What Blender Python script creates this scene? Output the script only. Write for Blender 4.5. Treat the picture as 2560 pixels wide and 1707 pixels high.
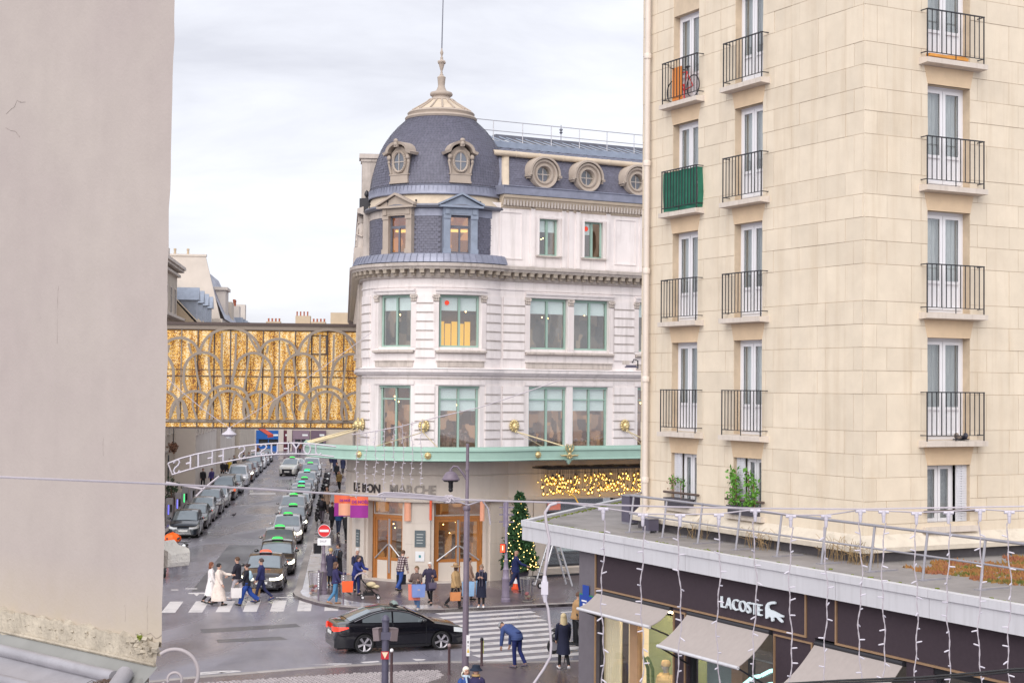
import bpy,bmesh,math,random
from mathutils import Vector,Matrix
R_=math.radians
PI=math.pi
for o in list(bpy.data.objects):
 bpy.data.objects.remove(o)
SC=bpy.context.scene
COL=SC.collection
random.seed(7)
CAM_H=9.0
FPX=3850.0
PITCH=math.atan2(970-853.5,FPX)
ROLL=0.009
cam_d=bpy.data.cameras.new('camera')
cam_d.sensor_width=36.0
cam_d.lens=36.0*FPX/2560.0
cam_d.clip_start=0.1
cam_d.clip_end=4000
cam=bpy.data.objects.new('camera',cam_d)
COL.objects.link(cam)
cam.location=(0,0,CAM_H)
cam.rotation_mode='QUATERNION'
cam.rotation_quaternion=(Matrix.Rotation(PI/2+PITCH,4,'X')@Matrix.Rotation(ROLL,4,'Z')).to_quaternion()
SC.camera=cam
W=bpy.data.worlds.new("World")
SC.world=W
W.use_nodes=True
nt=W.node_tree
nt.nodes.clear()
def N(t,typ,**kw):
 n=t.nodes.new(typ)
 for k,v in kw.items():
  setattr(n,k,v)
 return n
SUN_EL,SUN_AZ=R_(38),R_(196)
sky=N(nt,'ShaderNodeTexSky',sky_type='NISHITA',sun_disc=False)
sky.sun_elevation=SUN_EL
sky.sun_rotation=SUN_AZ
tc=N(nt,'ShaderNodeTexCoord')
mp=N(nt,'ShaderNodeMapping')
mp.inputs['Scale'].default_value=(1.6,1.6,7.0)
mp.inputs['Location'].default_value=(0.35,0.2,0.1)
n1=N(nt,'ShaderNodeTexNoise')
n1.inputs['Scale'].default_value=2.3
n1.inputs['Detail'].default_value=7
n1.inputs['Roughness'].default_value=0.55
n1.inputs['Distortion'].default_value=0.35
cr=N(nt,'ShaderNodeValToRGB')
cr.color_ramp.elements[0].position=0.34
cr.color_ramp.elements[0].color=(0.70,0.705,0.77,1)
cr.color_ramp.elements[1].position=0.60
cr.color_ramp.elements[1].color=(0.915,0.925,0.985,1)
vm=N(nt,'ShaderNodeVectorMath',operation='SCALE')
vm.inputs['Scale'].default_value=5.1
mx=N(nt,'ShaderNodeMix',data_type='RGBA')
mx.inputs['Factor'].default_value=0.95
bg=N(nt,'ShaderNodeBackground')
bg.inputs['Strength'].default_value=0.1
wo=N(nt,'ShaderNodeOutputWorld')
L=nt.links.new
L(tc.outputs['Generated'],mp.inputs['Vector'])
L(mp.outputs['Vector'],n1.inputs['Vector'])
L(n1.outputs['Fac'],cr.inputs['Fac'])
L(cr.outputs['Color'],vm.inputs[0])
L(sky.outputs['Color'],mx.inputs['A'])
L(vm.outputs['Vector'],mx.inputs['B'])
L(mx.outputs['Result'],bg.inputs['Color'])
L(bg.outputs['Background'],wo.inputs['Surface'])
sun_d=bpy.data.lights.new('sun','SUN')
sun_d.energy=1.5
sun_d.angle=R_(70)
sun_d.color=(1.0,0.955,0.90)
sun=bpy.data.objects.new('sun',sun_d)
COL.objects.link(sun)
_sd=Vector((math.sin(SUN_AZ)*math.cos(SUN_EL),math.cos(SUN_AZ)*math.cos(SUN_EL),math.sin(SUN_EL)))
sun.rotation_euler=_sd.to_track_quat('Z','Y').to_euler()
sun.location=(0,-20,60)
vs=SC.view_settings
vs.view_transform='Standard'
vs.look='None'
vs.gamma=1.0
vs.use_curve_mapping=False
vs.exposure=1.12
def ray(u,v):
 x=(u-1280)/FPX
 y=-(v-853.5)/FPX
 xr=x-ROLL*y
 yr=y+ROLL*x
 return Vector((xr,math.cos(PITCH)-yr*math.sin(PITCH),math.sin(PITCH)+yr*math.cos(PITCH)))
def on_z(u,v,z=0.0):
 d=ray(u,v)
 t=(z-CAM_H)/d.z
 return Vector((d.x*t,d.y*t,z))
def on_y(u,v,y):
 d=ray(u,v)
 t=y/d.y
 return Vector((d.x*t,y,CAM_H+d.z*t))
def on_plane(u,v,p,n):
 d=ray(u,v)
 c=Vector((0,0,CAM_H))
 t=(Vector(p)-c).dot(n)/d.dot(n)
 return c+d*t
def _p(m):
 m.use_nodes=True
 return m.node_tree,m.node_tree.nodes['Principled BSDF']
MATS={}
def mat(name,rgb,rough=0.75,var=0.12,scale=2.0,bump=0.0,bscale=30.0,metal=0.0,rand=0.0,spec=0.4,emit=None,es=0.0,dirt=0.0,dirtcol=(0.1,0.09,0.08),rvar=0.0,coat=0.0,stretch=None,streak=None):
 if name in MATS:
  return MATS[name]
 m=bpy.data.materials.new(name)
 t,b=_p(m)
 b.inputs['Roughness'].default_value=rough
 b.inputs['Metallic'].default_value=metal
 b.inputs['Specular IOR Level'].default_value=spec
 if coat:
  b.inputs['Coat Weight'].default_value=coat
  b.inputs['Coat Roughness'].default_value=0.05
 l=t.links.new
 tcn=N(t,'ShaderNodeTexCoord')
 vec=tcn.outputs['Object']
 if stretch:
  mpn=N(t,'ShaderNodeMapping')
  mpn.inputs['Scale'].default_value=stretch
  l(vec,mpn.inputs['Vector'])
  vec=mpn.outputs['Vector']
 colout=None
 if var>0 or rand>0 or dirt>0:
  nz=N(t,'ShaderNodeTexNoise')
  nz.inputs['Scale'].default_value=scale
  nz.inputs['Detail'].default_value=6
  nz.inputs['Roughness'].default_value=0.6
  l(vec,nz.inputs['Vector'])
  mr=N(t,'ShaderNodeMapRange')
  mr.inputs['From Min'].default_value=0.25
  mr.inputs['From Max'].default_value=0.75
  mr.inputs['To Min'].default_value=1-var
  mr.inputs['To Max'].default_value=1+var
  l(nz.outputs['Fac'],mr.inputs['Value'])
  val=mr.outputs['Result']
  if rand>0:
   oi=N(t,'ShaderNodeObjectInfo')
   m2=N(t,'ShaderNodeMapRange')
   m2.inputs['To Min'].default_value=1-rand
   m2.inputs['To Max'].default_value=1+rand
   l(oi.outputs['Random'],m2.inputs['Value'])
   mm=N(t,'ShaderNodeMath',operation='MULTIPLY')
   l(val,mm.inputs[0]);l(m2.outputs['Result'],mm.inputs[1])
   val=mm.outputs['Value']
  sc=N(t,'ShaderNodeVectorMath',operation='SCALE')
  sc.inputs[0].default_value=rgb
  l(val,sc.inputs['Scale'])
  colout=sc.outputs['Vector']
  if dirt>0:
   nd=N(t,'ShaderNodeTexNoise')
   nd.inputs['Scale'].default_value=scale*0.45
   nd.inputs['Detail'].default_value=9
   nd.inputs['Roughness'].default_value=0.7
   l(vec,nd.inputs['Vector'])
   rd=N(t,'ShaderNodeMapRange')
   rd.inputs['From Min'].default_value=0.52
   rd.inputs['From Max'].default_value=0.72
   rd.inputs['To Max'].default_value=dirt
   l(nd.outputs['Fac'],rd.inputs['Value'])
   mxd=N(t,'ShaderNodeMix',data_type='RGBA')
   l(rd.outputs['Result'],mxd.inputs['Factor'])
   l(colout,mxd.inputs['A'])
   mxd.inputs['B'].default_value=(*dirtcol,1)
   colout=mxd.outputs['Result']
  if streak:
   ms=N(t,'ShaderNodeMapping');ms.inputs['Scale'].default_value=(streak[2],streak[2],streak[2]*0.07)
   l(tcn.outputs['Object'],ms.inputs['Vector'])
   n4=N(t,'ShaderNodeTexNoise');n4.inputs['Scale'].default_value=1.0;n4.inputs['Detail'].default_value=5;n4.inputs['Roughness'].default_value=0.65
   l(ms.outputs['Vector'],n4.inputs['Vector'])
   r4=N(t,'ShaderNodeMapRange');r4.inputs['From Min'].default_value=0.5;r4.inputs['From Max'].default_value=0.78;r4.inputs['To Max'].default_value=streak[0]
   l(n4.outputs['Fac'],r4.inputs['Value'])
   x4=N(t,'ShaderNodeMix',data_type='RGBA');l(r4.outputs['Result'],x4.inputs['Factor']);l(colout,x4.inputs['A']);x4.inputs['B'].default_value=(*streak[1],1)
   colout=x4.outputs['Result']
  l(colout,b.inputs['Base Color'])
 else:
  b.inputs['Base Color'].default_value=(*rgb,1)
 if rvar>0:
  nr=N(t,'ShaderNodeTexNoise')
  nr.inputs['Scale'].default_value=scale*0.7
  nr.inputs['Detail'].default_value=5
  l(vec,nr.inputs['Vector'])
  rr=N(t,'ShaderNodeMapRange')
  rr.inputs['From Min'].default_value=0.35
  rr.inputs['From Max'].default_value=0.65
  rr.inputs['To Min'].default_value=max(0.03,rough-rvar)
  rr.inputs['To Max'].default_value=min(1,rough+rvar)
  l(nr.outputs['Fac'],rr.inputs['Value'])
  l(rr.outputs['Result'],b.inputs['Roughness'])
 if bump>0:
  nb=N(t,'ShaderNodeTexNoise')
  nb.inputs['Scale'].default_value=bscale
  nb.inputs['Detail'].default_value=5
  l(tcn.outputs['Object'],nb.inputs['Vector'])
  bp=N(t,'ShaderNodeBump')
  bp.inputs['Strength'].default_value=bump
  bp.inputs['Distance'].default_value=0.02
  l(nb.outputs['Fac'],bp.inputs['Height'])
  l(bp.outputs['Normal'],b.inputs['Normal'])
 if emit:
  b.inputs['Emission Color'].default_value=(*emit,1)
  b.inputs['Emission Strength'].default_value=es
 MATS[name]=m
 return m
def glass_mat(name,tint=(0.75,0.8,0.8),refl=0.12,rough=0.02):
 if name in MATS:
  return MATS[name]
 m=bpy.data.materials.new(name)
 m.use_nodes=True
 t=m.node_tree
 t.nodes.clear()
 tr=N(t,'ShaderNodeBsdfTransparent');tr.inputs['Color'].default_value=(*tint,1)
 gl=N(t,'ShaderNodeBsdfGlossy');gl.inputs['Roughness'].default_value=rough
 gl.inputs['Color'].default_value=(0.95,0.97,1,1)
 lw=N(t,'ShaderNodeLayerWeight');lw.inputs['Blend'].default_value=0.5
 pw_=N(t,'ShaderNodeMath',operation='POWER');pw_.inputs[1].default_value=4.0
 ad=N(t,'ShaderNodeMath',operation='ADD');ad.inputs[1].default_value=refl;ad.use_clamp=True
 ms=N(t,'ShaderNodeMixShader')
 out=N(t,'ShaderNodeOutputMaterial')
 l=t.links.new
 l(lw.outputs['Facing'],pw_.inputs[0]);l(pw_.outputs['Value'],ad.inputs[0]);l(ad.outputs['Value'],ms.inputs['Fac'])
 l(tr.outputs['BSDF'],ms.inputs[1]);l(gl.outputs['BSDF'],ms.inputs[2])
 l(ms.outputs['Shader'],out.inputs['Surface'])
 MATS[name]=m
 return m
def emit_mat(name,rgb,s):
 if name in MATS:
  return MATS[name]
 m=bpy.data.materials.new(name)
 t,b=_p(m)
 b.inputs['Base Color'].default_value=(*[min(0.8,c*0.6)for c in rgb],1)
 b.inputs['Emission Color'].default_value=(*rgb,1)
 b.inputs['Emission Strength'].default_value=s
 MATS[name]=m
 return m
class MB:
 def __init__(s):
  s.v=[];s.f=[];s.mi=[];s.cur=0;s.M=None
 def add(s,vs,fs):
  o=len(s.v)
  if s.M is not None:
   vs=[s.M@Vector(p)for p in vs]
  s.v.extend([tuple(p)for p in vs])
  for f in fs:
   s.f.append(tuple(i+o for i in f));s.mi.append(s.cur)
  return s
 def box(s,a,b):
  (x0,y0,z0),(x1,y1,z1)=a,b
  return s.add([(x0,y0,z0),(x1,y0,z0),(x1,y1,z0),(x0,y1,z0),(x0,y0,z1),(x1,y0,z1),(x1,y1,z1),(x0,y1,z1)],[(0,3,2,1),(4,5,6,7),(0,1,5,4),(1,2,6,5),(2,3,7,6),(3,0,4,7)])
 def cbox(s,c,d,rz=0.0,rx=0.0,ry=0.0):
  m=Matrix.Translation(c)@Matrix.Rotation(rz,4,'Z')@Matrix.Rotation(rx,4,'X')@Matrix.Rotation(ry,4,'Y')
  x,y,z=d[0]/2,d[1]/2,d[2]/2
  return s.add([m@Vector(p)for p in((-x,-y,-z),(x,-y,-z),(x,y,-z),(-x,y,-z),(-x,-y,z),(x,-y,z),(x,y,z),(-x,y,z))],[(0,3,2,1),(4,5,6,7),(0,1,5,4),(1,2,6,5),(2,3,7,6),(3,0,4,7)])
 def poly(s,pts):
  return s.add(pts,[tuple(range(len(pts)))])
 def prism(s,xy,z0,z1):
  n=len(xy)
  a=sum(xy[i][0]*xy[(i+1)%n][1]-xy[(i+1)%n][0]*xy[i][1]for i in range(n))
  if a<0:
   xy=xy[::-1]
  vs=[(x,y,z0)for x,y in xy]+[(x,y,z1)for x,y in xy]
  fs=[tuple(range(n-1,-1,-1)),tuple(range(n,2*n))]
  fs+=[(i,(i+1)%n,n+(i+1)%n,n+i)for i in range(n)]
  return s.add(vs,fs)
 def grid(s,rows,closeu=False,closev=False):
  nr,nc=len(rows),len(rows[0])
  vs=[p for r in rows for p in r]
  fs=[]
  for i in range(nr if closev else nr-1):
   for j in range(nc if closeu else nc-1):
    fs.append((i*nc+j,i*nc+(j+1)%nc,((i+1)%nr)*nc+(j+1)%nc,((i+1)%nr)*nc+j))
  return s.add(vs,fs)
 def lathe(s,prof,n=24,c=(0,0),a0=0.0,a1=2*PI,z=0.0,cap=True):
  full=abs(a1-a0-2*PI)<1e-6
  k=n if full else n+1
  rows=[]
  for r,h in prof:
   rows.append([(c[0]+r*math.cos(a0+(a1-a0)*i/n),c[1]+r*math.sin(a0+(a1-a0)*i/n),z+h)for i in range(k)])
  s.grid(rows,closeu=full)
  if cap and full:
   for r,rev in((0,True),(len(rows)-1,False)):
    if prof[r][0]>1e-4:
     s.add(rows[r][::-1]if rev else rows[r],[tuple(range(k))])
  return s
 def tube(s,pts,r,n=6,cap=True,flat=None):
  pts=[Vector(p)for p in pts]
  rr=r if isinstance(r,(list,tuple))else[r]*len(pts)
  rows=[]
  up=None
  for i,p in enumerate(pts):
   d=(pts[min(i+1,len(pts)-1)]-pts[max(i-1,0)])
   if d.length<1e-9:
    d=Vector((0,0,1))
   d.normalize()
   if up is None:
    up=Vector((0,0,1))if abs(d.z)<0.9 else Vector((1,0,0))
   a=d.cross(up)
   if a.length<1e-6:
    a=d.orthogonal()
   a.normalize()
   b=a.cross(d).normalized()
   up=b
   fx,fy=flat if flat else(1,1)
   rows.append([p+a*(rr[i]*fx*math.cos(2*PI*k/n))+b*(rr[i]*fy*math.sin(2*PI*k/n))for k in range(n)])
  s.grid(rows,closeu=True)
  if cap:
   s.add(rows[0][::-1],[tuple(range(n))])
   s.add(rows[-1],[tuple(range(n))])
  return s
 def ball(s,c,r,nu=10,nv=7,rot=None):
  if not isinstance(r,(tuple,list)):
   r=(r,r,r)
  rows=[]
  for i in range(nv+1):
   th=-PI/2+PI*i/nv
   row=[]
   for j in range(nu):
    ph=2*PI*j/nu
    p=Vector((r[0]*math.cos(th)*math.cos(ph),r[1]*math.cos(th)*math.sin(ph),r[2]*math.sin(th)))
    if rot is not None:
     p=rot@p
    row.append(p+Vector(c))
   rows.append(row)
  return s.grid(rows,closeu=True)
 def mesh(s,name,mats=None,smooth=None,merge=False):
  me=bpy.data.meshes.new(name)
  me.from_pydata(s.v,[],s.f)
  if merge:
   bm=bmesh.new();bm.from_mesh(me)
   bmesh.ops.remove_doubles(bm,verts=bm.verts,dist=1e-4)
   bmesh.ops.recalc_face_normals(bm,faces=bm.faces)
   bm.to_mesh(me);bm.free()
  if mats:
   for m in(mats if isinstance(mats,(list,tuple))else[mats]):
    me.materials.append(m)
  if not merge and s.mi and max(s.mi)>0:
   me.polygons.foreach_set('material_index',s.mi)
  if smooth is not None:
   me.shade_smooth()
   me.set_sharp_from_angle(angle=R_(smooth))
  return me
 def build(s,name,mats,parent=None,smooth=None,merge=False,**tags):
  return ob(name,s.mesh(name,mats,smooth,merge),parent,**tags)
def ob(name,me,parent=None,loc=None,rz=None,**tags):
 o=bpy.data.objects.new(name,me)
 COL.objects.link(o)
 if parent is not None:
  o.parent=parent
 if loc is not None:
  o.location=loc
 if rz is not None:
  o.rotation_euler=(0,0,rz)
 for k,v in tags.items():
  o[k]=v
 return o
def thing(name,label,category,loc=(0,0,0),rz=0.0,group=None):
 o=bpy.data.objects.new(name,None)
 COL.objects.link(o)
 o.empty_display_size=0.2
 o.location=loc
 o.rotation_euler=(0,0,rz)
 o['label']=label
 o['category']=category
 if group:
  o['group']=group
 return o
KIDS={}
def copy_tree(o,label=None,group=None,loc=None,rz=None):
 kids={}
 for x in COL.objects:
  if x.parent:
   kids.setdefault(x.parent,[]).append(x)
 def rec(a,par):
  c=a.copy()
  COL.objects.link(c)
  if par is not None:
   c.parent=par
  for k in kids.get(a,[]):
   rec(k,c)
  return c
 r=rec(o,None)
 if label:r['label']=label
 if group:r['group']=group
 if loc is not None:r.location=loc
 if rz is not None:r.rotation_euler=(0,0,rz)
 return r
def bezier(p0,p1,p2,n=12):
 return[Vector(p0)*(1-t)**2+Vector(p1)*2*t*(1-t)+Vector(p2)*t*t for t in[i/n for i in range(n+1)]]
def sag(p0,p1,drop,n=16):
 p0,p1=Vector(p0),Vector(p1)
 return[p0.lerp(p1,i/n)-Vector((0,0,drop*4*(i/n)*(1-i/n)))for i in range(n+1)]
def room(x0,x1,y0,y1,z0,z1):
 a=[(x0,y0,z0),(x1,y0,z0),(x1,y1,z0),(x0,y1,z0),(x0,y0,z1),(x1,y0,z1),(x1,y1,z1),(x0,y1,z1)]
 return MB().add(a,[(0,1,2,3),(7,6,5,4),(1,5,6,2),(2,6,7,3),(3,7,4,0)])
_FONT={}
def text_mesh(txt,size,depth,bold=0.0):
 0
 cu=bpy.data.curves.new('lettering','FONT')
 cu.body=txt
 cu.size=size
 cu.extrude=depth
 cu.offset=bold
 cu.resolution_u=3
 to=bpy.data.objects.new('lettering',cu)
 COL.objects.link(to)
 dg=bpy.context.evaluated_depsgraph_get()
 me=bpy.data.meshes.new_from_object(to.evaluated_get(dg))
 COL.objects.unlink(to)
 bpy.data.objects.remove(to)
 for v in me.vertices:
  x,y,z=v.co
  v.co=(x,-z,y)
 return me
ANG=R_(27.77)
BDIR=Vector((math.cos(ANG),math.sin(ANG),0))
ADIR=Vector((-math.sin(ANG),math.cos(ANG),0))
m_white=mat('painted_stone',(0.77,0.71,0.70),0.8,0.05,1.3,streak=(0.55,(0.42,0.38,0.35),3.0),bump=0.15,bscale=14,rand=0.03,dirt=0.42,dirtcol=(0.53,0.47,0.46))
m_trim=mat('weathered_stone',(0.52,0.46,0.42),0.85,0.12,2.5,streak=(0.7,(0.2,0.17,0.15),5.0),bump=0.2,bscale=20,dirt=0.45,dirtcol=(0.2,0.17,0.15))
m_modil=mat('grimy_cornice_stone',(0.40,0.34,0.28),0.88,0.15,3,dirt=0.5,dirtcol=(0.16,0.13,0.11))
m_base=mat('beige_base_stone',(0.62,0.55,0.49),0.7,0.05,0.8,streak=(0.35,(0.4,0.33,0.28),2.5),bump=0.08,bscale=10,rand=0.03,dirt=0.15,dirtcol=(0.38,0.32,0.27))
m_slate=mat('slate',(0.128,0.127,0.172),0.5,0.25,6,rand=0.0,bump=0.3,bscale=25,dirt=0.35,dirtcol=(0.085,0.08,0.1))
m_slate2=mat('slate_bed',(0.1,0.098,0.125),0.6,0.2,6)
m_zinc=mat('zinc_sheet',(0.24,0.25,0.32),0.42,0.18,2.2,metal=0.35,dirt=0.5,dirtcol=(0.17,0.165,0.2),rvar=0.12)
m_zincd=mat('dark_zinc',(0.16,0.165,0.2),0.45,0.2,3,metal=0.3)
m_cream=mat('cream_moulding_paint',(0.55,0.46,0.36),0.7,0.1,2,dirt=0.4,dirtcol=(0.3,0.22,0.16))
m_dormer=mat('dormer_stone',(0.40,0.335,0.285),0.8,0.1,3,bump=0.2,dirt=0.4,dirtcol=(0.22,0.18,0.15))
m_bluez=mat('blue_grey_zinc',(0.27,0.31,0.39),0.5,0.15,3,metal=0.2,dirt=0.3,dirtcol=(0.16,0.18,0.22))
m_green=mat('sage_green_paint',(0.30,0.43,0.37),0.45,0.06,2,dirt=0.15,dirtcol=(0.2,0.27,0.23))
m_canopyg=mat('canopy_green_paint',(0.34,0.50,0.43),0.5,0.06,1.5,dirt=0.3,dirtcol=(0.27,0.37,0.32))
m_gold=mat('gilded_metal',(0.60,0.48,0.25),0.38,0.2,8,metal=0.6)
m_rod=mat('pale_gilded_rod',(0.62,0.52,0.33),0.4,0.1,4,metal=0.4)
m_wood=mat('varnished_oak',(0.42,0.165,0.045),0.35,0.2,5,stretch=(6,6,0.6),coat=0.3)
m_dark=mat('dark_metal',(0.028,0.027,0.033),0.4,0.1,6)
m_black=mat('black_shade',(0.012,0.012,0.015),0.6,0,1)  # near-black colour standing in for shade inside recesses
m_pole=mat('aubergine_pole_paint',(0.17,0.135,0.175),0.4,0.15,5)
m_steel=mat('galvanised_steel',(0.46,0.455,0.48),0.4,0.12,6,metal=0.5)
m_glass=glass_mat('window_glass',(0.93,0.96,0.95),0.12)
m_dglass=glass_mat('tinted_glass',(0.35,0.38,0.38),0.12)
m_blind=mat('roller_blind',(0.80,0.83,0.83),0.8,0.03,2)
m_pvc=mat('white_window_frame',(0.78,0.77,0.80),0.35,0.03,2)
m_red=mat('red_sticker',(0.75,0.06,0.03),0.5,0,1,emit=(0.8,0.08,0.03),es=0.15)
m_warm=emit_mat('warm_lamp',(1.0,0.62,0.22),5.0)
m_warms=emit_mat('amber_lamp_glow',(1.0,0.55,0.12),0.7)
m_bulb=emit_mat('golden_bulb',(1.0,0.66,0.22),2.6)
m_wire=mat('white_cable',(0.46,0.42,0.46),0.5,0.05,10)
m_led=mat('white_led_cap',(0.56,0.53,0.60),0.35,0.0,10)
def interior_mat(name,base,warm,strength,scale,lo=0.45,hi=0.62,seed=0.0,zscale=1.0):  # lamplight in the rooms put into the walls as patchy glow
 0
 if name in MATS:
  return MATS[name]
 m=bpy.data.materials.new(name)
 t,b=_p(m)
 l=t.links.new
 b.inputs['Base Color'].default_value=(*base,1)
 b.inputs['Roughness'].default_value=0.9
 tcn=N(t,'ShaderNodeTexCoord')
 oi=N(t,'ShaderNodeObjectInfo')
 ad=N(t,'ShaderNodeVectorMath',operation='ADD')
 l(tcn.outputs['Object'],ad.inputs[0])
 sc=N(t,'ShaderNodeVectorMath',operation='SCALE');sc.inputs[0].default_value=(13,7,5)
 l(oi.outputs['Random'],sc.inputs['Scale'])
 l(sc.outputs['Vector'],ad.inputs[1])
 mpn=N(t,'ShaderNodeMapping');mpn.inputs['Scale'].default_value=(1,1,zscale)
 l(ad.outputs['Vector'],mpn.inputs['Vector'])
 v=N(t,'ShaderNodeTexVoronoi',feature='F1',distance='CHEBYCHEV');v.inputs['Scale'].default_value=scale
 l(mpn.outputs['Vector'],v.inputs['Vector'])
 sp=N(t,'ShaderNodeSeparateColor')
 l(v.outputs['Color'],sp.inputs['Color'])
 mr=N(t,'ShaderNodeMapRange')
 mr.inputs['From Min'].default_value=lo;mr.inputs['From Max'].default_value=hi
 mr.inputs['To Min'].default_value=0.04;mr.inputs['To Max'].default_value=strength
 l(sp.outputs['Red'],mr.inputs['Value'])
 hue=N(t,'ShaderNodeMix',data_type='RGBA')
 hue.inputs['A'].default_value=(*warm,1)
 hue.inputs['B'].default_value=(warm[0]*0.6,warm[1]*0.7,warm[2]*0.9,1)
 l(sp.outputs['Green'],hue.inputs['Factor'])
 l(hue.outputs['Result'],b.inputs['Emission Color'])
 l(mr.outputs['Result'],b.inputs['Emission Strength'])
 l(hue.outputs['Result'],b.inputs['Base Color'])
 MATS[name]=m
 return m
m_int=interior_mat('shop_interior',(0.12,0.08,0.06),(0.40,0.21,0.11),0.5,2.2,0.5,0.95,zscale=0.8)
m_int2=interior_mat('golden_interior',(0.2,0.12,0.05),(1.0,0.58,0.10),0.55,2.2,0.15,0.9,zscale=0.35)
m_intd=interior_mat('dim_interior',(0.08,0.07,0.07),(0.28,0.19,0.13),0.38,2.0,0.55,0.95,zscale=0.6)
m_flat=interior_mat('flat_interior',(0.1,0.1,0.1),(0.16,0.15,0.16),0.2,1.0,0.5,0.95,zscale=0.5)
#  corner department store
SX,SY=-3.55,74.6
store=thing('department_store','white corner department store with slate dome, rounded tower and green canopy level','building',(SX,SY,0),ANG)
TR=3.7
A_CR=R_(-63.9)
QL=Vector((TR*math.cos(A_CR),TR*math.sin(A_CR)))
S_T=-TR*R_(201.6-63.9)
SDIR=Vector((0.368,0.930)).normalized()
def pth(s,off=0.0,rr=TR):
 0
 if s>=1e-4:
  return Vector((QL.x+s,QL.y-off))
 if s>-1e-4:
  n1=Vector((math.cos(A_CR),math.sin(A_CR)));n2=Vector((0,-1))
  n=(n1+n2).normalized()
  return QL+n*(off/max(0.5,n.dot(n2)))
 if s>=S_T:
  a=A_CR+s/TR
  return Vector((math.cos(a),math.sin(a)))*(TR+off)
 a=A_CR+S_T/TR
 n=Vector((math.cos(a),math.sin(a)))
 return n*(TR+off)+SDIR*(S_T-s)
def srange(s0,s1,step=0.3):
 pts=[s0]
 for brk in(S_T,0.0):
  pass
 marks=sorted([s0,s1]+[b for b in(S_T,0.0)if s0<b<s1])
 out=[]
 for a,b in zip(marks[:-1],marks[1:]):
  curved=a>=S_T-1e-6 and b<=1e-6
  n=max(1,int(math.ceil((b-a)/step)))if curved else 1
  out+=[a+(b-a)*i/n for i in range(n)]
 return out+[s1]
def seg(mb,s0,s1,o0,o1,z0,z1,step=0.3):
 ss=srange(s0,s1,step)
 rows=[]
 for s in ss:
  a,b=pth(s,o0),pth(s,o1)
  rows.append([(b.x,b.y,z0),(b.x,b.y,z1),(a.x,a.y,z1),(a.x,a.y,z0)])
 mb.grid(rows,closeu=True)
 mb.poly(rows[0]);mb.poly(rows[-1][::-1])
 return mb
def sweep(mb,s0,s1,prof,step=0.3,caps=True):
 ss=srange(s0,s1,step)
 rows=[]
 for s in ss:
  rows.append([(*pth(s,o),z)for o,z in prof])
 mb.grid(rows,closeu=True)
 if caps:
  mb.poly(rows[0]);mb.poly(rows[-1][::-1])
 return mb
def at_s(s,off,z,extra=0.0):
 0
 p=pth(s,off)
 q=pth(s+0.02,off);q0=pth(s-0.02,off)
 d=(q-q0).normalized()
 return Matrix.Translation((p.x,p.y,z))@Matrix.Rotation(math.atan2(d.y,d.x),4,'Z')
S_END=15.0
WINS=[(-6.46,-4.60),(-3.30,-1.26),(1.56,3.63),(3.97,5.95),(7.66,9.7),(10.05,12.1)]
def wall_with_holes(name,z0,z1,holes,o0,o1,m,s0=S_T,s1=S_END):
 mb=MB()
 cur=s0
 for(a,b,h0,h1)in holes:
  seg(mb,cur,a,o0,o1,z0,z1)
  if h0>z0+1e-3:seg(mb,a,b,o0,o1,z0,h0)
  if h1<z1-1e-3:seg(mb,a,b,o0,o1,h1,z1)
  cur=b
 seg(mb,cur,s1,o0,o1,z0,z1)
 return mb.build(name,m,store)
F1=(6.12,9.08);F2=(10.86,13.28)
wall_with_holes('wall',5.75,9.62,[(a,b,*F1)for a,b in WINS],-0.4,0,m_white)
wall_with_holes('wall',9.62,14.1,[(a,b,*F2)for a,b in WINS],-0.4,0,m_white)
PIERS=[(-8.45,-7.2),(-4.38,-3.47),(-0.98,-0.03),(0.14,1.28),(6.25,7.45),(12.4,13.6)]
def blocks(z0,z1,n):
 h=(z1-z0)/n
 for(a,b)in PIERS:
  for i in range(n):
   seg(MB(),a,b,-0.05,0.07,z0+i*h+0.03,z0+(i+1)*h-0.012).build('stone_block',m_white,store)
   if i:seg(MB(),a,b,-0.05,0.085,z0+i*h-0.03,z0+i*h-0.004).build('joint_lip',m_trim,store)
blocks(6.2,9.1,7)
blocks(10.35,13.3,7)
def capital(s,z,w=0.34):
 M=at_s(s,0.05,z)
 mb=MB();mb.M=M
 mb.box((-w/2-0.03,-0.07,0.27),(w/2+0.03,0.05,0.33))
 mb.box((-w/2,-0.045,0),(w/2,0.05,0.27))
 for k in range(3):
  x=-w/2+w*(k+0.5)/3
  mb.ball((x,-0.055,0.07),(0.05,0.04,0.07),6,4)
  mb.ball((x,-0.065,0.18),(0.055,0.05,0.06),6,4)
 for sx in(-1,1):
  mb.ball((sx*w/2,-0.06,0.23),(0.06,0.06,0.06),6,4)
 mb.build('capital',m_trim,store,smooth=50)
def pilaster(s,w,z0,z1):
 mb=MB();mb.M=at_s(s,0.0,0)
 mb.box((-w/2,-0.07,z0),(w/2,0.0,z1))
 for k in range(5):
  x=-w/2+w*(k+0.5)/5
  mb.box((x-w*0.06,-0.09,z0+0.15),(x+w*0.06,-0.07,z1-0.08))
 mb.build('pilaster',m_white,store)
for i,(a,b)in enumerate(WINS):
 for s in((a-0.13,),(b+0.13,)):
  if i in(3,5)and s[0]<a:continue
  pilaster(s[0]+(0.04 if i in(2,4)and s[0]>b else 0),0.26 if not(i in(2,4)and s[0]>b)else 0.34,10.7,12.95)
  capital(s[0]+(0.04 if i in(2,4)and s[0]>b else 0),12.95,0.28)
GROUPS=[(-6.75,-4.45),(-3.42,-1.02),(1.34,6.2),(7.5,12.35)]
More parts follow.
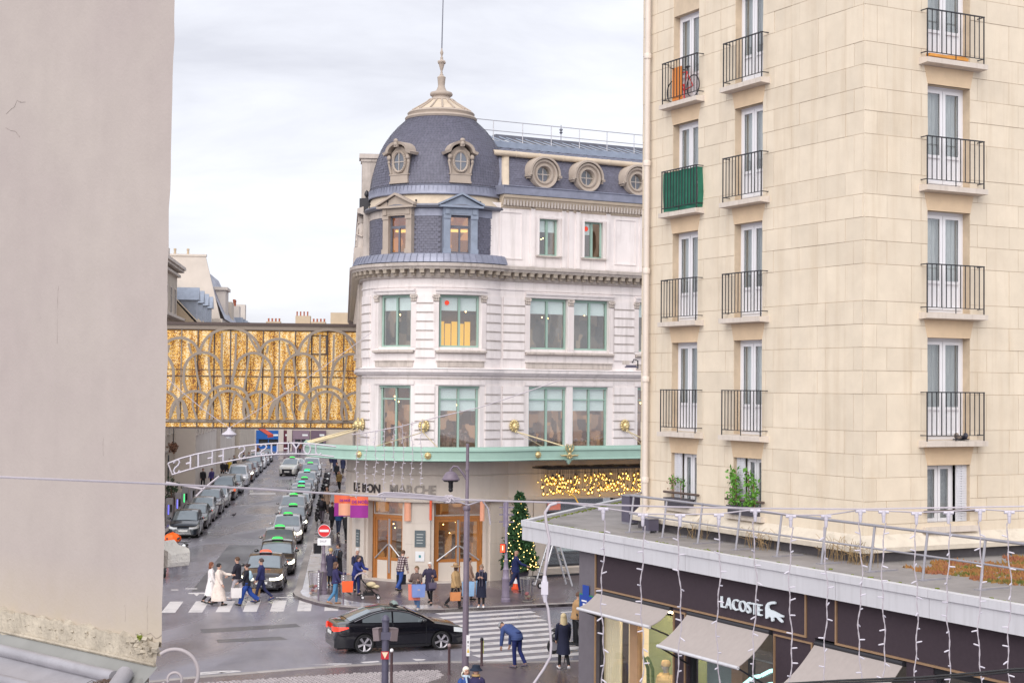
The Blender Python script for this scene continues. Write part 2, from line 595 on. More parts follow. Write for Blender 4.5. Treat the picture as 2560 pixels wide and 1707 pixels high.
for(a,b)in GROUPS:
 mb=MB()
 sweep(mb,a,b,[(0,10.55),(0.2,10.62),(0.2,10.7),(0.0,10.74)])
 seg(mb,a,b,0,0.09,10.2,10.24);seg(mb,a+0.05,b-0.05,0,0.05,9.95,10.2)
 mb.build('window_ledge',m_trim,store)
 mb=MB()
 sweep(mb,a-0.03,b+0.03,[(0,13.3),(0.08,13.3),(0.1,13.42),(0.16,13.44),(0.18,13.52),(0,13.55)])
 mb.build('window_hood',m_white,store)
 mb=MB()
 seg(mb,a-0.02,b+0.02,0,0.05,9.13,9.3)
 mb.build('window_hood',m_white,store)
for k,(o,z0,z1)in enumerate([(0.32,9.62,9.8)]):
 mb=MB();sweep(mb,S_T-60,S_END,[(0,9.55),(0.16,9.6),(0.2,9.66),(0.3,9.7),(0.32,9.84),(0.04,9.92),(0,9.92)])
 mb.build('string_course',m_white,store)
mb=MB();seg(mb,S_T,S_END,0,0.33,9.845,9.86);mb.build('string_course_flashing',m_zincd,store)
mb=MB();seg(mb,S_T,S_END,0,0.035,9.4,9.44);mb.build('string_course',m_trim,store)
mb=MB();sweep(mb,S_T,S_END,[(0,13.62),(0.05,13.62),(0.05,13.7),(0,13.7)]);mb.build('string_course',m_white,store)
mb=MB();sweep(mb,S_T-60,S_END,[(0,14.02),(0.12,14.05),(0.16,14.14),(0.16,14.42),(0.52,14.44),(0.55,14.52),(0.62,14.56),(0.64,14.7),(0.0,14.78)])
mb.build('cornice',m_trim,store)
mbm=MB();mbm.box((-0.1,-0.34,0.10),(0.1,0,0.27));mbm.box((-0.085,-0.2,-0.02),(0.085,0,0.1));mbm.box((-0.12,-0.36,0.235),(0.12,0,0.275))
me_mod=mbm.mesh('modillion',m_modil)
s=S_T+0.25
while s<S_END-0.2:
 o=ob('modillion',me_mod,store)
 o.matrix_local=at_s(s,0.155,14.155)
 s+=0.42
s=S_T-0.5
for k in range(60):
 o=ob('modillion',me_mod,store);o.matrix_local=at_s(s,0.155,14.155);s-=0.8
def big_window(a,b,z0,z1,kind,transom,blind,dot=False,lit=None):
 c=(a+b)/2
 w=(pth(b,-0.2)-pth(a,-0.2)).length-0.02
 root=ob('window',None,store)
 root.matrix_local=Matrix.Translation((*(pth(a,-0.2)+pth(b,-0.2))/2,0))@Matrix.Rotation(math.atan2(*((pth(b,0)-pth(a,0)).yx)),4,'Z')
 h=w/2
 mb=MB()
 fw=0.085
 mb.box((-h,-0.05,z0),(-h+fw,0.05,z1));mb.box((h-fw,-0.05,z0),(h,0.05,z1))
 mb.box((-h+fw,-0.05,z0),(h-fw,0.05,z0+fw));mb.box((-h+fw,-0.05,z1-fw*1.4),(h-fw,0.05,z1))
 mb.box((-0.045,-0.06,z0+fw),(0.045,0.04,z1-fw*1.4))
 if transom:
  for x0,x1 in((-h+fw,-0.045),(0.045,h-fw)):
   mb.box((x0,-0.04,transom-0.03),(x1,0.04,transom+0.03))
  mb.box((-h-0.03,-0.12,z1-0.11),(h+0.03,-0.05,z1+0.02))
 mb.build('frame',m_green,root)
 for x0,x1 in((-h+fw,-0.045),(0.045,h-fw)):
  MB().box((x0,-0.008,z0+fw),(x1,0.008,z1-fw*1.4)).build('pane',m_glass,root)
  if blind:
   MB().box((x0+0.01,0.07,blind),(x1-0.01,0.085,z1-fw*1.4)).build('blind',m_blind,root)
 room(-h-0.5,h+0.5,0.1,1.6,z0-0.05,z1+0.05).build('interior',lit or m_int,root)
 mb=MB()
 for k in range(3):
  mb.ball((random.uniform(-h*0.8,h*0.8),random.uniform(0.4,0.9),z1-random.uniform(0.5,0.9)),0.035,6,4)
 mb.build('spotlight',m_warm,root)
 if dot:
  mb=MB();mb.M=Matrix.Translation((-h*0.62,-0.012,z1-0.36))@Matrix.Rotation(PI/2,4,'X')
  mb.lathe([(0.0,-0.004),(0.11,-0.004),(0.11,0.004),(0.0,0.004)],16)
  mb.build('sticker',m_red,root)
 return root
m_intw=mat('interior_wall',(0.30,0.24,0.19),0.8,0.1,2)
for i,(a,b)in enumerate(WINS):
 big_window(a,b,F1[0],F1[1],1,F1[1]-0.62,(F1[1]-1.15)if i in(1,2,3)else None)
 big_window(a,b,F2[0],F2[1],2,None,F2[1]-0.72,dot=(i==1),lit=m_intd)
a,b=WINS[1]
gp=at_s((a+b)/2,-1.55,F2[0])
for k in range(6):
 mb=MB();mb.M=gp;mb.box((-0.95+k*0.32,-0.02,0.1),(-0.68+k*0.32,0.02,1.15+0.1*(k%2)));mb.build('amber_glow_strip',emit_mat('amber_curtain_glow',(1.0,0.52,0.04),0.42),store)  # yellow light on the curtains put in as glowing strips
for i,(a,b)in enumerate(WINS[:4]):
 root=None
 mb=MB()
 for k in range(5):
  p=pth(a+(b-a)*(0.15+0.17*k),-0.75)
  hh=random.uniform(0.25,0.8)
  mb.cbox((p.x,p.y,6.12+hh/2),(0.22,0.2,hh),ANG)
  mb.ball((p.x,p.y,6.12+hh+0.1),0.09,6,5)
 mb.build('shop_display',mat('display_goods',(0.42,0.25,0.2),0.6,0.6,5,rand=0.6),store)
AT=3.42
mb=MB();sweep(mb,S_T-1.5,0.05,[(-0.6,14.72),(0.5,14.76),(0.42,14.95),(0.3,15.15),(-0.1,15.22),(-0.6,15.22)])
mb.build('zinc_skirt',m_zinc,store)
mb=MB()
sx=S_T-0.4
while sx<-0.1:
 mb.tube([(*pth(sx,0.50),14.78),(*pth(sx,0.43),14.96),(*pth(sx,0.31),15.17)],0.018,5);sx+=0.28
mb.build('zinc_seam',m_zinc,store)
def ang(s):return A_CR+s/TR
def ring(mb,r0,r1,z0,z1,a0,a1,n=24):
 mb.grid([[(r*math.cos(a),r*math.sin(a),z)for r,z in((r1,z0),(r1,z1),(r0,z1),(r0,z0))]for a in[a0+(a1-a0)*i/n for i in range(n+1)]],closeu=True)
 for a in(a0,a1):
  mb.poly([(r*math.cos(a),r*math.sin(a),z)for r,z in((r1,z0),(r1,z1),(r0,z1),(r0,z0))])
A_L,A_R=ang(S_T)-R_(40),ang(0)+R_(40)
ring_mb=MB();ring(ring_mb,AT-0.12,AT-0.03,15.15,17.45,ang(-4.25),ang(-3.55));ring_mb=MB()
AWIN=[(-5.53,'stone'),(-2.28,'zinc')]
half=0.6
edges=[A_L,ang(-5.53)-half/AT,ang(-5.53)+half/AT,ang(-2.28)-half/AT,ang(-2.28)+half/AT,A_R]
mb=MB()
for a0,a1 in((edges[0],edges[1]),(edges[2],edges[3]),(edges[4],edges[5])):
 ring(mb,AT-0.3,AT-0.04,15.15,17.3,a0,a1,16)
for a0,a1 in((edges[1],edges[2]),(edges[3],edges[4])):
 ring(mb,AT-0.3,AT-0.04,16.98,17.3,a0,a1,6)
mb.build('attic_wall',m_slate2,store)
def slate_rows(name,prof,a0,a1,wid,hgt,m,parent=None,thick=0.018,jitter=0.12,point=False,skip=None):
 0
 mb=MB()
 L_=[0.0]
 for p,q in zip(prof[:-1],prof[1:]):
  L_.append(L_[-1]+math.hypot(q[0]-p[0],q[1]-p[1]))
 def P(t):
  t=max(0,min(L_[-1],t))
  for i in range(len(prof)-1):
   if t<=L_[i+1]+1e-9:
    f=(t-L_[i])/max(1e-9,L_[i+1]-L_[i])
    return(prof[i][0]+(prof[i+1][0]-prof[i][0])*f,prof[i][1]+(prof[i+1][1]-prof[i][1])*f)
  return prof[-1]
 nrow=int(L_[-1]/hgt)
 for r in range(nrow):
  t0,t1=L_[-1]*r/nrow,L_[-1]*(r+1)/nrow
  (r0,z0),(r1,z1)=P(t0),P(min(L_[-1],t1+hgt*0.25))
  dr,dz=r1-r0,z1-z0
  ln=math.hypot(dr,dz)or 1
  nr_,nz_=dz/ln,-dr/ln
  n=max(6,int((a1-a0)*r0/wid))
  for k in range(n):
   da=(a1-a0)/n
   c=a0+da*(k+(0.5 if r%2 else 0.0))
   if c+da/2>a1+da*0.6:continue
   if skip and skip(c,z0):continue
   lift=thick*random.uniform(0.7,1.5)
   g=da*0.46
   b0,bz=r0+nr_*lift,z0+nz_*lift
   b1,tz=r1+nr_*0.003,z1+nz_*0.003
   if point:
    rm,zm=(r0*0.65+r1*0.35)+nr_*lift*0.8,(z0*0.65+z1*0.35)+nz_*lift*0.8
    pts=[(b0,c,bz),(rm,c+g,zm),(b1,c+g,tz),(b1,c-g,tz),(rm,c-g,zm)]
   else:
    pts=[(b0,c-g,bz),(b0,c+g,bz),(b1,c+g,tz),(b1,c-g,tz)]
   mb.poly([(rr*math.cos(a),rr*math.sin(a),z)for rr,a,z in pts])
   if not point:
    mb.poly([((r0-0.0)*math.cos(a),(r0)*math.sin(a),z0)if kk else(b0*math.cos(a),b0*math.sin(a),bz)for a,kk in((c-g,1),(c+g,1),(c+g,0),(c-g,0))])
 o=mb.build(name,m,parent or store)
 o['kind']='stuff'
 return o
for a0,a1 in((edges[0]+0.03,edges[1]-0.09),(edges[2]+0.09,edges[3]-0.09),(edges[4]+0.09,edges[5]-0.04)):
 slate_rows('slate_tiles',[(AT-0.03,15.18),(AT-0.03,16.95)],a0,a1,0.17,0.115,m_slate)
 mb=MB();ring(mb,AT-0.1,AT+0.005,16.95,17.3,a0-0.02,a1+0.02,12);mb.build('frieze_band',m_zinc if a0>edges[1]else m_trim,store)
def attic_window(s,kind):
 m=m_dormer if kind=='stone'else m_bluez
 root=ob('attic_window',None,store)
 a=ang(s)
 root.matrix_local=Matrix.Translation((math.cos(a)*AT,math.sin(a)*AT,0))@Matrix.Rotation(a+PI/2,4,'Z')
 mb=MB()
 for sx in(-1,1):
  mb.box((sx*0.66-0.16,-0.12,15.2),(sx*0.66+0.16,0.25,16.98))
  mb.box((sx*0.66-0.19,-0.17,15.2),(sx*0.66+0.19,-0.12,15.42))
  mb.box((sx*0.66-0.18,-0.16,16.82),(sx*0.66+0.18,-0.12,16.98))
  mb.box((sx*0.66-0.10,-0.2,17.02),(sx*0.66+0.10,-0.15,17.26))
 mb.build('pilaster',m,root)
 mb=MB();mb.box((-0.84,-0.15,16.985),(0.84,0.25,17.32));mb.box((-0.55,-0.17,17.05),(0.55,-0.15,17.25));mb.build('lintel',m,root)
 mb=MB()
 mb.box((-1.05,-0.34,17.325),(1.05,0.3,17.42))
 mb.add([(-1.0,-0.22,17.42),(1.0,-0.22,17.42),(0,-0.22,17.9),(-1.0,0.5,17.42),(1.0,0.5,17.42),(0,0.5,17.9)],[(0,1,2),(5,4,3),(0,2,5,3),(2,1,4,5)])
 for sx in(-1,1):
  mb.add([(sx*1.09,-0.36,17.42),(sx*1.09,0.5,17.42),(0,0.5,17.93),(0,-0.36,17.93),(sx*1.09,-0.36,17.51),(sx*1.09,0.5,17.51),(0,0.5,18.03),(0,-0.36,18.03)],[(0,1,2,3),(4,5,6,7),(0,3,7,4),(1,2,6,5),(0,1,5,4)])
 mb.build('pediment',m,root)
 fm=m_zincd if kind=='stone'else m_zincd
 mb=MB()
 mb.box((-0.5,0.08,15.2),(-0.43,0.16,16.98));mb.box((0.43,0.08,15.2),(0.5,0.16,16.98));mb.box((-0.045,0.07,15.2),(0.045,0.15,16.45))
 mb.box((-0.43,0.08,15.2),(0.43,0.16,15.3));mb.box((-0.43,0.08,16.4),(0.43,0.16,16.52));mb.box((-0.43,0.08,16.9),(0.43,0.16,16.98))
 mb.build('frame',fm,root)
 for x0,x1,z0,z1 in((-0.43,-0.045,15.3,16.4),(0.045,0.43,15.3,16.4),(-0.43,0.43,16.52,16.9)):
  MB().box((x0,0.11,z0),(x1,0.12,z1)).build('pane',m_glass,root)
 room(-0.9,0.9,0.17,1.3,15.1,17.1).build('interior',interior_mat('amber_room',(0.2,0.1,0.05),(0.55,0.24,0.07),0.5,1.6,0.2,0.9,zscale=0.7),root)
 MB().box((-0.5,0.45,16.28),(0.5,0.8,16.38)).build('ceiling_glow',m_warms,root)
for s,k in AWIN:
 attic_window(s,k)
mb=MB();mb.lathe([(AT-0.2,17.3),(AT+0.2,17.32),(AT+0.26,17.42),(AT+0.22,17.5),(AT-0.1,17.55)],48,a0=A_L,a1=A_R);mb.build('gutter_cornice',m_zincd,store,smooth=40)
mb=MB();mb.lathe([(AT+0.12,17.5),(AT-0.02,17.78),(AT-0.06,17.98)],48,a0=A_L,a1=A_R);mb.build('cream_fascia',m_cream,store,smooth=40)
mb=MB();mb.lathe([(AT+0.04,17.96),(AT+0.07,18.0),(AT-0.0,18.38),(AT+0.03,18.42),(AT-0.05,18.47)],48,a0=A_L,a1=A_R);mb.build('zinc_band',m_zinc,store,smooth=40)
mb=MB()
for k in range(64):
 a=A_L+(A_R-A_L)*k/63
 mb.cbox(((AT+0.035)*math.cos(a),(AT+0.035)*math.sin(a),18.19),(0.03,0.03,0.38),a)
mb.build('zinc_seam',m_zinc,store)
mb=MB()
for k in range(9):
 a=A_L+(A_R-A_L)*(k+0.5)/9
 r=AT+0.24
 mb.tube([(r*math.cos(a),r*math.sin(a),17.46),(r*math.cos(a),r*math.sin(a),17.6)],0.02,5);mb.ball((r*math.cos(a),r*math.sin(a),17.64),0.055,6,5)
mb.build('gutter_bracket',m_dark,store)
DPROF=[(3.40,18.45),(3.37,18.7),(3.30,19.1),(3.20,19.5),(3.07,19.95),(2.90,20.4),(2.68,20.8),(2.42,21.17),(2.14,21.5),(1.85,21.77),(1.66,21.95)]
mb=MB();mb.lathe(DPROF,64);mb.build('dome',m_slate2,store,smooth=60)
slate_rows('slate_tiles',DPROF,R_(-270),R_(90),0.155,0.13,m_slate,point=True,thick=0.022)
mb=MB()
mb.lathe([(1.62,21.9),(1.72,21.93),(1.76,22.02),(1.70,22.1),(1.58,22.12),(1.6,22.2),(1.64,22.26),(1.58,22.33),(1.5,22.36)],48)
mb.build('cap_ring',m_dormer,store,smooth=40)
mb=MB();mb.lathe([(1.5,22.34),(1.1,22.58),(0.78,22.78),(0.62,22.92)],48);mb.build('cap_roof',m_cream,store,smooth=60)
for k in range(16):
 a=2*PI*k/16
 mb=MB();mb.tube([(r*math.cos(a),r*math.sin(a),z)for r,z in((1.52,22.36),(1.12,22.6),(0.8,22.8),(0.62,22.95))],0.04,6);mb.build('cap_rib',m_dormer,store,smooth=50)
mb=MB()
mb.lathe([(0.62,22.88),(0.66,22.93),(0.6,23.0),(0.46,23.03),(0.44,23.12),(0.54,23.18),(0.56,23.25),(0.52,23.33),(0.4,23.37),(0.26,23.42),(0.22,23.5),(0.17,23.62),(0.165,23.72),(0.17,23.74),(0.2,24.05),(0.21,24.08),(0.14,24.14),(0.085,24.18),(0.09,24.22),(0.05,24.27),(0.06,24.32),(0.04,24.38),(0.07,24.46),(0.13,24.68),(0.15,24.78),(0.19,24.84),(0.12,24.9),(0.06,24.97),(0.075,25.04),(0.035,25.1),(0.05,25.18),(0.085,25.28),(0.05,25.38),(0.025,25.46),(0.03,25.5),(0.016,25.56)],20)
for k in range(6):
 a=2*PI*k/6
 mb.ball((0.17*math.cos(a),0.17*math.sin(a),24.82),(0.05,0.05,0.08),6,5)
mb.build('finial',m_dormer,store,smooth=50)
mb=MB();mb.tube([(0,0,25.5),(0.03,0,27.2),(0.08,0,30.0)],[0.03,0.026,0.02],6);mb.build('flagpole',m_zincd,store,smooth=60)
def oculus_dormer(a):
 root=ob('dormer',None,store)
 root.matrix_local=Matrix.Translation((math.cos(a)*3.36,math.sin(a)*3.36,18.5))@Matrix.Rotation(a+PI/2,4,'Z')@Matrix.Scale(0.93,4)
 mb=MB()
 mb.box((-0.5,-0.02,0.18),(0.5,1.3,1.55))
 mb.add([],[])
 n=10
 top=[(-0.5+1.0*i/n,1.55+0.32*math.sin(PI*i/n))for i in range(n+1)]
 mb.add([(x,-0.02,z)for x,z in top]+[(x,1.5,z)for x,z in top],[tuple(range(n+1))]+[(i+1,i,n+1+i,n+2+i)for i in range(n)])
 mb.build('dormer_body',m_dormer,root)
 mb=MB();mb.box((-0.56,-0.12,0.0),(0.56,0.4,0.1));mb.box((-0.53,-0.08,0.1),(0.53,0.4,0.42));mb.box((-0.58,-0.11,0.42),(0.58,0.3,0.48));mb.build('dormer_base',m_dormer,root)
 mb=MB()
 pts=[(-0.82,1.42),(-0.62,1.5)]+[(0.56*math.cos(PI-PI*i/10),1.54+0.42*math.sin(PI*i/10))for i in range(11)]+[(0.62,1.5),(0.82,1.42)]
 rows=[]
 for i,(x,z)in enumerate(pts):
  j0,j1=pts[max(0,i-1)],pts[min(len(pts)-1,i+1)]
  d=Vector((j1[0]-j0[0],j1[1]-j0[1])).normalized();nx,nz=-d.y,d.x
  rows.append([(x,-0.3,z),(x+nx*0.13,-0.34,z+nz*0.13),(x+nx*0.16,0.6,z+nz*0.16),(x,0.6,z)])
 mb.grid(rows,closeu=True);mb.poly(rows[0]);mb.poly(rows[-1][::-1])
 mb.build('hood',m_dormer,root,smooth=35)
 mb=MB();mb.cbox((0,-0.32,1.95),(0.2,0.16,0.3));mb.ball((0,-0.38,2.12),(0.13,0.08,0.1),8,6);mb.ball((0,-0.4,1.95),(0.09,0.07,0.12),8,6);mb.build('keystone',m_dormer,root,smooth=50)
 mb=MB()
 for sx in(-1,1):
  mb.ball((sx*0.58,-0.14,1.3),(0.12,0.1,0.14),8,6);mb.ball((sx*0.6,-0.1,1.08),(0.08,0.08,0.12),8,6)
  mb.tube([(sx*0.56,-0.1,1.36),(sx*0.62,-0.1,1.05),(sx*0.55,-0.08,0.75),(sx*0.5,-0.06,0.5)],0.06,6)
 mb.build('volute',m_dormer,root,smooth=60)
 mb=MB()
 ra,rb,cz=0.31,0.45,1.08
 rows=[]
 for i in range(28):
  t=2*PI*i/28
  rows.append([((ra+q)*math.cos(t),y,cz+(rb+q)*math.sin(t))for q,y in((0.0,0.1),(0.0,-0.1),(0.05,-0.14),(0.12,-0.1),(0.12,0.0))])
 mb.grid(rows,closev=True)
 mb.build('oculus_frame',m_dormer,root,smooth=50)
 mb=MB()
 for i in range(26):
  t=2*PI*i/26
  mb.ball(((ra+0.07)*math.cos(t),-0.13,cz+(rb+0.07)*math.sin(t)),0.035,6,4)
 mb.build('pearl_ring',m_dormer,root,smooth=60)
 mb=MB();mb.poly([(ra*math.cos(2*PI*i/24),-0.035,cz+rb*math.sin(2*PI*i/24))for i in range(24)]);mb.build('oculus_back',m_flat,root)
 mb=MB();mb.poly([(ra*math.cos(2*PI*i/24),-0.06,cz+rb*math.sin(2*PI*i/24))for i in range(24)]);mb.build('pane',m_glass,root)
 mb=MB();mb.box((-0.02,-0.09,cz-rb),(0.02,-0.065,cz+rb));mb.box((-ra,-0.088,cz-0.02),(ra,-0.066,cz+0.02));mb.build('glazing_bar',m_trim,root)
for s in(-5.53,-2.28):
 oculus_dormer(ang(s))
mb=MB()
a=ang(S_T)
p=Vector((math.cos(a),math.sin(a)))*3.35+SDIR*1.2
mb.cbox((p.x,p.y,19.2),(0.9,0.9,2.0),math.atan2(SDIR.y,SDIR.x));mb.cbox((p.x,p.y,20.25),(1.15,1.15,0.22),math.atan2(SDIR.y,SDIR.x));mb.cbox((p.x,p.y,20.05),(1.0,1.0,0.14),math.atan2(SDIR.y,SDIR.x))
mb.build('chimney_stack',m_trim,store)
p=Vector((math.cos(a),math.sin(a)))*3.55+SDIR*0.4
mb=MB();mb.lathe([(0.05,0),(0.08,0.05),(0.05,0.1),(0.1,0.16),(0.13,0.25),(0.08,0.38),(0.0,0.45)],10,c=(p.x,p.y),z=18.1);mb.cbox((p.x,p.y,17.7),(0.7,0.7,0.8),a);mb.build('pine_cone_finial',m_dark,store,smooth=60)
for k in range(5):
 p=Vector((math.cos(a),math.sin(a)))*3.75+SDIR*(0.9+3.2*k)
 mb=MB()
 mb.cbox((p.x,p.y,15.4),(0.8,0.7,0.7),a)
 mb.tube([(p.x,p.y,15.7),(p.x+0.06,p.y,16.1),(p.x-0.04,p.y,16.5),(p.x,p.y,16.85),(p.x,p.y,17.0)],[0.22,0.26,0.21,0.2,0.08],10)
 mb.ball((p.x,p.y-0.02,17.1),(0.13,0.13,0.16),10,8)
 for sx in(-1,1):
  mb.tube([(p.x+sx*0.2,p.y,16.75),(p.x+sx*0.3,p.y-0.1,16.4),(p.x+sx*0.1,p.y-0.25,16.3)],[0.08,0.07,0.05],6)
 mb.build('stone_figure',m_trim,store,smooth=60)
def side(s,off,z0,z1,ln,name='pilaster',m=None):
 mb=MB();seg(mb,s-ln,s,-0.02,off,z0,z1);mb.build(name,m or m_trim,store)
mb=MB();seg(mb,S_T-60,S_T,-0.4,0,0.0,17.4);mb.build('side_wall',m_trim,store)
for k in range(14):
 s=S_T-1.2-k*4.2
 side(s,0.22,9.95,14.0,1.0);side(s,0.18,5.8,9.5,1.0)
 side(s-1.8,0.35,10.4,10.6,2.0,'balcony_slab');side(s-1.7,0.2,13.0,13.6,2.2,'window_hood')
 side(s-1.2,0.28,15.0,17.2,1.6,'dormer_front')
 side(s,0.25,17.0,17.6,1.0,'urn_base')
mb=MB();sweep(mb,S_T-60,S_T,[(0,17.3),(0.3,17.4),(0.3,17.6),(0,17.7)]);mb.build('upper_cornice',m_trim,store)
mb=MB()
p0=pth(S_T-0.2,-0.3);p1=pth(S_T-60,-0.3);q1=pth(S_T-60,-3.0);q0=pth(S_T-4.0,-3.0)
mb.add([(*p0,17.6),(*p1,17.6),(*q1,20.5),(*q0,20.5)],[(0,1,2,3)]);mb.build('side_roof',m_zinc,store)
AOFF=-0.12
def sbox(s0,s1,o0,o1,z0,z1,name,m,parent=None):
 mb=MB();mb.box((QL.x+s0,QL.y-o1,z0),(QL.x+s1,QL.y-o0,z1));return mb.build(name,m,parent or store)
AW=[(2.06,3.16),(4.55,5.68),(8.2,9.3),(10.7,11.8)]
mb=MB()
cur=-0.55
def lb(s0,s1,o0,o1,z0,z1):mb.box((QL.x+s0,QL.y-o1,z0),(QL.x+s1,QL.y-o0,z1))
for a_,b_ in AW:
 lb(cur,a_,-0.5,AOFF,14.78,17.75);lb(a_,b_,-0.5,AOFF,14.78,15.35);lb(a_,b_,-0.5,AOFF,17.12,17.75);cur=b_
lb(cur,S_END,-0.5,AOFF,14.78,17.75)
mb.build('attic_wall',m_white,store)
mb=MB();mb.box((QL.x-0.6,QL.y+0.12,14.78),(QL.x-0.551,QL.y+3.0,17.75));mb.build('attic_return_wall',m_white,store)
for(x0,x1)in((-0.02,1.2),(6.35,7.6),(12.3,13.5)):
 for(u0,u1,z0,z1)in((x0,x1,15.1,15.16),(x0,x1,17.3,17.36),(x0,x0+0.06,15.16,17.3),(x1-0.06,x1,15.16,17.3)):
  sbox(u0,u1,AOFF,AOFF+0.04,z0,z1,'panel_moulding',m_white)
for x in(1.75,3.45,3.85,4.25,5.95,7.9,9.6):
 sbox(x-0.12,x+0.12,AOFF,AOFF+0.06,14.8,17.7,'pilaster_strip',m_white)
mb=MB();sweep(mb,0.05,S_END,[(-0.3,17.5),(AOFF,17.5),(AOFF+0.06,17.55),(AOFF+0.06,17.62),(0.12,17.95),(0.2,18.0),(0.24,18.12),(-0.3,18.14)]);mb.build('attic_cornice',m_cream,store)
mbd=MB();mbd.box((-0.045,-0.2,0),(0.045,0,0.27));me_d=mbd.mesh('dentil',m_trim)
s=0.15
while s<S_END-0.1:
 o=ob('dentil',me_d,store);o.matrix_local=at_s(s,AOFF+0.02,17.63);s+=0.17
mb=MB();sweep(mb,-0.1,S_END,[(-0.4,18.12),(0.28,18.14),(0.28,18.2),(0.24,18.22),(0.22,18.5),(0.27,18.52),(0.27,18.56),(-0.4,18.56)]);mb.build('gutter',m_zinc,store)
def attic_sash(a_,b_,open_=False,dot=False):
 root=ob('attic_window',None,store)
 root.matrix_local=Matrix.Translation((QL.x+(a_+b_)/2,QL.y+0.32,0))
 h=(b_-a_)/2
 mb=MB();f=0.075
 z0,z1=15.35,17.12
 mb.box((-h,-0.05,z0),(-h+f,0.04,z1));mb.box((h-f,-0.05,z0),(h,0.04,z1));mb.box((-h+f,-0.05,z0),(h-f,0.04,z0+f));mb.box((-h+f,-0.05,z1-f),(h-f,0.04,z1))
 mb.box((-0.055,-0.06,z0+f),(0.055,0.04,z1-f))
 mb.build('frame',m_green,root)
 mb=MB();mb.box((-h-0.12,-0.34,z0-0.07),(h+0.12,-0.03,z0-0.001));mb.build('sill',m_trim,root)
 mb=MB()
 for u0,u1,q0,q1 in((-h-0.16,h+0.16,z1+0.03,z1+0.12),(-h-0.16,-h-0.07,z0,z1+0.03),(h+0.07,h+0.16,z0,z1+0.03)):
  mb.box((u0,-0.47,q0),(u1,-0.44,q1))
 mb.build('surround',m_white,root)
 panes=[(-h+f,-0.055)]+([]if open_ else[(0.055,h-f)])
 for x0,x1 in panes:
  MB().box((x0,-0.008,z0+f),(x1,0.008,z1-f)).build('pane',m_glass,root)
  MB().box((x0,0.06,z1-0.62),(x1,0.07,z1-f)).build('blind',m_blind,root)
 if open_:
  mb=MB();mb.M=Matrix.Translation((h-f,-0.02,0))@Matrix.Rotation(R_(-118),4,'Z')
  w=h-f-0.055
  for u0,u1,q0,q1 in((0,0.06,z0+f,z1-f),(w-0.06,w,z0+f,z1-f),(0.06,w-0.06,z0+f,z0+f+0.06),(0.06,w-0.06,z1-f-0.06,z1-f)):
   mb.box((u0,-0.02,q0),(u1,0.02,q1))
  mb.build('open_sash',m_green,root)
 room(-h-0.4,h+0.4,0.16,1.4,z0-0.1,z1+0.1).build('interior',m_intd,root)
 mb=MB()
 for k in range(3):mb.ball((random.uniform(-h*0.7,h*0.7),0.6,random.uniform(16.0,16.6)),0.03,6,4)
 mb.build('spotlight',m_warm,root)
 if dot:
  mb=MB();mb.M=Matrix.Translation((-h*0.52,-0.012,z1-0.33))@Matrix.Rotation(PI/2,4,'X');mb.lathe([(0.0,-0.004),(0.12,-0.004),(0.12,0.004),(0.0,0.004)],16);mb.build('sticker',m_red,root)
for i,(a_,b_)in enumerate(AW):
 attic_sash(a_,b_,i==1,i==1)
MZ0,MZ1,MB0,MB1=18.5,20.1,0.25,0.95
mb=MB();mb.add([(QL.x+0.15,QL.y+MB0,MZ0),(QL.x+S_END,QL.y+MB0,MZ0),(QL.x+S_END,QL.y+MB1,MZ1),(QL.x+0.55,QL.y+MB1,MZ1),(QL.x+S_END,QL.y+4,MZ0),(QL.x+0.15,QL.y+4,MZ0),(QL.x+S_END,QL.y+4,MZ1),(QL.x+0.55,QL.y+4,MZ1)],[(0,1,2,3),(0,3,7,5),(3,2,6,7),(1,4,6,2)]);mb.build('mansard',m_slate2,store)
mb=MB()
nr=16
for r in range(nr):
 t0,t1=r/nr,(r+1.25)/nr
 n=84
 for k in range(n):
  x=QL.x+0.62+(S_END-0.65)*(k+(0.5 if r%2 else 0))/n
  w=(S_END-0.65)/n*0.47
  l=random.uniform(0.010,0.024)
  y0,z0=QL.y+MB0+(MB1-MB0)*t0,MZ0+(MZ1-MZ0)*t0
  y1,z1=QL.y+MB0+(MB1-MB0)*min(1,t1),MZ0+(MZ1-MZ0)*min(1,t1)
  mb.poly([(x-w,y0-l,z0),(x+w,y0-l,z0),(x+w,y1-0.003,z1),(x-w,y1-0.003,z1)])
  mb.poly([(x-w,y0,z0),(x+w,y0,z0),(x+w,y0-l,z0),(x-w,y0-l,z0)])
o=mb.build('slate_tiles',m_slate,store);o['kind']='stuff'
mb=MB();mb.tube([(QL.x+0.32,QL.y+MB0-0.03,MZ0),(QL.x+0.66,QL.y+MB1-0.03,MZ1)],0.14,8,flat=(1.3,0.5));mb.build('hip_moulding',m_cream,store,smooth=50)
mb=MB();mb.tube([(QL.x+0.0,QL.y+MB1-0.08,MZ1+0.12),(QL.x+0.5,QL.y+MB1-0.12,MZ1+0.12),(QL.x+S_END,QL.y+MB1-0.12,MZ1+0.12)],0.14,12);mb.build('roll_moulding',m_cream,store,smooth=50)
mb=MB()
for k in range(11):
 x=QL.x+1.2+k*1.3
 mb.M=Matrix.Translation((x,QL.y+MB1-0.12,MZ1+0.12))@Matrix.Rotation(PI/2,4,'Y');mb.lathe([(0.15,-0.03),(0.16,0),(0.15,0.03)],12)
mb.build('roll_joint',m_cream,store)
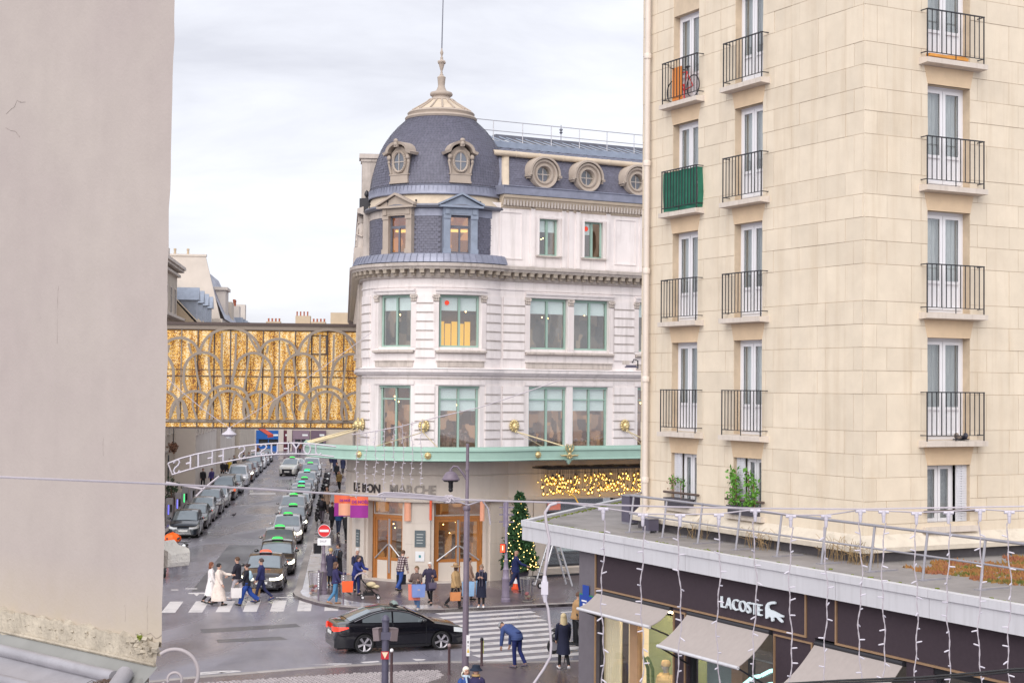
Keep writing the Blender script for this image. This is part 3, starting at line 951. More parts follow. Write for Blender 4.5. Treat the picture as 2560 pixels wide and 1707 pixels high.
def round_window(sx):
 root=ob('oculus',None,store)
 root.matrix_local=Matrix.Translation((QL.x+sx,QL.y+MB0+0.34,19.28))
 def annulus(name,prof,m,n=32):
  mb=MB();mb.grid([[(r*math.cos(2*PI*i/n),y,r*math.sin(2*PI*i/n))for r,y in prof]for i in range(n)],closev=True)
  mb.build(name,m,root,smooth=40)
 annulus('oculus_ring',[(0.36,0.2),(0.36,-0.34),(0.40,-0.42),(0.47,-0.42),(0.5,-0.36),(0.56,-0.36),(0.6,-0.46),(0.68,-0.48),(0.72,-0.42),(0.74,0.6)],m_dormer)
 mb=MB();n=18
 mb.grid([[(r*math.cos(t),y,r*math.sin(t))for r,y in((0.74,-0.40),(0.74,-0.54),(0.83,-0.54),(0.86,-0.4),(0.84,0.5))]for t in[-0.12+(PI+0.24)*i/n for i in range(n+1)]])
 for sg in(-1,1):mb.cbox((sg*0.84,-0.3,-0.1),(0.16,0.4,0.12));mb.cbox((sg*0.81,-0.26,-0.2),(0.1,0.3,0.1))
 mb.build('drip_hood',m_dormer,root,smooth=40)
 mb=MB();mb.poly([(0.36*math.cos(2*PI*i/24),0.0,0.36*math.sin(2*PI*i/24))for i in range(24)]);mb.build('oculus_back',m_flat,root)
 mb=MB();mb.poly([(0.36*math.cos(2*PI*i/24),-0.2,0.36*math.sin(2*PI*i/24))for i in range(24)]);mb.build('pane',m_glass,root)
 mb=MB();mb.box((-0.02,-0.23,-0.36),(0.02,-0.205,0.36));mb.box((-0.36,-0.229,-0.02),(0.36,-0.206,0.02));mb.build('glazing_bar',m_trim,root)
for sx in(2.42,4.85,7.7,10.4,13.0):
 round_window(sx)
mb=MB();mb.add([(QL.x-1.5,QL.y+MB1,MZ1+0.22),(QL.x+S_END,QL.y+MB1,MZ1+0.22),(QL.x+S_END,QL.y+4.2,21.1),(QL.x-1.5,QL.y+4.2,21.1),(QL.x+S_END,QL.y+12,21.3),(QL.x-1.5,QL.y+12,21.3)],[(0,1,2,3),(3,2,4,5)]);mb.build('zinc_roof',m_zinc,store)
mb=MB()
for k in range(30):
 x=QL.x-1.0+k*0.55
 mb.tube([(x,QL.y+MB1+0.05,MZ1+0.25),(x,QL.y+4.2,21.13)],0.035,5)
mb.build('zinc_seam',m_zinc,store)
mb=MB();mb.box((QL.x-0.4,QL.y+3.4,20.95),(QL.x+S_END,QL.y+3.9,21.25));mb.build('roof_gutter',m_bluez,store)
mb=MB();mb.add([(QL.x-0.3,QL.y+4.0,21.2),(QL.x+3.0,QL.y+4.0,21.2),(QL.x+3.0,QL.y+6.2,21.9),(QL.x-0.3,QL.y+6.2,21.9)],[(0,1,2,3)]);mb.build('skylight',mat('skylight_glazing',(0.5,0.52,0.56),0.15,0.05,2,metal=0.3),store)
mb=MB();mb.add([(QL.x+3.2,QL.y+4.0,21.2),(QL.x+S_END,QL.y+4.0,21.2),(QL.x+S_END,QL.y+6.6,22.0),(QL.x+3.2,QL.y+6.6,22.0)],[(0,1,2,3)]);mb.build('skylight',mat('louvred_skylight',(0.22,0.2,0.2),0.35,0.1,2),store)
mb=MB()
for k in range(28):
 x=QL.x-0.3+k*0.56
 y2=6.2 if x<QL.x+3.1 else 6.6
 mb.tube([(x,QL.y+4.0,21.25),(x,QL.y+y2,21.97+(0.06 if y2>6.3 else 0))],0.04,4)
mb.build('glazing_bar',m_bluez,store)
mb=MB();mb.box((QL.x+3.0,QL.y+6.5,21.95),(QL.x+S_END,QL.y+6.9,22.16));mb.build('roof_ridge',m_zincd,store)
mb=MB()
yy=QL.y+3.55
for k in range(10):
 x=QL.x-0.3+k*1.65
 mb.tube([(x,yy,21.2),(x,yy,22.28)],0.022,6)
 mb.tube([(x,yy,21.25),(x,yy+0.6,21.25)],0.02,5)
for z in(22.28,21.78):
 mb.tube([(QL.x-2.5,yy+0.6,z),(QL.x-0.3,yy,z),(QL.x+S_END,yy,z)],0.022,6)
mb.build('safety_rail',m_steel,store)
mb=MB();mb.tube([(QL.x+7.0,QL.y+6.7,22.1),(QL.x+7.0,QL.y+6.7,23.0)],0.02,5);mb.ball((QL.x+7.0,QL.y+6.7,22.75),(0.1,0.1,0.07),8,5);mb.lathe([(0.0,0),(0.1,0.1),(0.0,0.2)],8,c=(QL.x+7.0,QL.y+6.7),z=22.5);mb.build('roof_finial',m_zincd,store)
mb=MB();mb.add([(QL.x-0.35,QL.y+0.3,18.5),(QL.x+0.25,QL.y+0.3,18.5),(QL.x+0.5,QL.y+1.0,20.15),(QL.x-0.1,QL.y+1.4,20.5)],[(0,1,2,3)]);mb.build('valley_flashing',m_zinc,store)
GB0,GB1=0.22,0.62
DOORS=[(-6.5,-4.72),(-3.42,-1.2)]
holes=[(a,b,0.12,3.74)for a,b in DOORS]+[(2.3,6.1,0.55,4.25),(7.3,11.0,0.55,4.25)]
wall_with_holes('base_wall',0.0,3.85,holes,GB0,GB1-0.12,m_base)
for i,(a,b)in enumerate([(-8.6,-8.02),(-7.6,-6.62),(-4.58,-3.56),(-1.05,-0.45),(0.5,1.5),(1.55,2.2),(6.2,7.2),(11.1,12.3)]):
 for z0,z1 in((0.0,0.9),(0.905,1.85),(1.855,2.8),(2.805,3.74)):
  seg(MB(),a,b,GB0+0.1,GB1,z0,z1).build('stone_block',m_base,store)
mb=MB();sweep(mb,S_T,S_END,[(GB0,3.85),(GB1+0.22,3.78),(GB1+0.24,3.84),(GB1+0.08,3.95),(GB1+0.06,4.95),(GB1+0.1,4.97),(GB1+0.1,5.0),(GB1+0.04,5.02),(GB1+0.04,5.6),(GB0,5.6)]);mb.build('sign_band',m_base,store)
mb=MB();seg(mb,S_T,S_END,-0.4,GB0,5.58,5.75);seg(mb,1.3,6.3,GB0,GB1+0.02,4.25,4.3);mb.build('soffit',m_base,store)
mb=MB();seg(mb,-8.7,-6.55,GB1-0.1,GB1+0.02,0.0,0.1);seg(mb,-4.6,-3.55,GB1-0.1,GB1+0.02,0,0.1);mb.build('plinth',m_trim,store)
mb=MB();seg(mb,0.45,2.3,GB1,GB1+0.06,0,0.22);seg(mb,2.3,S_END,GB1-0.14,GB1-0.06,0,0.2);mb.build('plinth',m_dark,store)
mb=MB()
for k in range(5):seg(mb,2.3,11.1,GB1-0.12,GB1-0.05,0.24+k*0.06,0.275+k*0.06)
mb.build('ventilation_grille',m_base,store)
mb=MB()
for a,b in DOORS:seg(mb,a-0.05,b+0.05,-0.3,GB1+0.05,0.0,0.155)
mb.build('door_step',mat('pale_threshold',(0.55,0.5,0.46),0.6,0.08,4),store)
def entrance(a,b,leafs):
 root=ob('entrance_door',None,store)
 pa,pb=pth(a,0.12),pth(b,0.12)
 w=(pb-pa).length;h=w/2
 root.matrix_local=Matrix.Translation((*(pa+pb)/2,0.12))@Matrix.Rotation(math.atan2(pb.y-pa.y,pb.x-pa.x),4,'Z')
 mb=MB()
 mb.box((-h,-0.06,0.036),(-h+0.1,0.06,2.86));mb.box((h-0.1,-0.06,0),(h,0.06,2.86));mb.box((-h,-0.06,2.86),(h,0.06,2.98))
 mb.build('door_frame',m_wood,root)
 n=leafs;lw=(2*h-0.2)/n
 for k in range(n):
  x0=-h+0.1+k*lw;x1=x0+lw
  lf=ob('door_leaf',None,root)
  mb=MB()
  for u0,u1,z0,z1 in((x0+0.005,x0+0.11,0.02,2.85),(x1-0.11,x1-0.005,0.02,2.85),(x0+0.11,x1-0.11,2.72,2.85),(x0+0.11,x1-0.11,0.88,1.02)):
   mb.box((u0,-0.03,z0),(u1,0.03,z1))
  mb.build('leaf_frame',m_wood,lf)
  MB().box((x0+0.11,-0.02,0.02),(x1-0.11,0.02,0.88)).build('kick_panel',m_base,lf)
  MB().box((x0+0.11,-0.008,1.02),(x1-0.11,0.008,2.72)).build('pane',m_glass,lf)
  mb=MB()
  sg=1 if k%2==0 else -1
  xa,xb=(x0+0.02,x1-0.06)if sg>0 else(x1-0.02,x0+0.06)
  mb.tube([(xa,-0.08,0.95),(xb,-0.08,1.62)],0.035,6);mb.build('pull_bar',m_steel,lf)
  mb=MB();xx=x1-0.03 if sg>0 else x0+0.03
  mb.box((xx-0.02,-0.05,0.3),(xx+0.02,-0.031,2.8));mb.build('edge_strip',m_steel,lf)
 mb=MB();mb.box((-h,-0.05,2.99),(-h+0.06,0.03,3.62));mb.box((h-0.06,-0.05,2.99),(h,0.03,3.62));mb.box((-h+0.06,-0.05,3.56),(h-0.06,0.03,3.62));mb.box((-h+0.06,-0.05,2.99),(h-0.06,0.03,3.05));mb.build('transom_frame',m_trim,root)
 MB().box((-h+0.06,-0.01,3.05),(h-0.06,0.01,3.56)).build('transom_pane',m_glass,root)
 room(-h-0.5,h+0.5,0.15,2.0,-0.05,3.7).build('interior',interior_mat('door_interior',(0.2,0.1,0.05),(0.62,0.30,0.10),0.42,1.8,0.35,0.98,zscale=0.6),root)
 mb=MB();mb.box((-h*0.75,1.4,0.1),(-h*0.2,1.5,2.2));mb.box((h*0.15,1.5,0.1),(h*0.7,1.6,2.0));mb.build('display_shelf',mat('shop_shelf',(0.3,0.2,0.13),0.6,0.3,4),root)
 mb=MB()
 for k in range(6):
  for j in range(2):mb.box((-h*0.7+j*h*0.95,1.36+j*0.1,0.5+k*0.28),(-h*0.3+j*h*0.95,1.39+j*0.1,0.58+k*0.28))
 mb.build('display_box',mat('pale_goods',(0.6,0.55,0.5),0.6,0.3,6),root)
 mb=MB()
 for k in range(5):mb.ball((random.uniform(-h*0.8,h*0.8),1.2,random.uniform(2.0,2.7)),0.03,6,4)
 mb.build('spotlight',m_warm,root)
for(a,b),n in zip(DOORS,(2,2)):
 entrance(a,b,n)
for a,b in((2.3,6.1),(7.3,11.0)):
 root=ob('display_window',None,store)
 root.matrix_local=Matrix.Translation((QL.x+(a+b)/2,QL.y-0.25,0))
 h=(b-a)/2
 mb=MB();mb.box((-h,-0.05,0.55),(-h+0.1,0.05,4.25));mb.box((h-0.1,-0.05,0.55),(h,0.05,4.25));mb.box((-h+0.1,-0.05,0.55),(h-0.1,0.05,0.65));mb.box((-h+0.1,-0.05,4.15),(h-0.1,0.05,4.25));mb.box((-h+0.1,-0.05,3.05),(h-0.1,0.05,3.15));mb.build('frame',m_dark,root)
 MB().box((-h+0.1,-0.008,0.65),(h-0.1,0.008,3.05)).build('pane',m_glass,root)
 MB().box((-h+0.1,-0.008,3.15),(h-0.1,0.008,4.15)).build('pane',m_glass,root)
 MB().box((-h+0.75,0.1,1.25),(h-0.25,0.13,2.9)).build('window_shade',mat('pale_window_shade',(0.62,0.64,0.66),0.8,0.03,2),root)
 MB().box((-h,0.9,0.5),(h,0.95,4.3)).build('interior',mat('dark_backdrop',(0.03,0.028,0.04),0.8,0.1,2),root)
 MB().box((-h+0.4,0.35,3.2),(-h+1.1,0.38,3.6)).build('orange_panel',mat('orange_panel',(0.7,0.12,0.04),0.6,0,1,emit=(0.8,0.14,0.04),es=0.3),root)
for s,z0,z1,w,m,nm in((-7.05,1.55,2.35,0.34,'plaque_slate','plaque'),(-3.95,1.75,2.5,0.5,'plaque_slate','plaque'),(-7.05,1.05,1.5,0.26,'notice','notice'),(-3.95,1.1,1.55,0.42,'notice','notice')):
 root=ob(nm,None,store);root.matrix_local=at_s(s,GB1+0.004,0)
 mm=mat('plaque_slate',(0.10,0.125,0.14),0.4,0.1,5)if m=='plaque_slate'else mat('notice_white',(0.72,0.72,0.74),0.5,0,1)
 MB().box((-w/2,-0.03,z0),(w/2,0.0,z1)).build('plate',mm,root)
 mb=MB()
 if nm=='plaque':
  for k in range(4):mb.box((-w*0.32,-0.034,z1-0.2-k*0.13),(w*(0.3-0.06*(k%2)),-0.031,z1-0.16-k*0.13))
  mb.build('engraving',mat('engraving_pale',(0.4,0.42,0.42),0.5,0,1),root)
 else:
  mb.box((-0.05,-0.034,(z0+z1)/2-0.06),(0.05,-0.031,(z0+z1)/2+0.06));mb.build('pictogram',mat('teal_print',(0.05,0.25,0.28),0.5,0,1),root)
def letters_on_wall(txt,s0,size,gap,off,z,m):
 s=s0
 for ch in txt:
  if ch==' ':
   s+=size*0.3;continue
  me=text_mesh(ch,size,0.02,0.012)
  xs=[v.co.x for v in me.vertices]
  w=max(xs)-min(xs)
  for v in me.vertices:v.co.x-=min(xs)+0
  me.materials.clear();me.materials.append(m)
  o=ob('letter',me,store)
  o.matrix_local=at_s(s+w/2,off,z)@Matrix.Translation((-w/2,-0.02,0))
  s+=(w+gap)*TR/(TR+off)
m_let=mat('bronze_lettering',(0.07,0.06,0.06),0.35,0.1,5,metal=0.5)
m_letp=mat('worn_bronze_lettering',(0.26,0.23,0.21),0.4,0.1,5,metal=0.4)  # lighter tone for the last word
letters_on_wall('LE BON',-7.3,0.56,0.035,GB1+0.09,4.14,m_let)
letters_on_wall('MARCHE',-5.22,0.58,0.01,GB1+0.09,4.14,m_letp)
CO=2.7
mb=MB()
sweep(mb,S_T-2.6,S_END,[(CO-0.25,5.72),(CO,5.72),(CO+0.03,5.76),(CO,5.8),(CO,6.14),(CO+0.06,6.17),(CO+0.05,6.28),(CO-0.02,6.3),(CO-0.02,6.36),(CO-0.25,6.36)],step=0.25)
mb.build('canopy_band',m_canopyg,store,smooth=30)
mb=MB();sweep(mb,S_T-2.5,S_END,[(GB1,5.78),(CO-0.2,5.84),(CO-0.2,5.9),(0.0,6.02),(0.0,5.78)],step=0.3);mb.build('canopy_deck',m_zinc,store)
mb=MB()
sx=S_T-0.8
while sx<S_END:
 p,q=pth(sx,GB1+0.05),pth(sx,CO-0.24)
 mb.tube([(*p,5.72),(*q,5.74)],0.05,4);sx+=0.45
mb.build('canopy_rib',m_trim,store)
mb=MB()
for s in(-6.65,-4.9,3.0):pass
for s in(-5.45,-3.55,0.6):
 M=at_s(s,CO+0.01,5.98)
 for nm,prof in(('boss',[(0.15,0.0),(0.15,0.02),(0.11,0.03),(0.1,0.05),(0.06,0.09),(0.0,0.1)]),):
  mb=MB();mb.M=M@Matrix.Rotation(PI/2,4,'X');mb.lathe(prof,16)
  for k in range(10):mb.ball((0.13*math.cos(k*PI/5),0.13*math.sin(k*PI/5),0.025),0.028,6,4)
  mb.build('boss',m_gold,store,smooth=50)
def rosette(s):
 M=at_s(s,CO+0.03,6.12)
 mb=MB();mb.M=M
 mb.box((-0.2,-0.02,-0.4),(0.2,0.05,0.26));mb.lathe([(0.0,-0.62),(0.07,-0.55),(0.14,-0.42),(0.0,-0.4)],10)
 mb.build('ornament_plinth',m_canopyg,store)
 mb=MB();mb.M=M
 for sx in(-1,1):
  pts=[(sx*0.02,-0.06,-0.1),(sx*0.16,-0.09,0.05),(sx*0.22,-0.1,0.2),(sx*0.16,-0.1,0.32),(sx*0.05,-0.1,0.3),(sx*0.06,-0.1,0.2),(sx*0.13,-0.1,0.18)]
  mb.tube(pts,0.032,6)
  mb.tube([(sx*0.02,-0.06,-0.15),(sx*0.14,-0.1,-0.2),(sx*0.3,-0.1,-0.18),(sx*0.42,-0.08,-0.2),(sx*0.48,-0.06,-0.14)],[0.05,0.05,0.045,0.03,0.015],6)
  mb.ball((sx*0.1,-0.1,-0.26),(0.06,0.04,0.05),6,4)
 mb.ball((0,-0.12,0.08),(0.07,0.06,0.1),8,6);mb.ball((0,-0.1,-0.14),(0.09,0.06,0.11),8,6);mb.ball((0,-0.1,-0.3),(0.05,0.04,0.07),6,5)
 mb.build('gilt_ornament',m_gold,store,smooth=60)
LIONS=[-8.75,-7.75,-3.92,0.72,6.85,13.0]
for s in(2.2,7.15,12.0):rosette(s)
def lion(s):
 mb=MB();mb.M=at_s(s,0.09,7.2)
 mb.ball((0,-0.12,0.0),(0.17,0.16,0.2),12,9)
 for k in range(12):
  t=2*PI*k/12
  mb.ball((0.2*math.cos(t),-0.06,0.03+0.22*math.sin(t)),(0.075,0.07,0.085),6,5)
 mb.ball((0,-0.26,-0.06),(0.09,0.1,0.075),8,6);mb.ball((0,-0.27,-0.17),(0.07,0.06,0.04),6,5)
 mb.ball((-0.06,-0.26,0.05),(0.03,0.03,0.02),6,4);mb.ball((0.06,-0.26,0.05),(0.03,0.03,0.02),6,4)
 n=12
 mb.grid([[(0.06*math.cos(t)+0.0,-0.3-0.02,-0.26+0.06*math.sin(t))for t in[2*PI*i/n for i in range(n)]],[(0.085*math.cos(t),-0.3,-0.26+0.085*math.sin(t))for t in[2*PI*i/n for i in range(n)]]],closeu=True)
 mb.build('lion_head',m_gold,store,smooth=60)
for s in LIONS:lion(s)
def rod(s0,s1,o1=CO-0.1,z1=6.34,r=0.022):
 a=pth(s0,0.42);b=pth(s1,o1)
 mb=MB();mb.tube([(*a,6.95),(*b,z1)],r,6);mb.build('tie_rod',m_rod,store,smooth=60)
rod(-3.92,-5.0);rod(-3.92,-3.3);rod(0.72,0.9,r=0.012);rod(0.72,2.2,z1=6.3,r=0.035);rod(6.85,7.15,z1=6.3,r=0.035);rod(6.85,6.3,r=0.014);rod(13.0,12.0,r=0.03)
for d in(-0.35,0.0,0.4):rod(-7.75,-7.9+d,r=0.03);rod(-8.75,S_T-0.1+d*1.6,r=0.03)
ch=thing('bulb_chandelier','cloud of golden glass bulbs on dark cords under the green canopy','light installation',(SX,SY,0),ANG)
mb=MB()
x0,x1=QL.x+1.3,QL.x+11.5
ya,yb=QL.y-CO+0.3,QL.y-GB1-0.3
for y in(ya,(ya+yb)/2,yb):mb.tube([(x0,y,5.3),(x1,y,5.3)],0.035,4)
k=x0
while k<=x1+0.01:
 mb.tube([(k,ya,5.3),(k,yb,5.3)],0.03,4);k+=1.7
k=x0
while k<=x1:
 mb.tube([(k,ya,5.42+0.05*math.sin(k*9)),(k+0.12,yb,5.36)],0.014,4);k+=0.16
mb.build('truss',m_dark,ch)
mbb=MB();mbb.ball((0,0,0),0.075,10,7);mbb.cur=1;mbb.ball((0,0,0.0),(0.024,0.024,0.034),6,5);mbb.cur=2;mbb.lathe([(0.022,0.07),(0.022,0.13),(0.0,0.13)],6)
gm=glass_mat('bulb_glass',(0.95,0.85,0.62),0.08)
me_b=mbb.mesh('bulb',[gm,m_bulb,m_dark],smooth=50)
cords=MB()
rnd=random.Random(3)
for i in range(290):
 x=rnd.uniform(x0+0.05,x0+7.0);y=rnd.uniform(ya+0.05,yb)
 f=(x-x0)/7.0
 z=rnd.uniform(3.95+0.25*rnd.random(),5.0)
 o=ob('bulb',me_b,ch,loc=(x,y,z));sc=rnd.choice((0.75,0.9,1.0,1.25,1.5));o.scale=(sc,sc,sc)
 cords.tube([(x,y,z+0.1),(x,y,5.3)],0.005,3,cap=False)
o=cords.build('cord',m_dark,ch);o['kind']='stuff'
#  cream stone apartment block
KX,KY=7.46,32.6
apt=thing('apartment_block','tall cream stone apartment block with black window railings','building',(KX,KY,0),ANG)
m_block=mat('cream_limestone',(0.70,0.607,0.485),0.85,0.08,1.6,streak=(0.5,(0.50,0.38,0.25),2.6),bump=0.12,bscale=40,rand=0.05,dirt=0.22,dirtcol=(0.50,0.40,0.30))
m_joint=mat('mortar_joint',(0.56,0.45,0.33),0.9,0.15,3)
m_slab=mat('pale_concrete_slab',(0.62,0.55,0.49),0.8,0.07,3,streak=(0.5,(0.36,0.3,0.25),8.0),dirt=0.3,dirtcol=(0.45,0.38,0.32))
m_iron=mat('black_wrought_iron',(0.03,0.03,0.036),0.45,0.1,8)
m_shut=mat('white_shutter',(0.68,0.68,0.72),0.5,0.05,3)
m_curt=mat('net_curtain',(0.5,0.48,0.5),0.9,0.25,9,stretch=(5,5,0.3),rand=0.25)
m_roomd=mat('dark_room',(0.05,0.05,0.055),0.9,0.3,1.5,rand=0.5)
FLO=2.77;Z0=7.96
APT_TOP=21.85
RFW=(1.77,3.0);LF1=(3.56,4.65);LF2=(6.18,7.3)
LW,RW=8.75,12.0
def openings():
 o=[]
 for k in range(-1,5):
  if k==-1:o.append((6.1,7.46))
  else:o.append((Z0+FLO*k,Z0+FLO*k+2.22))
 return o
OPS=openings()
def face_pieces(u0,u1,cols,name):
 mb=MB()
 def bx(a,b,z0,z1):
  if name=='R':mb.box((a,0.012,z0),(b,0.4,z1))
  else:mb.box((0.012,a,z0),(0.4,b,z1))
 cur=u0
 for(a,b)in cols:
  bx(cur,a,5.3,APT_TOP);cur=b
  z=5.3
  for(h0,h1)in OPS:
   bx(a,b,z,h0);z=h1
  if z<APT_TOP:bx(a,b,z,APT_TOP)
 bx(cur,u1,5.3,APT_TOP)
 return mb
face_pieces(0.4,RW,[RFW],'R').build('wall',m_joint,apt)
face_pieces(0.012,LW,[LF1,LF2],'L').build('wall',m_joint,apt)
MB().box((0.8,0.8,0),(RW,LW,APT_TOP)).build('core',m_roomd,apt)
rows=[]
z=5.95
pat=[0.495,0.495,0.495,0.495,0.79]
i=0
zz=Z0-0.06
start=Z0-2*FLO-0.3
z=start;k=0
while z<APT_TOP:
 h=pat[(k+3)%5]
 if z+h>5.95:rows.append((max(z,5.95),min(z+h,APT_TOP)))
 z+=h;k+=1
nblk=0
def block(face,a,b,z0,z1):
 g=0.0045
 d=random.uniform(-0.004,0.006)
 if face=='R':mb=MB().box((a+g,-d,z0+g),(b-g,0.05,z1-g))
 else:mb=MB().box((-d,a+g,z0+g),(0.05,b-g,z1-g))
 mb.build('stone_block',m_block,apt)
def cut(a,b,z0,z1,cols):
 0
 out=[(a,b)]
 for(c0,c1)in cols:
  for(h0,h1)in OPS:
   if min(z1,h1)-max(z0,h0)>0.12:
    nxt=[]
    for(p,q)in out:
     if q<=c0 or p>=c1:nxt.append((p,q));continue
     if p<c0:nxt.append((p,c0))
     if q>c1:nxt.append((c1,q))
    out=nxt
 return[(p,q)for p,q in out if q-p>0.03]
fill_R,fill_L=[],[]
rest=MB()
for r,(z0,z1)in enumerate(rows):
 x=-0.001 if r%2 else -0.001
 cur=0.0;first=True
 w0=(0.34,0.62)[r%2]
 edges_=[0.0,w0]
 while edges_[-1]<6.6:edges_.append(edges_[-1]+0.96)
 for a,b in zip(edges_[:-1],edges_[1:]):
  for(p,q)in cut(a,b,z0,z1,[RFW]):
   if p<4.3 and z0<17.5 and q-p>0.2:block('R',p,q,z0,z1);nblk+=1
   else:
    rest.box((p+0.006,0,z0+0.006),(q-0.006,0.05,z1-0.006))
 edges_=[0.051,(0.62,0.34)[r%2]]
 while edges_[-1]<LW-0.4:edges_.append(min(LW,edges_[-1]+0.93))
 if LW-edges_[-1]>0.05:edges_.append(LW)
 for a,b in zip(edges_[:-1],edges_[1:]):
  for(p,q)in cut(a,b,z0,z1,[LF1,LF2]):
   if p>7.2 or z0>18.4 or q-p<0.18 or(p>5.0 and z0>17.6):
    rest.box((0,p+0.006,z0+0.006),(0.05,q-0.006,z1-0.006))
   else:block('L',p,q,z0,z1);nblk+=1
o=rest.build('stone_block',m_block,apt);o['kind']='stuff'
print('apartment blocks',nblk)
MB().box((-0.012,-0.012,APT_TOP),(RW,LW,APT_TOP+0.3)).build('cornice',m_slab,apt)
mb=MB();mb.prism([(-0.3,-0.3),(RW,-0.3),(RW,0.06),(0.06,0.06),(0.06,LW),(-0.3,LW)],5.62,5.72)
mb.add([(-0.3,-0.3,5.72),(RW,-0.3,5.72),(RW,0.0,5.96),(0.0,0.0,5.96),(0.0,LW,5.96),(-0.3,LW,5.72)],[(0,1,2,3),(0,3,4,5)])
mb.build('plinth_ledge',mat('mossy_ledge_stone',(0.60,0.535,0.45),0.85,0.12,3,dirt=0.6,dirtcol=(0.22,0.2,0.16)),apt)
MB().box((-0.06,-0.06,5.2),(RW,LW,5.62)).build('upstand',mat('dark_grey_upstand',(0.12,0.11,0.12),0.85,0.25,3),apt)  # dark grey band between ledge and roof
def lintel_splay(face,a,b,z):
 pass
rail_lib={}
def balcony(face,a,b,z,netting=False,first=False):
 0
 M=Matrix.Identity(4)if face=='R'else Matrix.Translation((0,b+a,0))@Matrix.Rotation(-PI/2,4,'Z')
 sa,sb=a-0.26,b+0.28
 mb=MB();mb.M=M
 mb.add([(sa,-0.27,z-0.14),(sb,-0.27,z-0.14),(sb,0.05,z-0.16),(sa,0.05,z-0.16),(sa,-0.27,z-0.03),(sb,-0.27,z-0.03),(sb,0.05,z-0.003),(sa,0.05,z-0.003)],[(0,3,2,1),(4,5,6,7),(0,1,5,4),(1,2,6,5),(2,3,7,6),(3,0,4,7)])
 mb.build('balcony_slab',m_slab,apt)
 mb=MB();mb.M=M
 mb.add([(a-0.1,-0.012,z-0.16),(b+0.1,-0.012,z-0.16),(b,-0.012,z-0.55),(a,-0.012,z-0.55),(a-0.1,0.05,z-0.16),(b+0.1,0.05,z-0.16),(b,0.05,z-0.55),(a,0.05,z-0.55)],[(0,3,2,1),(0,1,5,4),(2,3,7,6),(1,2,6,5),(3,0,4,7)])
 mb.build('keystone_lintel',mat('ochre_stained_stone',(0.66,0.50,0.34),0.85,0.12,1.5,dirt=0.4,dirtcol=(0.48,0.33,0.2)),apt)
 rl=ob('window_railing',None,apt)
 ra,rb=a-0.2,b+0.22
 y=-0.2
 mb=MB();mb.M=M
 n=12
 for i in range(n+1):
  x=ra+(rb-ra)*i/n
  e=i in(0,n)
  w=0.011 if e else 0.008
  zb=z-0.03 if e or i==n//2 else z+0.1
  mb.box((x-w,y-w,zb),(x+w,y+w,z+1.02))
 mb.build('baluster',m_iron,rl)
 mb=MB();mb.M=M
 mb.box((ra-0.01,y-0.018,z+1.02),(rb+0.01,y+0.018,z+1.045));mb.box((ra-0.01,y-0.012,z+0.09),(rb+0.01,y+0.012,z+0.105))
 for x in(ra,rb):
  for q in(z+1.02,z+0.09):mb.box((x-0.01,y,q),(x+0.01,0.05,q+0.02))
 mb.build('rail',m_iron,rl)
 return M
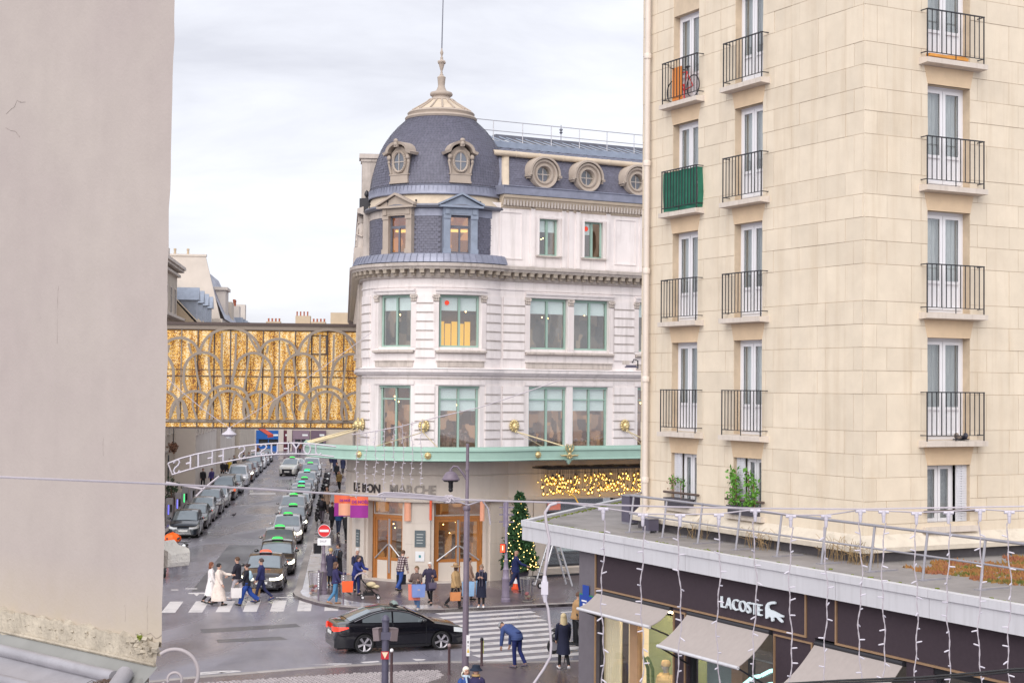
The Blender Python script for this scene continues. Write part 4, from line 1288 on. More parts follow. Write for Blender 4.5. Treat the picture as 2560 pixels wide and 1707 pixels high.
def casement(face,a,b,z0,z1,panel=True,shutter=None,curtain=True):
 M=Matrix.Identity(4)if face=='R'else Matrix.Translation((0,b+a,0))@Matrix.Rotation(-PI/2,4,'Z')
 w=ob('window',None,apt)
 y=0.22 if face=='R'else 0.19
 mb=MB();mb.M=M
 x0,x1=a,b
 if shutter=='l':x0=a+0.3
 if shutter=='r':x1=b-0.3
 f=0.07;c=(x0+x1)/2
 mb.box((x0,y,z0),(x0+f,y+0.08,z1));mb.box((x1-f,y,z0),(x1,y+0.08,z1));mb.box((x0+f,y,z1-f),(x1-f,y+0.08,z1));mb.box((x0+f,y,z0),(x1-f,y+0.08,z0+f))
 mb.box((x0-0.02,y-0.02,z1-0.001),(x1+0.02,y+0.06,z1+0.1))
 mb.build('frame',m_pvc,w)
 for(p,q)in((x0+f,c-0.005),(c+0.005,x1-f)):
  mb=MB();mb.M=M
  s=0.075;zb=z0+f+(0.62 if panel else s)
  mb.box((p+0.004,y-0.025,z0+f+0.004),(p+s,y+0.05,z1-f-0.004));mb.box((q-s,y-0.025,z0+f+0.004),(q-0.004,y+0.05,z1-f-0.004))
  mb.box((p+s,y-0.025,z1-f-s),(q-s,y+0.05,z1-f-0.004));mb.box((p+s,y-0.025,z0+f+0.004),(q-s,y+0.05,z0+f+s))
  if panel:
   mb.box((p+s,y-0.025,zb-0.05),(q-s,y+0.05,zb+0.02));mb.box((p+s,y+0.005,z0+f+s),(q-s,y+0.04,zb-0.05))
  mb.build('sash',m_pvc,w)
  mb=MB();mb.M=M;mb.box((p+s,y+0.01,zb+0.02),(q-s,y+0.022,z1-f-s));mb.build('pane',m_glass,w)
  mb=MB();mb.M=M
  mb.box((p+s,y+0.003,zb+0.02),(p+s+0.012,y+0.009,z1-f-s));mb.box((q-s-0.012,y+0.003,zb+0.02),(q-s,y+0.009,z1-f-s));mb.build('gasket',m_dark,w)
 if curtain:
  mb=MB();mb.M=M
  n=40
  mb.grid([[(x0+(x1-x0)*i/n,y+0.16+0.02*math.sin(i*1.7),zq)for zq in(z0,z1)]for i in range(n+1)]);mb.build('curtain',m_curt,w,smooth=60)
 mb=MB();mb.M=M;mb.box((a-0.05,y+0.4,z0),(b+0.05,y+0.43,z1));mb.build('dark_room',m_roomd,w)
 if shutter:
  mb=MB();mb.M=M
  u0,u1=(a,a+0.3)if shutter=='l'else(b-0.3,b)
  for(sx0,sx1)in((u0,u0+0.13),(u0+0.15,u1)):
   mb.box((sx0,0.1,z0),(sx1,0.14,z1))
  n=22
  for i in range(n):
   zz_=z0+0.08+(z1-z0-0.16)*i/n
   mb.box((u0+0.02,0.085,zz_),(u1-0.02,0.1,zz_+(z1-z0-0.16)/n*0.55))
  mb.build('shutter',m_shut,w)
 mb=MB();mb.M=M;mb.box((a,0.02,z0-0.05),(b,0.38,z0-0.002));mb.build('sill',m_slab,w)
 return w
for k,(h0,h1)in enumerate(OPS):
 for face,(a,b)in(('R',RFW),('L',LF1),('L',LF2)):
  if face=='L'and k==5:continue
  if k==0:
   casement(face,a,b,h0,h1,panel=False,shutter='r'if face=='R'else 'l',curtain=True)
  else:
   casement(face,a,b,h0,h1)
   balcony(face,a,b,h0)
for face,(a,b)in(('R',RFW),('L',LF1),('L',LF2)):
 M=Matrix.Identity(4)if face=='R'else Matrix.Translation((0,b+a,0))@Matrix.Rotation(-PI/2,4,'Z')
 mb=MB();mb.M=M;mb.box((a-0.16,-0.12,5.96),(b+0.16,0.06,6.08));mb.build('window_sill',m_slab,apt)
 mb=MB();mb.M=M;mb.tube([(a-0.18,-0.1,6.42),(b+0.22,-0.1,6.42)],0.03,8)
 for x in(a-0.1,b+0.12):mb.box((x-0.015,-0.1,6.405),(x+0.015,0.06,6.435))
 mb.build('guard_bar',mat('rusty_brown_bar',(0.1,0.07,0.06),0.6,0.3,8),apt)
mb=MB();mb.tube([(-0.14,8.3,5.4),(-0.14,8.3,22)],0.075,10)
for z in(6.6,9.2,12.0,14.8,17.6,20.4):mb.lathe([(0.076,0),(0.095,0.0),(0.1,0.12),(0.077,0.14)],10,c=(-0.14,8.3),z=z)
mb.build('downpipe',mat('cream_painted_pipe',(0.66,0.58,0.52),0.5,0.05,3),apt,smooth=50)
def apt_pt(x,y,z=0):
 return Vector((KX,KY,z))+BDIR*x+ADIR*y
m_net=mat('green_mesh_screen',(0.02,0.14,0.09),0.75,0.25,4)
ns=thing('balcony_screen','green mesh screen stretched inside a far column railing','screen',apt_pt(0,0),ANG)
M=Matrix.Translation((0,LF2[0]+LF2[1],0))@Matrix.Rotation(-PI/2,4,'Z')
mb=MB();mb.M=M
zb=Z0+FLO*2
a,b=LF2
n=24
mb.grid([[(a-0.17+(b-a+0.36)*i/n,-0.17+0.02*math.sin(i*0.8+zq*3),zq)for zq in(zb,zb+0.35,zb+0.7,zb+1.0)]for i in range(n+1)])
mb.grid([[(b+0.2+0.05*(1 if zq in(zb+0.35,)else 0),-0.17+0.17*i/3,zq)for zq in(zb,zb+0.35,zb+1.0)]for i in range(4)])
mb.build('mesh_sheet',m_net,ns,smooth=60)
def bicycle(name,label,loc,rz,col,group=None,sc=1.0):
 t=thing(name,label,'bicycle',loc,rz,group)
 mf=mat('bike_paint_'+str(col),col,0.35,0.05,5)
 for x in(-0.52,0.52):
  w=ob('wheel',None,t,loc=(x*sc,0,0.34*sc));w.rotation_euler=(PI/2,0,0)
  mb=MB();mb.grid([[((0.32+0.018*math.cos(q))*sc*math.cos(p),(0.32+0.018*math.cos(q))*sc*math.sin(p),0.018*sc*math.sin(q))for q in[2*PI*j/6 for j in range(6)]]for p in[2*PI*i/24 for i in range(24)]],closeu=True,closev=True)
  mb.build('tyre',m_dark,w,smooth=60)
  mb=MB()
  for i in range(12):mb.tube([(0,0,0),(0.31*sc*math.cos(i*PI/6),0.31*sc*math.sin(i*PI/6),0)],0.004,3)
  mb.build('spokes',m_steel,w)
 mb=MB()
 P={'bb':(-0.06,0,0.28),'seat':(-0.2,0,0.82),'head':(0.36,0,0.8),'headb':(0.4,0,0.66),'rear':(-0.52,0,0.34),'front':(0.52,0,0.34)}
 for p,q in(('bb','seat'),('bb','headb'),('seat','head'),('rear','bb'),('rear','seat'),('head','headb'),('headb','front')):
  mb.tube([Vector(P[p])*sc,Vector(P[q])*sc],0.018*sc,6)
 mb.build('frame',mf,t)
 mb=MB();mb.tube([Vector((0.36,0,0.8))*sc,Vector((0.34,0,0.98))*sc],0.014,6);mb.tube([Vector((0.28,-0.28,0.98))*sc,Vector((0.36,-0.1,0.99))*sc,Vector((0.36,0.1,0.99))*sc,Vector((0.28,0.28,0.98))*sc],0.014,6);mb.build('handlebar',m_dark,t)
 mb=MB();mb.tube([Vector((-0.2,0,0.82))*sc,Vector((-0.23,0,0.93))*sc],0.013,6);mb.ball(Vector((-0.23,0,0.95))*sc,(0.13*sc,0.06*sc,0.03),8,5);mb.build('saddle',m_dark,t)
 return t
p=apt_pt(-0.08,6.75,Z0+FLO*3)
bk=bicycle('bicycle','red bicycle crammed behind the high railing of the far window',p,ANG+PI/2,(0.6,0.05,0.05),sc=0.85)
pt=thing('toy_chair','orange and red folded child chair beside the balcony bicycle','chair',apt_pt(-0.12,7.0,Z0+FLO*3),ANG+PI/2)
mb=MB();mb.box((-0.3,0.0,0.02),(0.1,0.05,0.85));mb.build('backrest',mat('orange_plastic',(0.75,0.25,0.05),0.5,0,1),pt)
mb=MB();mb.box((-0.3,-0.06,0.35),(0.1,-0.0,0.4));mb.tube([(-0.3,-0.05,0),(-0.28,-0.05,0.38)],0.02,6);mb.tube([(0.1,-0.05,0),(0.08,-0.05,0.38)],0.02,6);mb.build('seat',mat('red_plastic',(0.7,0.06,0.05),0.5,0,1),pt)
pk=thing('wooden_plank','orange wooden plank lying on the top balcony slab','plank',apt_pt(2.2,-0.14,Z0+FLO*3+0.0),ANG)
mb=MB();mb.cbox((0,0,0.04),(1.15,0.12,0.06),0.03);mb.cbox((0.3,0.05,0.09),(0.5,0.07,0.03),-0.05);mb.build('board',mat('orange_timber',(0.62,0.28,0.06),0.6,0.2,6),pk)
for i,(xx,c,lb)in enumerate(((2.52,(0.25,0.2,0.17),'brown shoe on the lowest balcony slab behind railing'),(2.72,(0.04,0.04,0.06),'dark shoe tipped over on the lowest balcony slab'))):
 sh=thing('shoe',lb,'shoe',apt_pt(xx,-0.12,Z0),ANG+0.3+i)
 mb=MB();mb.ball((0.05,0,0.05),(0.13,0.05,0.05),8,6);mb.ball((-0.05,0,0.09),(0.07,0.05,0.07),8,6);mb.build('upper',mat('shoe_leather_%d'%i,c,0.5,0.1,8),sh,smooth=60)
 mb=MB();mb.cbox((0.03,0,0.012),(0.3,0.1,0.024));mb.build('sole',m_dark,sh)
m_leafl=mat('fresh_green_leaf',(0.10,0.26,0.03),0.5,0.3,6)
m_leafd=mat('dark_evergreen_leaf',(0.03,0.075,0.03),0.5,0.35,4)
m_leafb=mat('dry_twig',(0.22,0.12,0.08),0.8,0.3,6)
def leaf_cluster(mb,c,r,n,size,rnd,up=0.5):
 for _ in range(n):
  d=Vector((rnd.gauss(0,1),rnd.gauss(0,1),rnd.gauss(0,1)));d.normalize()
  p=Vector(c)+Vector((d.x*r[0],d.y*r[1],d.z*r[2]))*rnd.random()**0.5
  a=Vector((rnd.gauss(0,1),rnd.gauss(0,1),rnd.gauss(0,1)+up)).normalized()*size*rnd.uniform(0.7,1.3)
  b=a.cross(Vector((rnd.gauss(0,1),rnd.gauss(0,1),rnd.gauss(0,1)))).normalized()*size*0.35
  mb.add([p,p+a*0.5+b,p+a,p+a*0.5-b],[(0,1,2,3)])
def planter(loc,label,kind):
 t=thing('window_box',label,'planter',loc,ANG+PI/2)
 mb=MB();mb.box((-0.5,-0.12,0),(0.5,0.1,0.2));mb.box((-0.53,-0.14,0.17),(0.53,0.12,0.21));mb.build('trough',mat('charcoal_planter',(0.06,0.055,0.07),0.6,0.1,4),t)
 rnd=random.Random(kind)
 mb=MB();st=MB()
 if kind==1:
  for x in(-0.42,-0.22,0.28,0.42):
   h=rnd.uniform(0.5,0.95)
   st.tube([(x,0,0.2),(x+0.05,0,0.2+h)],0.012,5)
   for k in range(9):leaf_cluster(mb,(x+0.05*k/9,0,0.3+h*k/9),(0.13,0.13,0.08),9,0.1,rnd)
  for k in range(12):leaf_cluster(mb,(rnd.uniform(-0.45,0.45),0,0.25),(0.1,0.14,0.1),10,0.08,rnd)
 else:
  for x in(-0.1,0.25):
   st.tube([(x,0,0.2),(x+0.03,0,0.65)],0.012,5)
   leaf_cluster(mb,(x,0,0.62),(0.16,0.13,0.16),45,0.07,rnd)
 mb.build('leaves',m_leafl,t);st.build('stem',m_leafb,t)
 if kind==2:
  mb=MB();leaf_cluster(mb,(0.3,0,0.6),(0.22,0.1,0.22),40,0.06,rnd);mb.build('dry_flowers',m_leafb,t)
planter(apt_pt(-0.1,4.1,6.08),'dark window box with tall bright green shrubs',1)
planter(apt_pt(-0.1,6.8,6.08),'dark window box with sparse reddish dry twigs',2)
#  low boutique in front of the apartment block
shop=thing('boutique','single storey boutique with plum wall, white fascia and grey awnings','shop',(KX,KY,0),ANG)
m_plum=mat('plum_brown_render',(0.048,0.033,0.043),0.85,0.1,12,bump=0.4,bscale=120)
m_plumg=mat('grey_pier_render',(0.15,0.135,0.155),0.85,0.08,6,bump=0.2,bscale=90)
m_fascia=mat('white_metal_fascia',(0.58,0.575,0.61),0.45,0.05,0.9,streak=(0.4,(0.36,0.35,0.36),7.0),dirt=0.25,dirtcol=(0.42,0.41,0.42))
m_bronze=mat('bronze_trim',(0.42,0.27,0.16),0.4,0.1,6,metal=0.5)
m_awn=mat('taupe_awning_canvas',(0.37,0.325,0.31),0.85,0.06,2.5,stretch=(0.6,4,4))
m_roof=mat('bitumen_roof',(0.26,0.24,0.235),0.85,0.22,1.2,dirt=0.6,dirtcol=(0.10,0.095,0.08),bump=0.3,bscale=30)
FX,FY,RZ=-2.1,11.3,5.45
EX,EY=6.2,18.7
YN=-12.0
mb=MB();mb.prism([(FX+0.12,YN),(FX+0.12,FY-0.05),(EX,EY-0.1),(14,EY-0.1),(14,YN)],RZ-0.3,RZ-0.05);mb.build('roof_deck',m_roof,shop)
def fascia_run(p,q,n):
 p,q=Vector(p),Vector(q)
 d=(q-p).normalized();nrm=Vector((d.y,-d.x))
 for i in range(n):
  a=p+(q-p)*(i/n)+d*0.006;b=p+(q-p)*((i+1)/n)-d*0.006
  mb=MB()
  rows=[]
  for c in(a,b):
   rows.append([(c.x+nrm.x*o,c.y+nrm.y*o,z)for o,z in((0.0,RZ-0.52),(0.02,RZ-0.52),(0.02,RZ-0.16),(0.055,RZ-0.15),(0.055,RZ),(-0.12,RZ),(-0.12,RZ-0.06),(0.0,RZ-0.06))])
  mb.grid(rows,closeu=True);mb.poly(rows[0]);mb.poly(rows[1][::-1])
  mb.build('fascia_panel',m_fascia,shop)
fascia_run((FX,FY),(FX,YN),9)
fascia_run((EX,EY),(FX,FY),4)
fascia_run((14,EY),(EX,EY),2)
mb=MB();mb.prism([(FX,YN),(FX,FY),(EX,EY-0.15),(13.9,EY-0.15),(13.9,8.6),(-1.9,8.6),(-1.9,YN)],RZ-0.52,RZ-0.49);mb.build('soffit',m_fascia,shop)
rnd=random.Random(5)
mb=MB()
for k in range(900):
 y=rnd.uniform(YN,FY-0.3);x=FX+0.13+abs(rnd.gauss(0,0.12))
 if rnd.random()<0.5 and not(math.sin(y*1.7)+math.sin(y*0.6+1)>-0.2):continue
 s=rnd.uniform(0.015,0.04)
 mb.cbox((x,y,RZ-0.045),(s*1.5,s*1.5,s),rnd.random()*3)
for k in range(300):
 f=rnd.random();x=FX+(EX-FX)*f;y=FY+(EY-FY)*f
 s=rnd.uniform(0.015,0.04);mb.cbox((x+0.15,y-0.2-abs(rnd.gauss(0,0.1)),RZ-0.045),(s*1.5,s*1.5,s),rnd.random()*3)
o=mb.build('moss',mat('roof_moss',(0.16,0.19,0.03),0.9,0.5,8),shop);o['kind']='stuff'
mb=MB()
for k in range(9000):
 x=rnd.uniform(-0.2,4.5);y=rnd.uniform(-9,-0.45)
 if y>-0.9-0.5*math.sin(x*3)-(0.6 if x<0.1 else 0):continue
 if x<-0.05+0.15*math.sin(y*4):continue
 s=rnd.uniform(0.02,0.05)
 mb.add([(x-s,y-s*.6,RZ-0.05),(x+s,y-s*.6,RZ-0.05),(x+s*0.3,y+s,RZ-0.05),(x+rnd.gauss(0,.02),y+rnd.gauss(0,.02),RZ-0.05+s*rnd.uniform(1,2.2))],[(0,1,3),(1,2,3),(2,0,3)])
m_sed=bpy.data.materials.new('sedum')
t_,b_=_p(m_sed)
tcn=N(t_,'ShaderNodeTexCoord');nz=N(t_,'ShaderNodeTexNoise');nz.inputs['Scale'].default_value=1.6;nz.inputs['Detail'].default_value=8
rp=N(t_,'ShaderNodeValToRGB');rp.color_ramp.elements[0].position=0.36;rp.color_ramp.elements[0].color=(0.10,0.12,0.02,1);rp.color_ramp.elements[1].position=0.64;rp.color_ramp.elements[1].color=(0.28,0.10,0.05,1)
e=rp.color_ramp.elements.new(0.48);e.color=(0.30,0.15,0.04,1)
t_.links.new(tcn.outputs['Object'],nz.inputs['Vector']);t_.links.new(nz.outputs['Fac'],rp.inputs['Fac']);t_.links.new(rp.outputs['Color'],b_.inputs['Base Color']);b_.inputs['Roughness'].default_value=0.9
o=mb.build('sedum_carpet',m_sed,shop);o['kind']='stuff'
mb=MB()
for k in range(110):
 x=rnd.choice((-0.4,-0.35,-0.45))+rnd.gauss(0,0.08);y=rnd.choice((0.1,0.5,3.3,3.0,-0.2,-0.6,5.6))+rnd.gauss(0,0.25)
 h=rnd.uniform(0.15,0.5)
 mb.tube([(x,y,RZ-0.06),(x+rnd.gauss(0,0.05),y+rnd.gauss(0,0.06),RZ+h*0.6),(x+rnd.gauss(0,0.12),y+rnd.gauss(0,0.14),RZ+h)],0.005,3)
o=mb.build('dry_weeds',mat('straw_weed',(0.35,0.24,0.12),0.9,0.3,5),shop);o['kind']='stuff'
gr=thing('roof_guardrail','sloping grey steel guardrail along the boutique roof edge','railing',(KX,KY,0),ANG)
m_rail=mat('grey_rail_steel',(0.38,0.37,0.41),0.4,0.1,5,metal=0.5)
gx=FX+1.05
y=7.6;ys=[]
while y>YN:ys.append(y);y-=1.5
mb0=MB();mb0.tube([(0,0,0),(0.13,0,0.92)],0.026,8);mb0.cbox((0,0,0.015),(0.16,0.16,0.03));mb0.cbox((0.35,0,0.02),(0.7,0.08,0.04))
me_ps=mb0.mesh('post',m_rail,smooth=40)
for y in ys:ob('post',me_ps,gr,loc=(gx,y,RZ-0.06))
mb=MB();mb.tube([(gx+0.13,7.7,RZ+0.87),(gx+0.13,YN,RZ+0.87)],0.03,8);mb.tube([(gx+0.07,7.7,RZ+0.42),(gx+0.07,YN,RZ+0.42)],0.02,8)
mb.tube([(gx+0.13,7.7,RZ+0.87),(gx+2.0,9.6,RZ+0.87)],0.03,8);mb.tube([(gx+2.0,9.6,RZ+0.87),(gx+2.0,9.6,RZ-0.05)],0.026,8)
mb.build('rail',m_rail,gr,smooth=40)
for(x,y,d,lb)in((0.35,9.7,(0.4,0.4,0.75),'dark technical cabinet on the boutique roof beside the downpipe'),(-0.55,7.4,(0.3,0.3,0.35),'small grey junction box among the roof weeds')):
 p=apt_pt(x,y,RZ-0.05)
 bx=thing('roof_box',lb,'roof unit',p,ANG)
 mb=MB();mb.box((-d[0]/2,-d[1]/2,0.06),(d[0]/2,d[1]/2,d[2]));mb.build('housing',mat('violet_grey_unit',(0.10,0.09,0.13),0.5,0.1,4),bx)
 mb=MB();mb.box((-d[0]/2-0.02,-d[1]/2-0.02,d[2]),(d[0]/2+0.02,d[1]/2+0.02,d[2]+0.03));mb.build('lid',m_rail,bx)
 mb=MB()
 for sx in(-1,1):mb.box((sx*d[0]*0.4-0.02,-d[1]/2,0),(sx*d[0]*0.4+0.02,d[1]/2,0.06))
 mb.build('foot',m_rail,bx)
WX=-1.9
def sb(y0,y1,z0,z1,name,m,x0=0.0,x1=0.3,parent=None):
 return MB().box((WX+x0,y0,z0),(WX+x1,y1,z1)).build(name,m,parent or shop)
BAYS=[(4.35,7.72),(0.62,3.75),(-3.4,-0.75),(-7.6,-4.1)]
sb(7.8,8.6,0,RZ-0.53,'pier',m_plumg,-0.01,0.5)
sb(-12,7.74,4.06,RZ-0.53,'sign_wall',m_plum,0.0,0.3)
for(y0,y1)in((3.75,4.35),(-0.75,0.62),(-4.1,-3.4)):
 sb(y0,y1,0,4.06,'pier',m_plum,0.0,0.3)
MB().box((WX+0.5,8.5,0),(6,8.6,RZ-0.53)).build('end_wall',m_plumg,shop)
def trim(y0,y1,z0,z1,t=0.04,out=0.035):
 for(a,b,c,d)in((y0,y1,z1-t,z1),(y0,y1,z0,z0+t),(y0,y0+t,z0+t,z1-t),(y1-t,y1,z0+t,z1-t)):
  MB().box((WX-out,a,c),(WX,b,d)).build('bronze_trim',m_bronze,shop)
trim(-0.5,7.8,4.02,5.2)
trim(3.8,4.3,0.0,3.95)
trim(-12,-1.4,4.02,5.2)
trim(-0.7,0.56,0,3.95,0.035)
MB().box((WX-0.035,7.755,0),(WX,7.8,4.02)).build('bronze_trim',m_bronze,shop)
for(y0,y1)in BAYS:
 sb(y0,y1,3.9,4.02,'recess_shade',m_black,0.02,0.25)  # black strip stands in for the shade in the awning slot
def awning(y0,y1,ztop,drop,proj,lab):
 aw=thing('awning',lab,'awning',(KX,KY,0),ANG)
 mb=MB()
 n=14
 top=[(WX-0.02-proj*t,ztop-drop*t-0.06*math.sin(PI*t))for t in[i/n for i in range(n+1)]]
 mb.grid([[(x,y,z)for x,z in top]for y in[y0+(y1-y0)*k/6 for k in range(7)]])
 mb.grid([[(x,y,z-0.012)for x,z in top]for y in[y0+(y1-y0)*k/6 for k in range(7)]][::-1])
 mb.build('canvas',m_awn,aw,smooth=60)
 x,z=top[-1]
 mb=MB();mb.tube([(x,y0,z-0.02),(x,y1,z-0.02)],0.04,8);mb.build('front_bar',m_fascia,aw,smooth=50)
 mb=MB();mb.tube([(WX-0.02,y0,ztop),(WX-0.02,y1,ztop)],0.05,8);mb.build('roller',m_dark,aw,smooth=50)
 for y in(y0+0.02,y1-0.02):
  mb=MB();mb.tube([(x,y,z-0.02),(WX,y,z-drop*0.75)],0.022,6);mb.build('arm',m_dark,aw)
 return aw
awning(4.4,7.66,3.96,0.36,0.58,'taupe canvas awning above the mannequin window')
awning(0.68,3.7,3.96,0.66,0.82,'taupe canvas awning beneath the lit shop name')
awning(-3.35,-0.8,3.96,0.74,0.82,'taupe canvas awning under the blank plum wall')
m_int_shop=interior_mat('boutique_interior',(0.3,0.22,0.14),(0.85,0.6,0.3),0.8,0.9,0.0,0.9,zscale=0.4)
for i,(y0,y1)in enumerate(BAYS):
 w=ob('shop_window',None,shop)
 MB().box((WX+0.12,y0,0.05),(WX+0.13,y1,3.9)).build('pane',glass_mat('clear_shop_glass',(0.92,0.93,0.92),0.02),w)
 mb=MB();mb.box((WX+0.08,y0,0),(WX+0.18,y0+0.06,3.9));mb.box((WX+0.08,y1-0.06,0),(WX+0.18,y1,3.9));mb.build('frame',m_dark,w)
 if i==0:
  mb=MB();mb.box((WX+0.05,5.94,0),(WX+0.2,6.28,3.9));mb.build('door_post',mat('tan_timber',(0.42,0.26,0.15),0.5,0.1,5),w)
  MB().box((WX+1.3,7.34,0),(WX+1.34,8.3,3.9)).build('backdrop',emit_mat('lit_cream_backdrop',(0.95,0.74,0.45),0.42),w)  # shop light put into the cream colour as glow
  MB().box((WX+1.28,4.4,0.2),(WX+1.33,7.33,3.45)).build('green_panel',mat('sage_backdrop',(0.23,0.26,0.13),0.8,0.1,2,emit=(0.23,0.25,0.12),es=0.3),w)  # shop light also put into the green as faint glow
  mb=MB()
  for k in range(9):mb.tube([(WX+0.3,7.1+k*0.085,0),(WX+0.3,7.1+k*0.085,3.8)],0.05,6)
  mb.build('curtain',mat('ivory_curtain',(0.6,0.52,0.38),0.8,0.05,3,emit=(0.6,0.5,0.33),es=0.2),w,smooth=60)  # curtain glows faintly in place of shop light
  MB().box((WX+1.6,7.6,0),(WX+1.62,9.5,3.9)).build('interior',mat('grey_interior',(0.28,0.27,0.28),0.8,0.3,1.2,emit=(0.3,0.29,0.28),es=0.15),w)  # faint glow stands in for light on the grey wall
  mb=MB();mb.box((WX+0.35,4.5,0.05),(WX+1.25,7.6,0.62));mb.build('display_plinth',mat('pale_plinth',(0.6,0.52,0.4),0.7,0.05,2),w)
  for q in(0,0.22):
   mb=MB();mb.tube([(WX+0.8,6.55-q,0.6),(WX+0.75,6.55-q,2.2),(WX+0.68,6.6-q,2.42),(WX+0.64,6.66-q,2.5)],0.05,6,flat=(0.25,1));mb.build('display_ski',mat('green_ski',(0.12,0.2,0.08),0.4,0,1),w)
 else:
  MB().box((WX+1.9,y0,0),(WX+1.95,y1,3.9)).build('interior',mat('dim_shop_interior',(0.14,0.12,0.12),0.8,0.5,1.3,emit=(0.2,0.17,0.15),es=0.12),w)  # dim shop light put into the panel as glow
  mb=MB()
  for k in range(4):mb.box((WX+0.9,y0+0.2,0.8+k*0.75),(WX+1.3,y1-0.3,0.84+k*0.75))
  mb.build('shelf',m_pvc,w)
  if i==1:
   MB().box((WX+0.4,2.6,0),(WX+0.45,3.55,3.8)).build('glass_screen',mat('blue_grey_screen',(0.26,0.33,0.33),0.3,0.1,1),w)
   MB().box((WX+0.35,2.15,0),(WX+0.5,2.55,3.85)).build('door_post',mat('tan_timber',(0.42,0.26,0.15),0.5),w)
MB().box((WX+0.22,4.5,3.8),(WX+0.32,7.0,3.86)).build('window_lamp',emit_mat('warm_window_lamp',(1.0,0.78,0.5),14.0),shop)  # added glowing strip that brightens the mannequins
MB().box((WX+0.2,-12,3.88),(WX+3.0,8.0,3.95)).build('ceiling',m_pvc,shop)
MB().box((WX+3.0,-12,0),(WX+3.05,8.0,3.9)).build('back_wall',mat('boutique_back_wall',(0.35,0.31,0.28),0.8,0.1,2),shop)
mb=MB()
pts=[(1.07,3.0),(0.8,3.13),(0.5,3.22),(0.4,3.2),(0.36,3.1),(0.42,2.98),(0.46,2.94),(0.8,2.86),(1.2,2.7),(1.6,2.5)]
ne=thing('neon_sign','pale teal bent neon tube glowing in the boutique window','neon light',(KX,KY,0),ANG)
mb.tube([(WX+0.06,y,z)for y,z in pts[:6]],0.04,8);mb.tube([(WX+0.06,y,z)for y,z in pts[6:]],0.04,8);mb.tube([(WX+0.06,1.15,2.97),(WX+0.06,1.4,2.9),(WX+0.06,1.7,2.7)],0.04,8)
mb.build('tube',emit_mat('teal_neon',(0.45,0.9,0.86),0.75),ne,smooth=60)
m_lett=emit_mat('white_halo_lettering',(0.86,0.93,1.0),0.1)
def shop_letters(txt,y_start,z,size):
 y=y_start
 for chh in txt:
  me=text_mesh(chh,size,0.025,-0.002)
  xs=[v.co.x for v in me.vertices];mn,w=min(xs),max(xs)-min(xs)
  for v in me.vertices:v.co.x-=mn
  me.materials.clear();me.materials.append(m_lett)
  o=ob('letter',me,shop)
  o.matrix_local=Matrix.Translation((WX-0.06,y,z))@Matrix.Rotation(-PI/2,4,'Z')
  y-=w+0.028
 return y
LET_Y=shop_letters('LACOSTE',2.37,4.27,0.35)
cr=[(0.02,0.02),(0.06,0.0),(0.13,0.05),(0.16,0.1),(0.22,0.12),(0.26,0.06),(0.27,-0.04),(0.33,-0.05),(0.36,0.0),(0.34,0.08),(0.42,0.14),(0.5,0.12),(0.62,0.02),(0.72,-0.02),(0.74,0.03),(0.64,0.12),(0.56,0.19),(0.66,0.18),(0.76,0.19),(0.76,0.25),(0.64,0.27),(0.5,0.31),(0.4,0.34),(0.3,0.36),(0.2,0.36),(0.14,0.42),(0.14,0.5),(0.2,0.56),(0.3,0.6),(0.42,0.62),(0.44,0.68),(0.36,0.71),(0.24,0.68),(0.12,0.62),(0.04,0.52),(0.01,0.4),(0.02,0.24)]
mb=MB()
Y0=LET_Y-0.1
P3=[(Y0-x*0.8,4.24+z*0.55)for x,z in cr]
mb.add([(WX-0.085,y,z)for y,z in P3]+[(WX-0.045,y,z)for y,z in P3],[tuple(range(len(P3)))[::-1],tuple(range(len(P3),2*len(P3)))]+[(i,(i+1)%len(P3),len(P3)+(i+1)%len(P3),len(P3)+i)for i in range(len(P3))])
mb.build('reptile_emblem',m_lett,shop)
sp=thing('street_plate','blue and green street name plate on the grey boutique pier','sign',apt_pt(WX-0.03,8.2,3.7),ANG-PI/2)
mb=MB();mb.box((-0.3,-0.02,-0.25),(0.3,0.0,0.1));mb.build('plate',mat('enamel_blue',(0.01,0.05,0.32),0.3,0,1),sp)
mb=MB();mb.box((-0.33,-0.012,-0.28),(0.33,0.004,0.13));mb.build('border',mat('enamel_green',(0.02,0.22,0.1),0.3,0,1),sp)
mb=MB();mb.prism([(-0.16,-0.02),(0.16,-0.02),(0.12,-0.01),(-0.12,-0.01)],0.1,0.36);mb.build('crest_panel',mat('enamel_blue',(0.01,0.05,0.32)),sp)
mb=MB();mb.box((-0.2,-0.024,-0.06),(0.05,-0.021,-0.02));mb.box((-0.14,-0.024,-0.16),(0.2,-0.021,-0.1));mb.build('worn_print',m_pvc,sp)
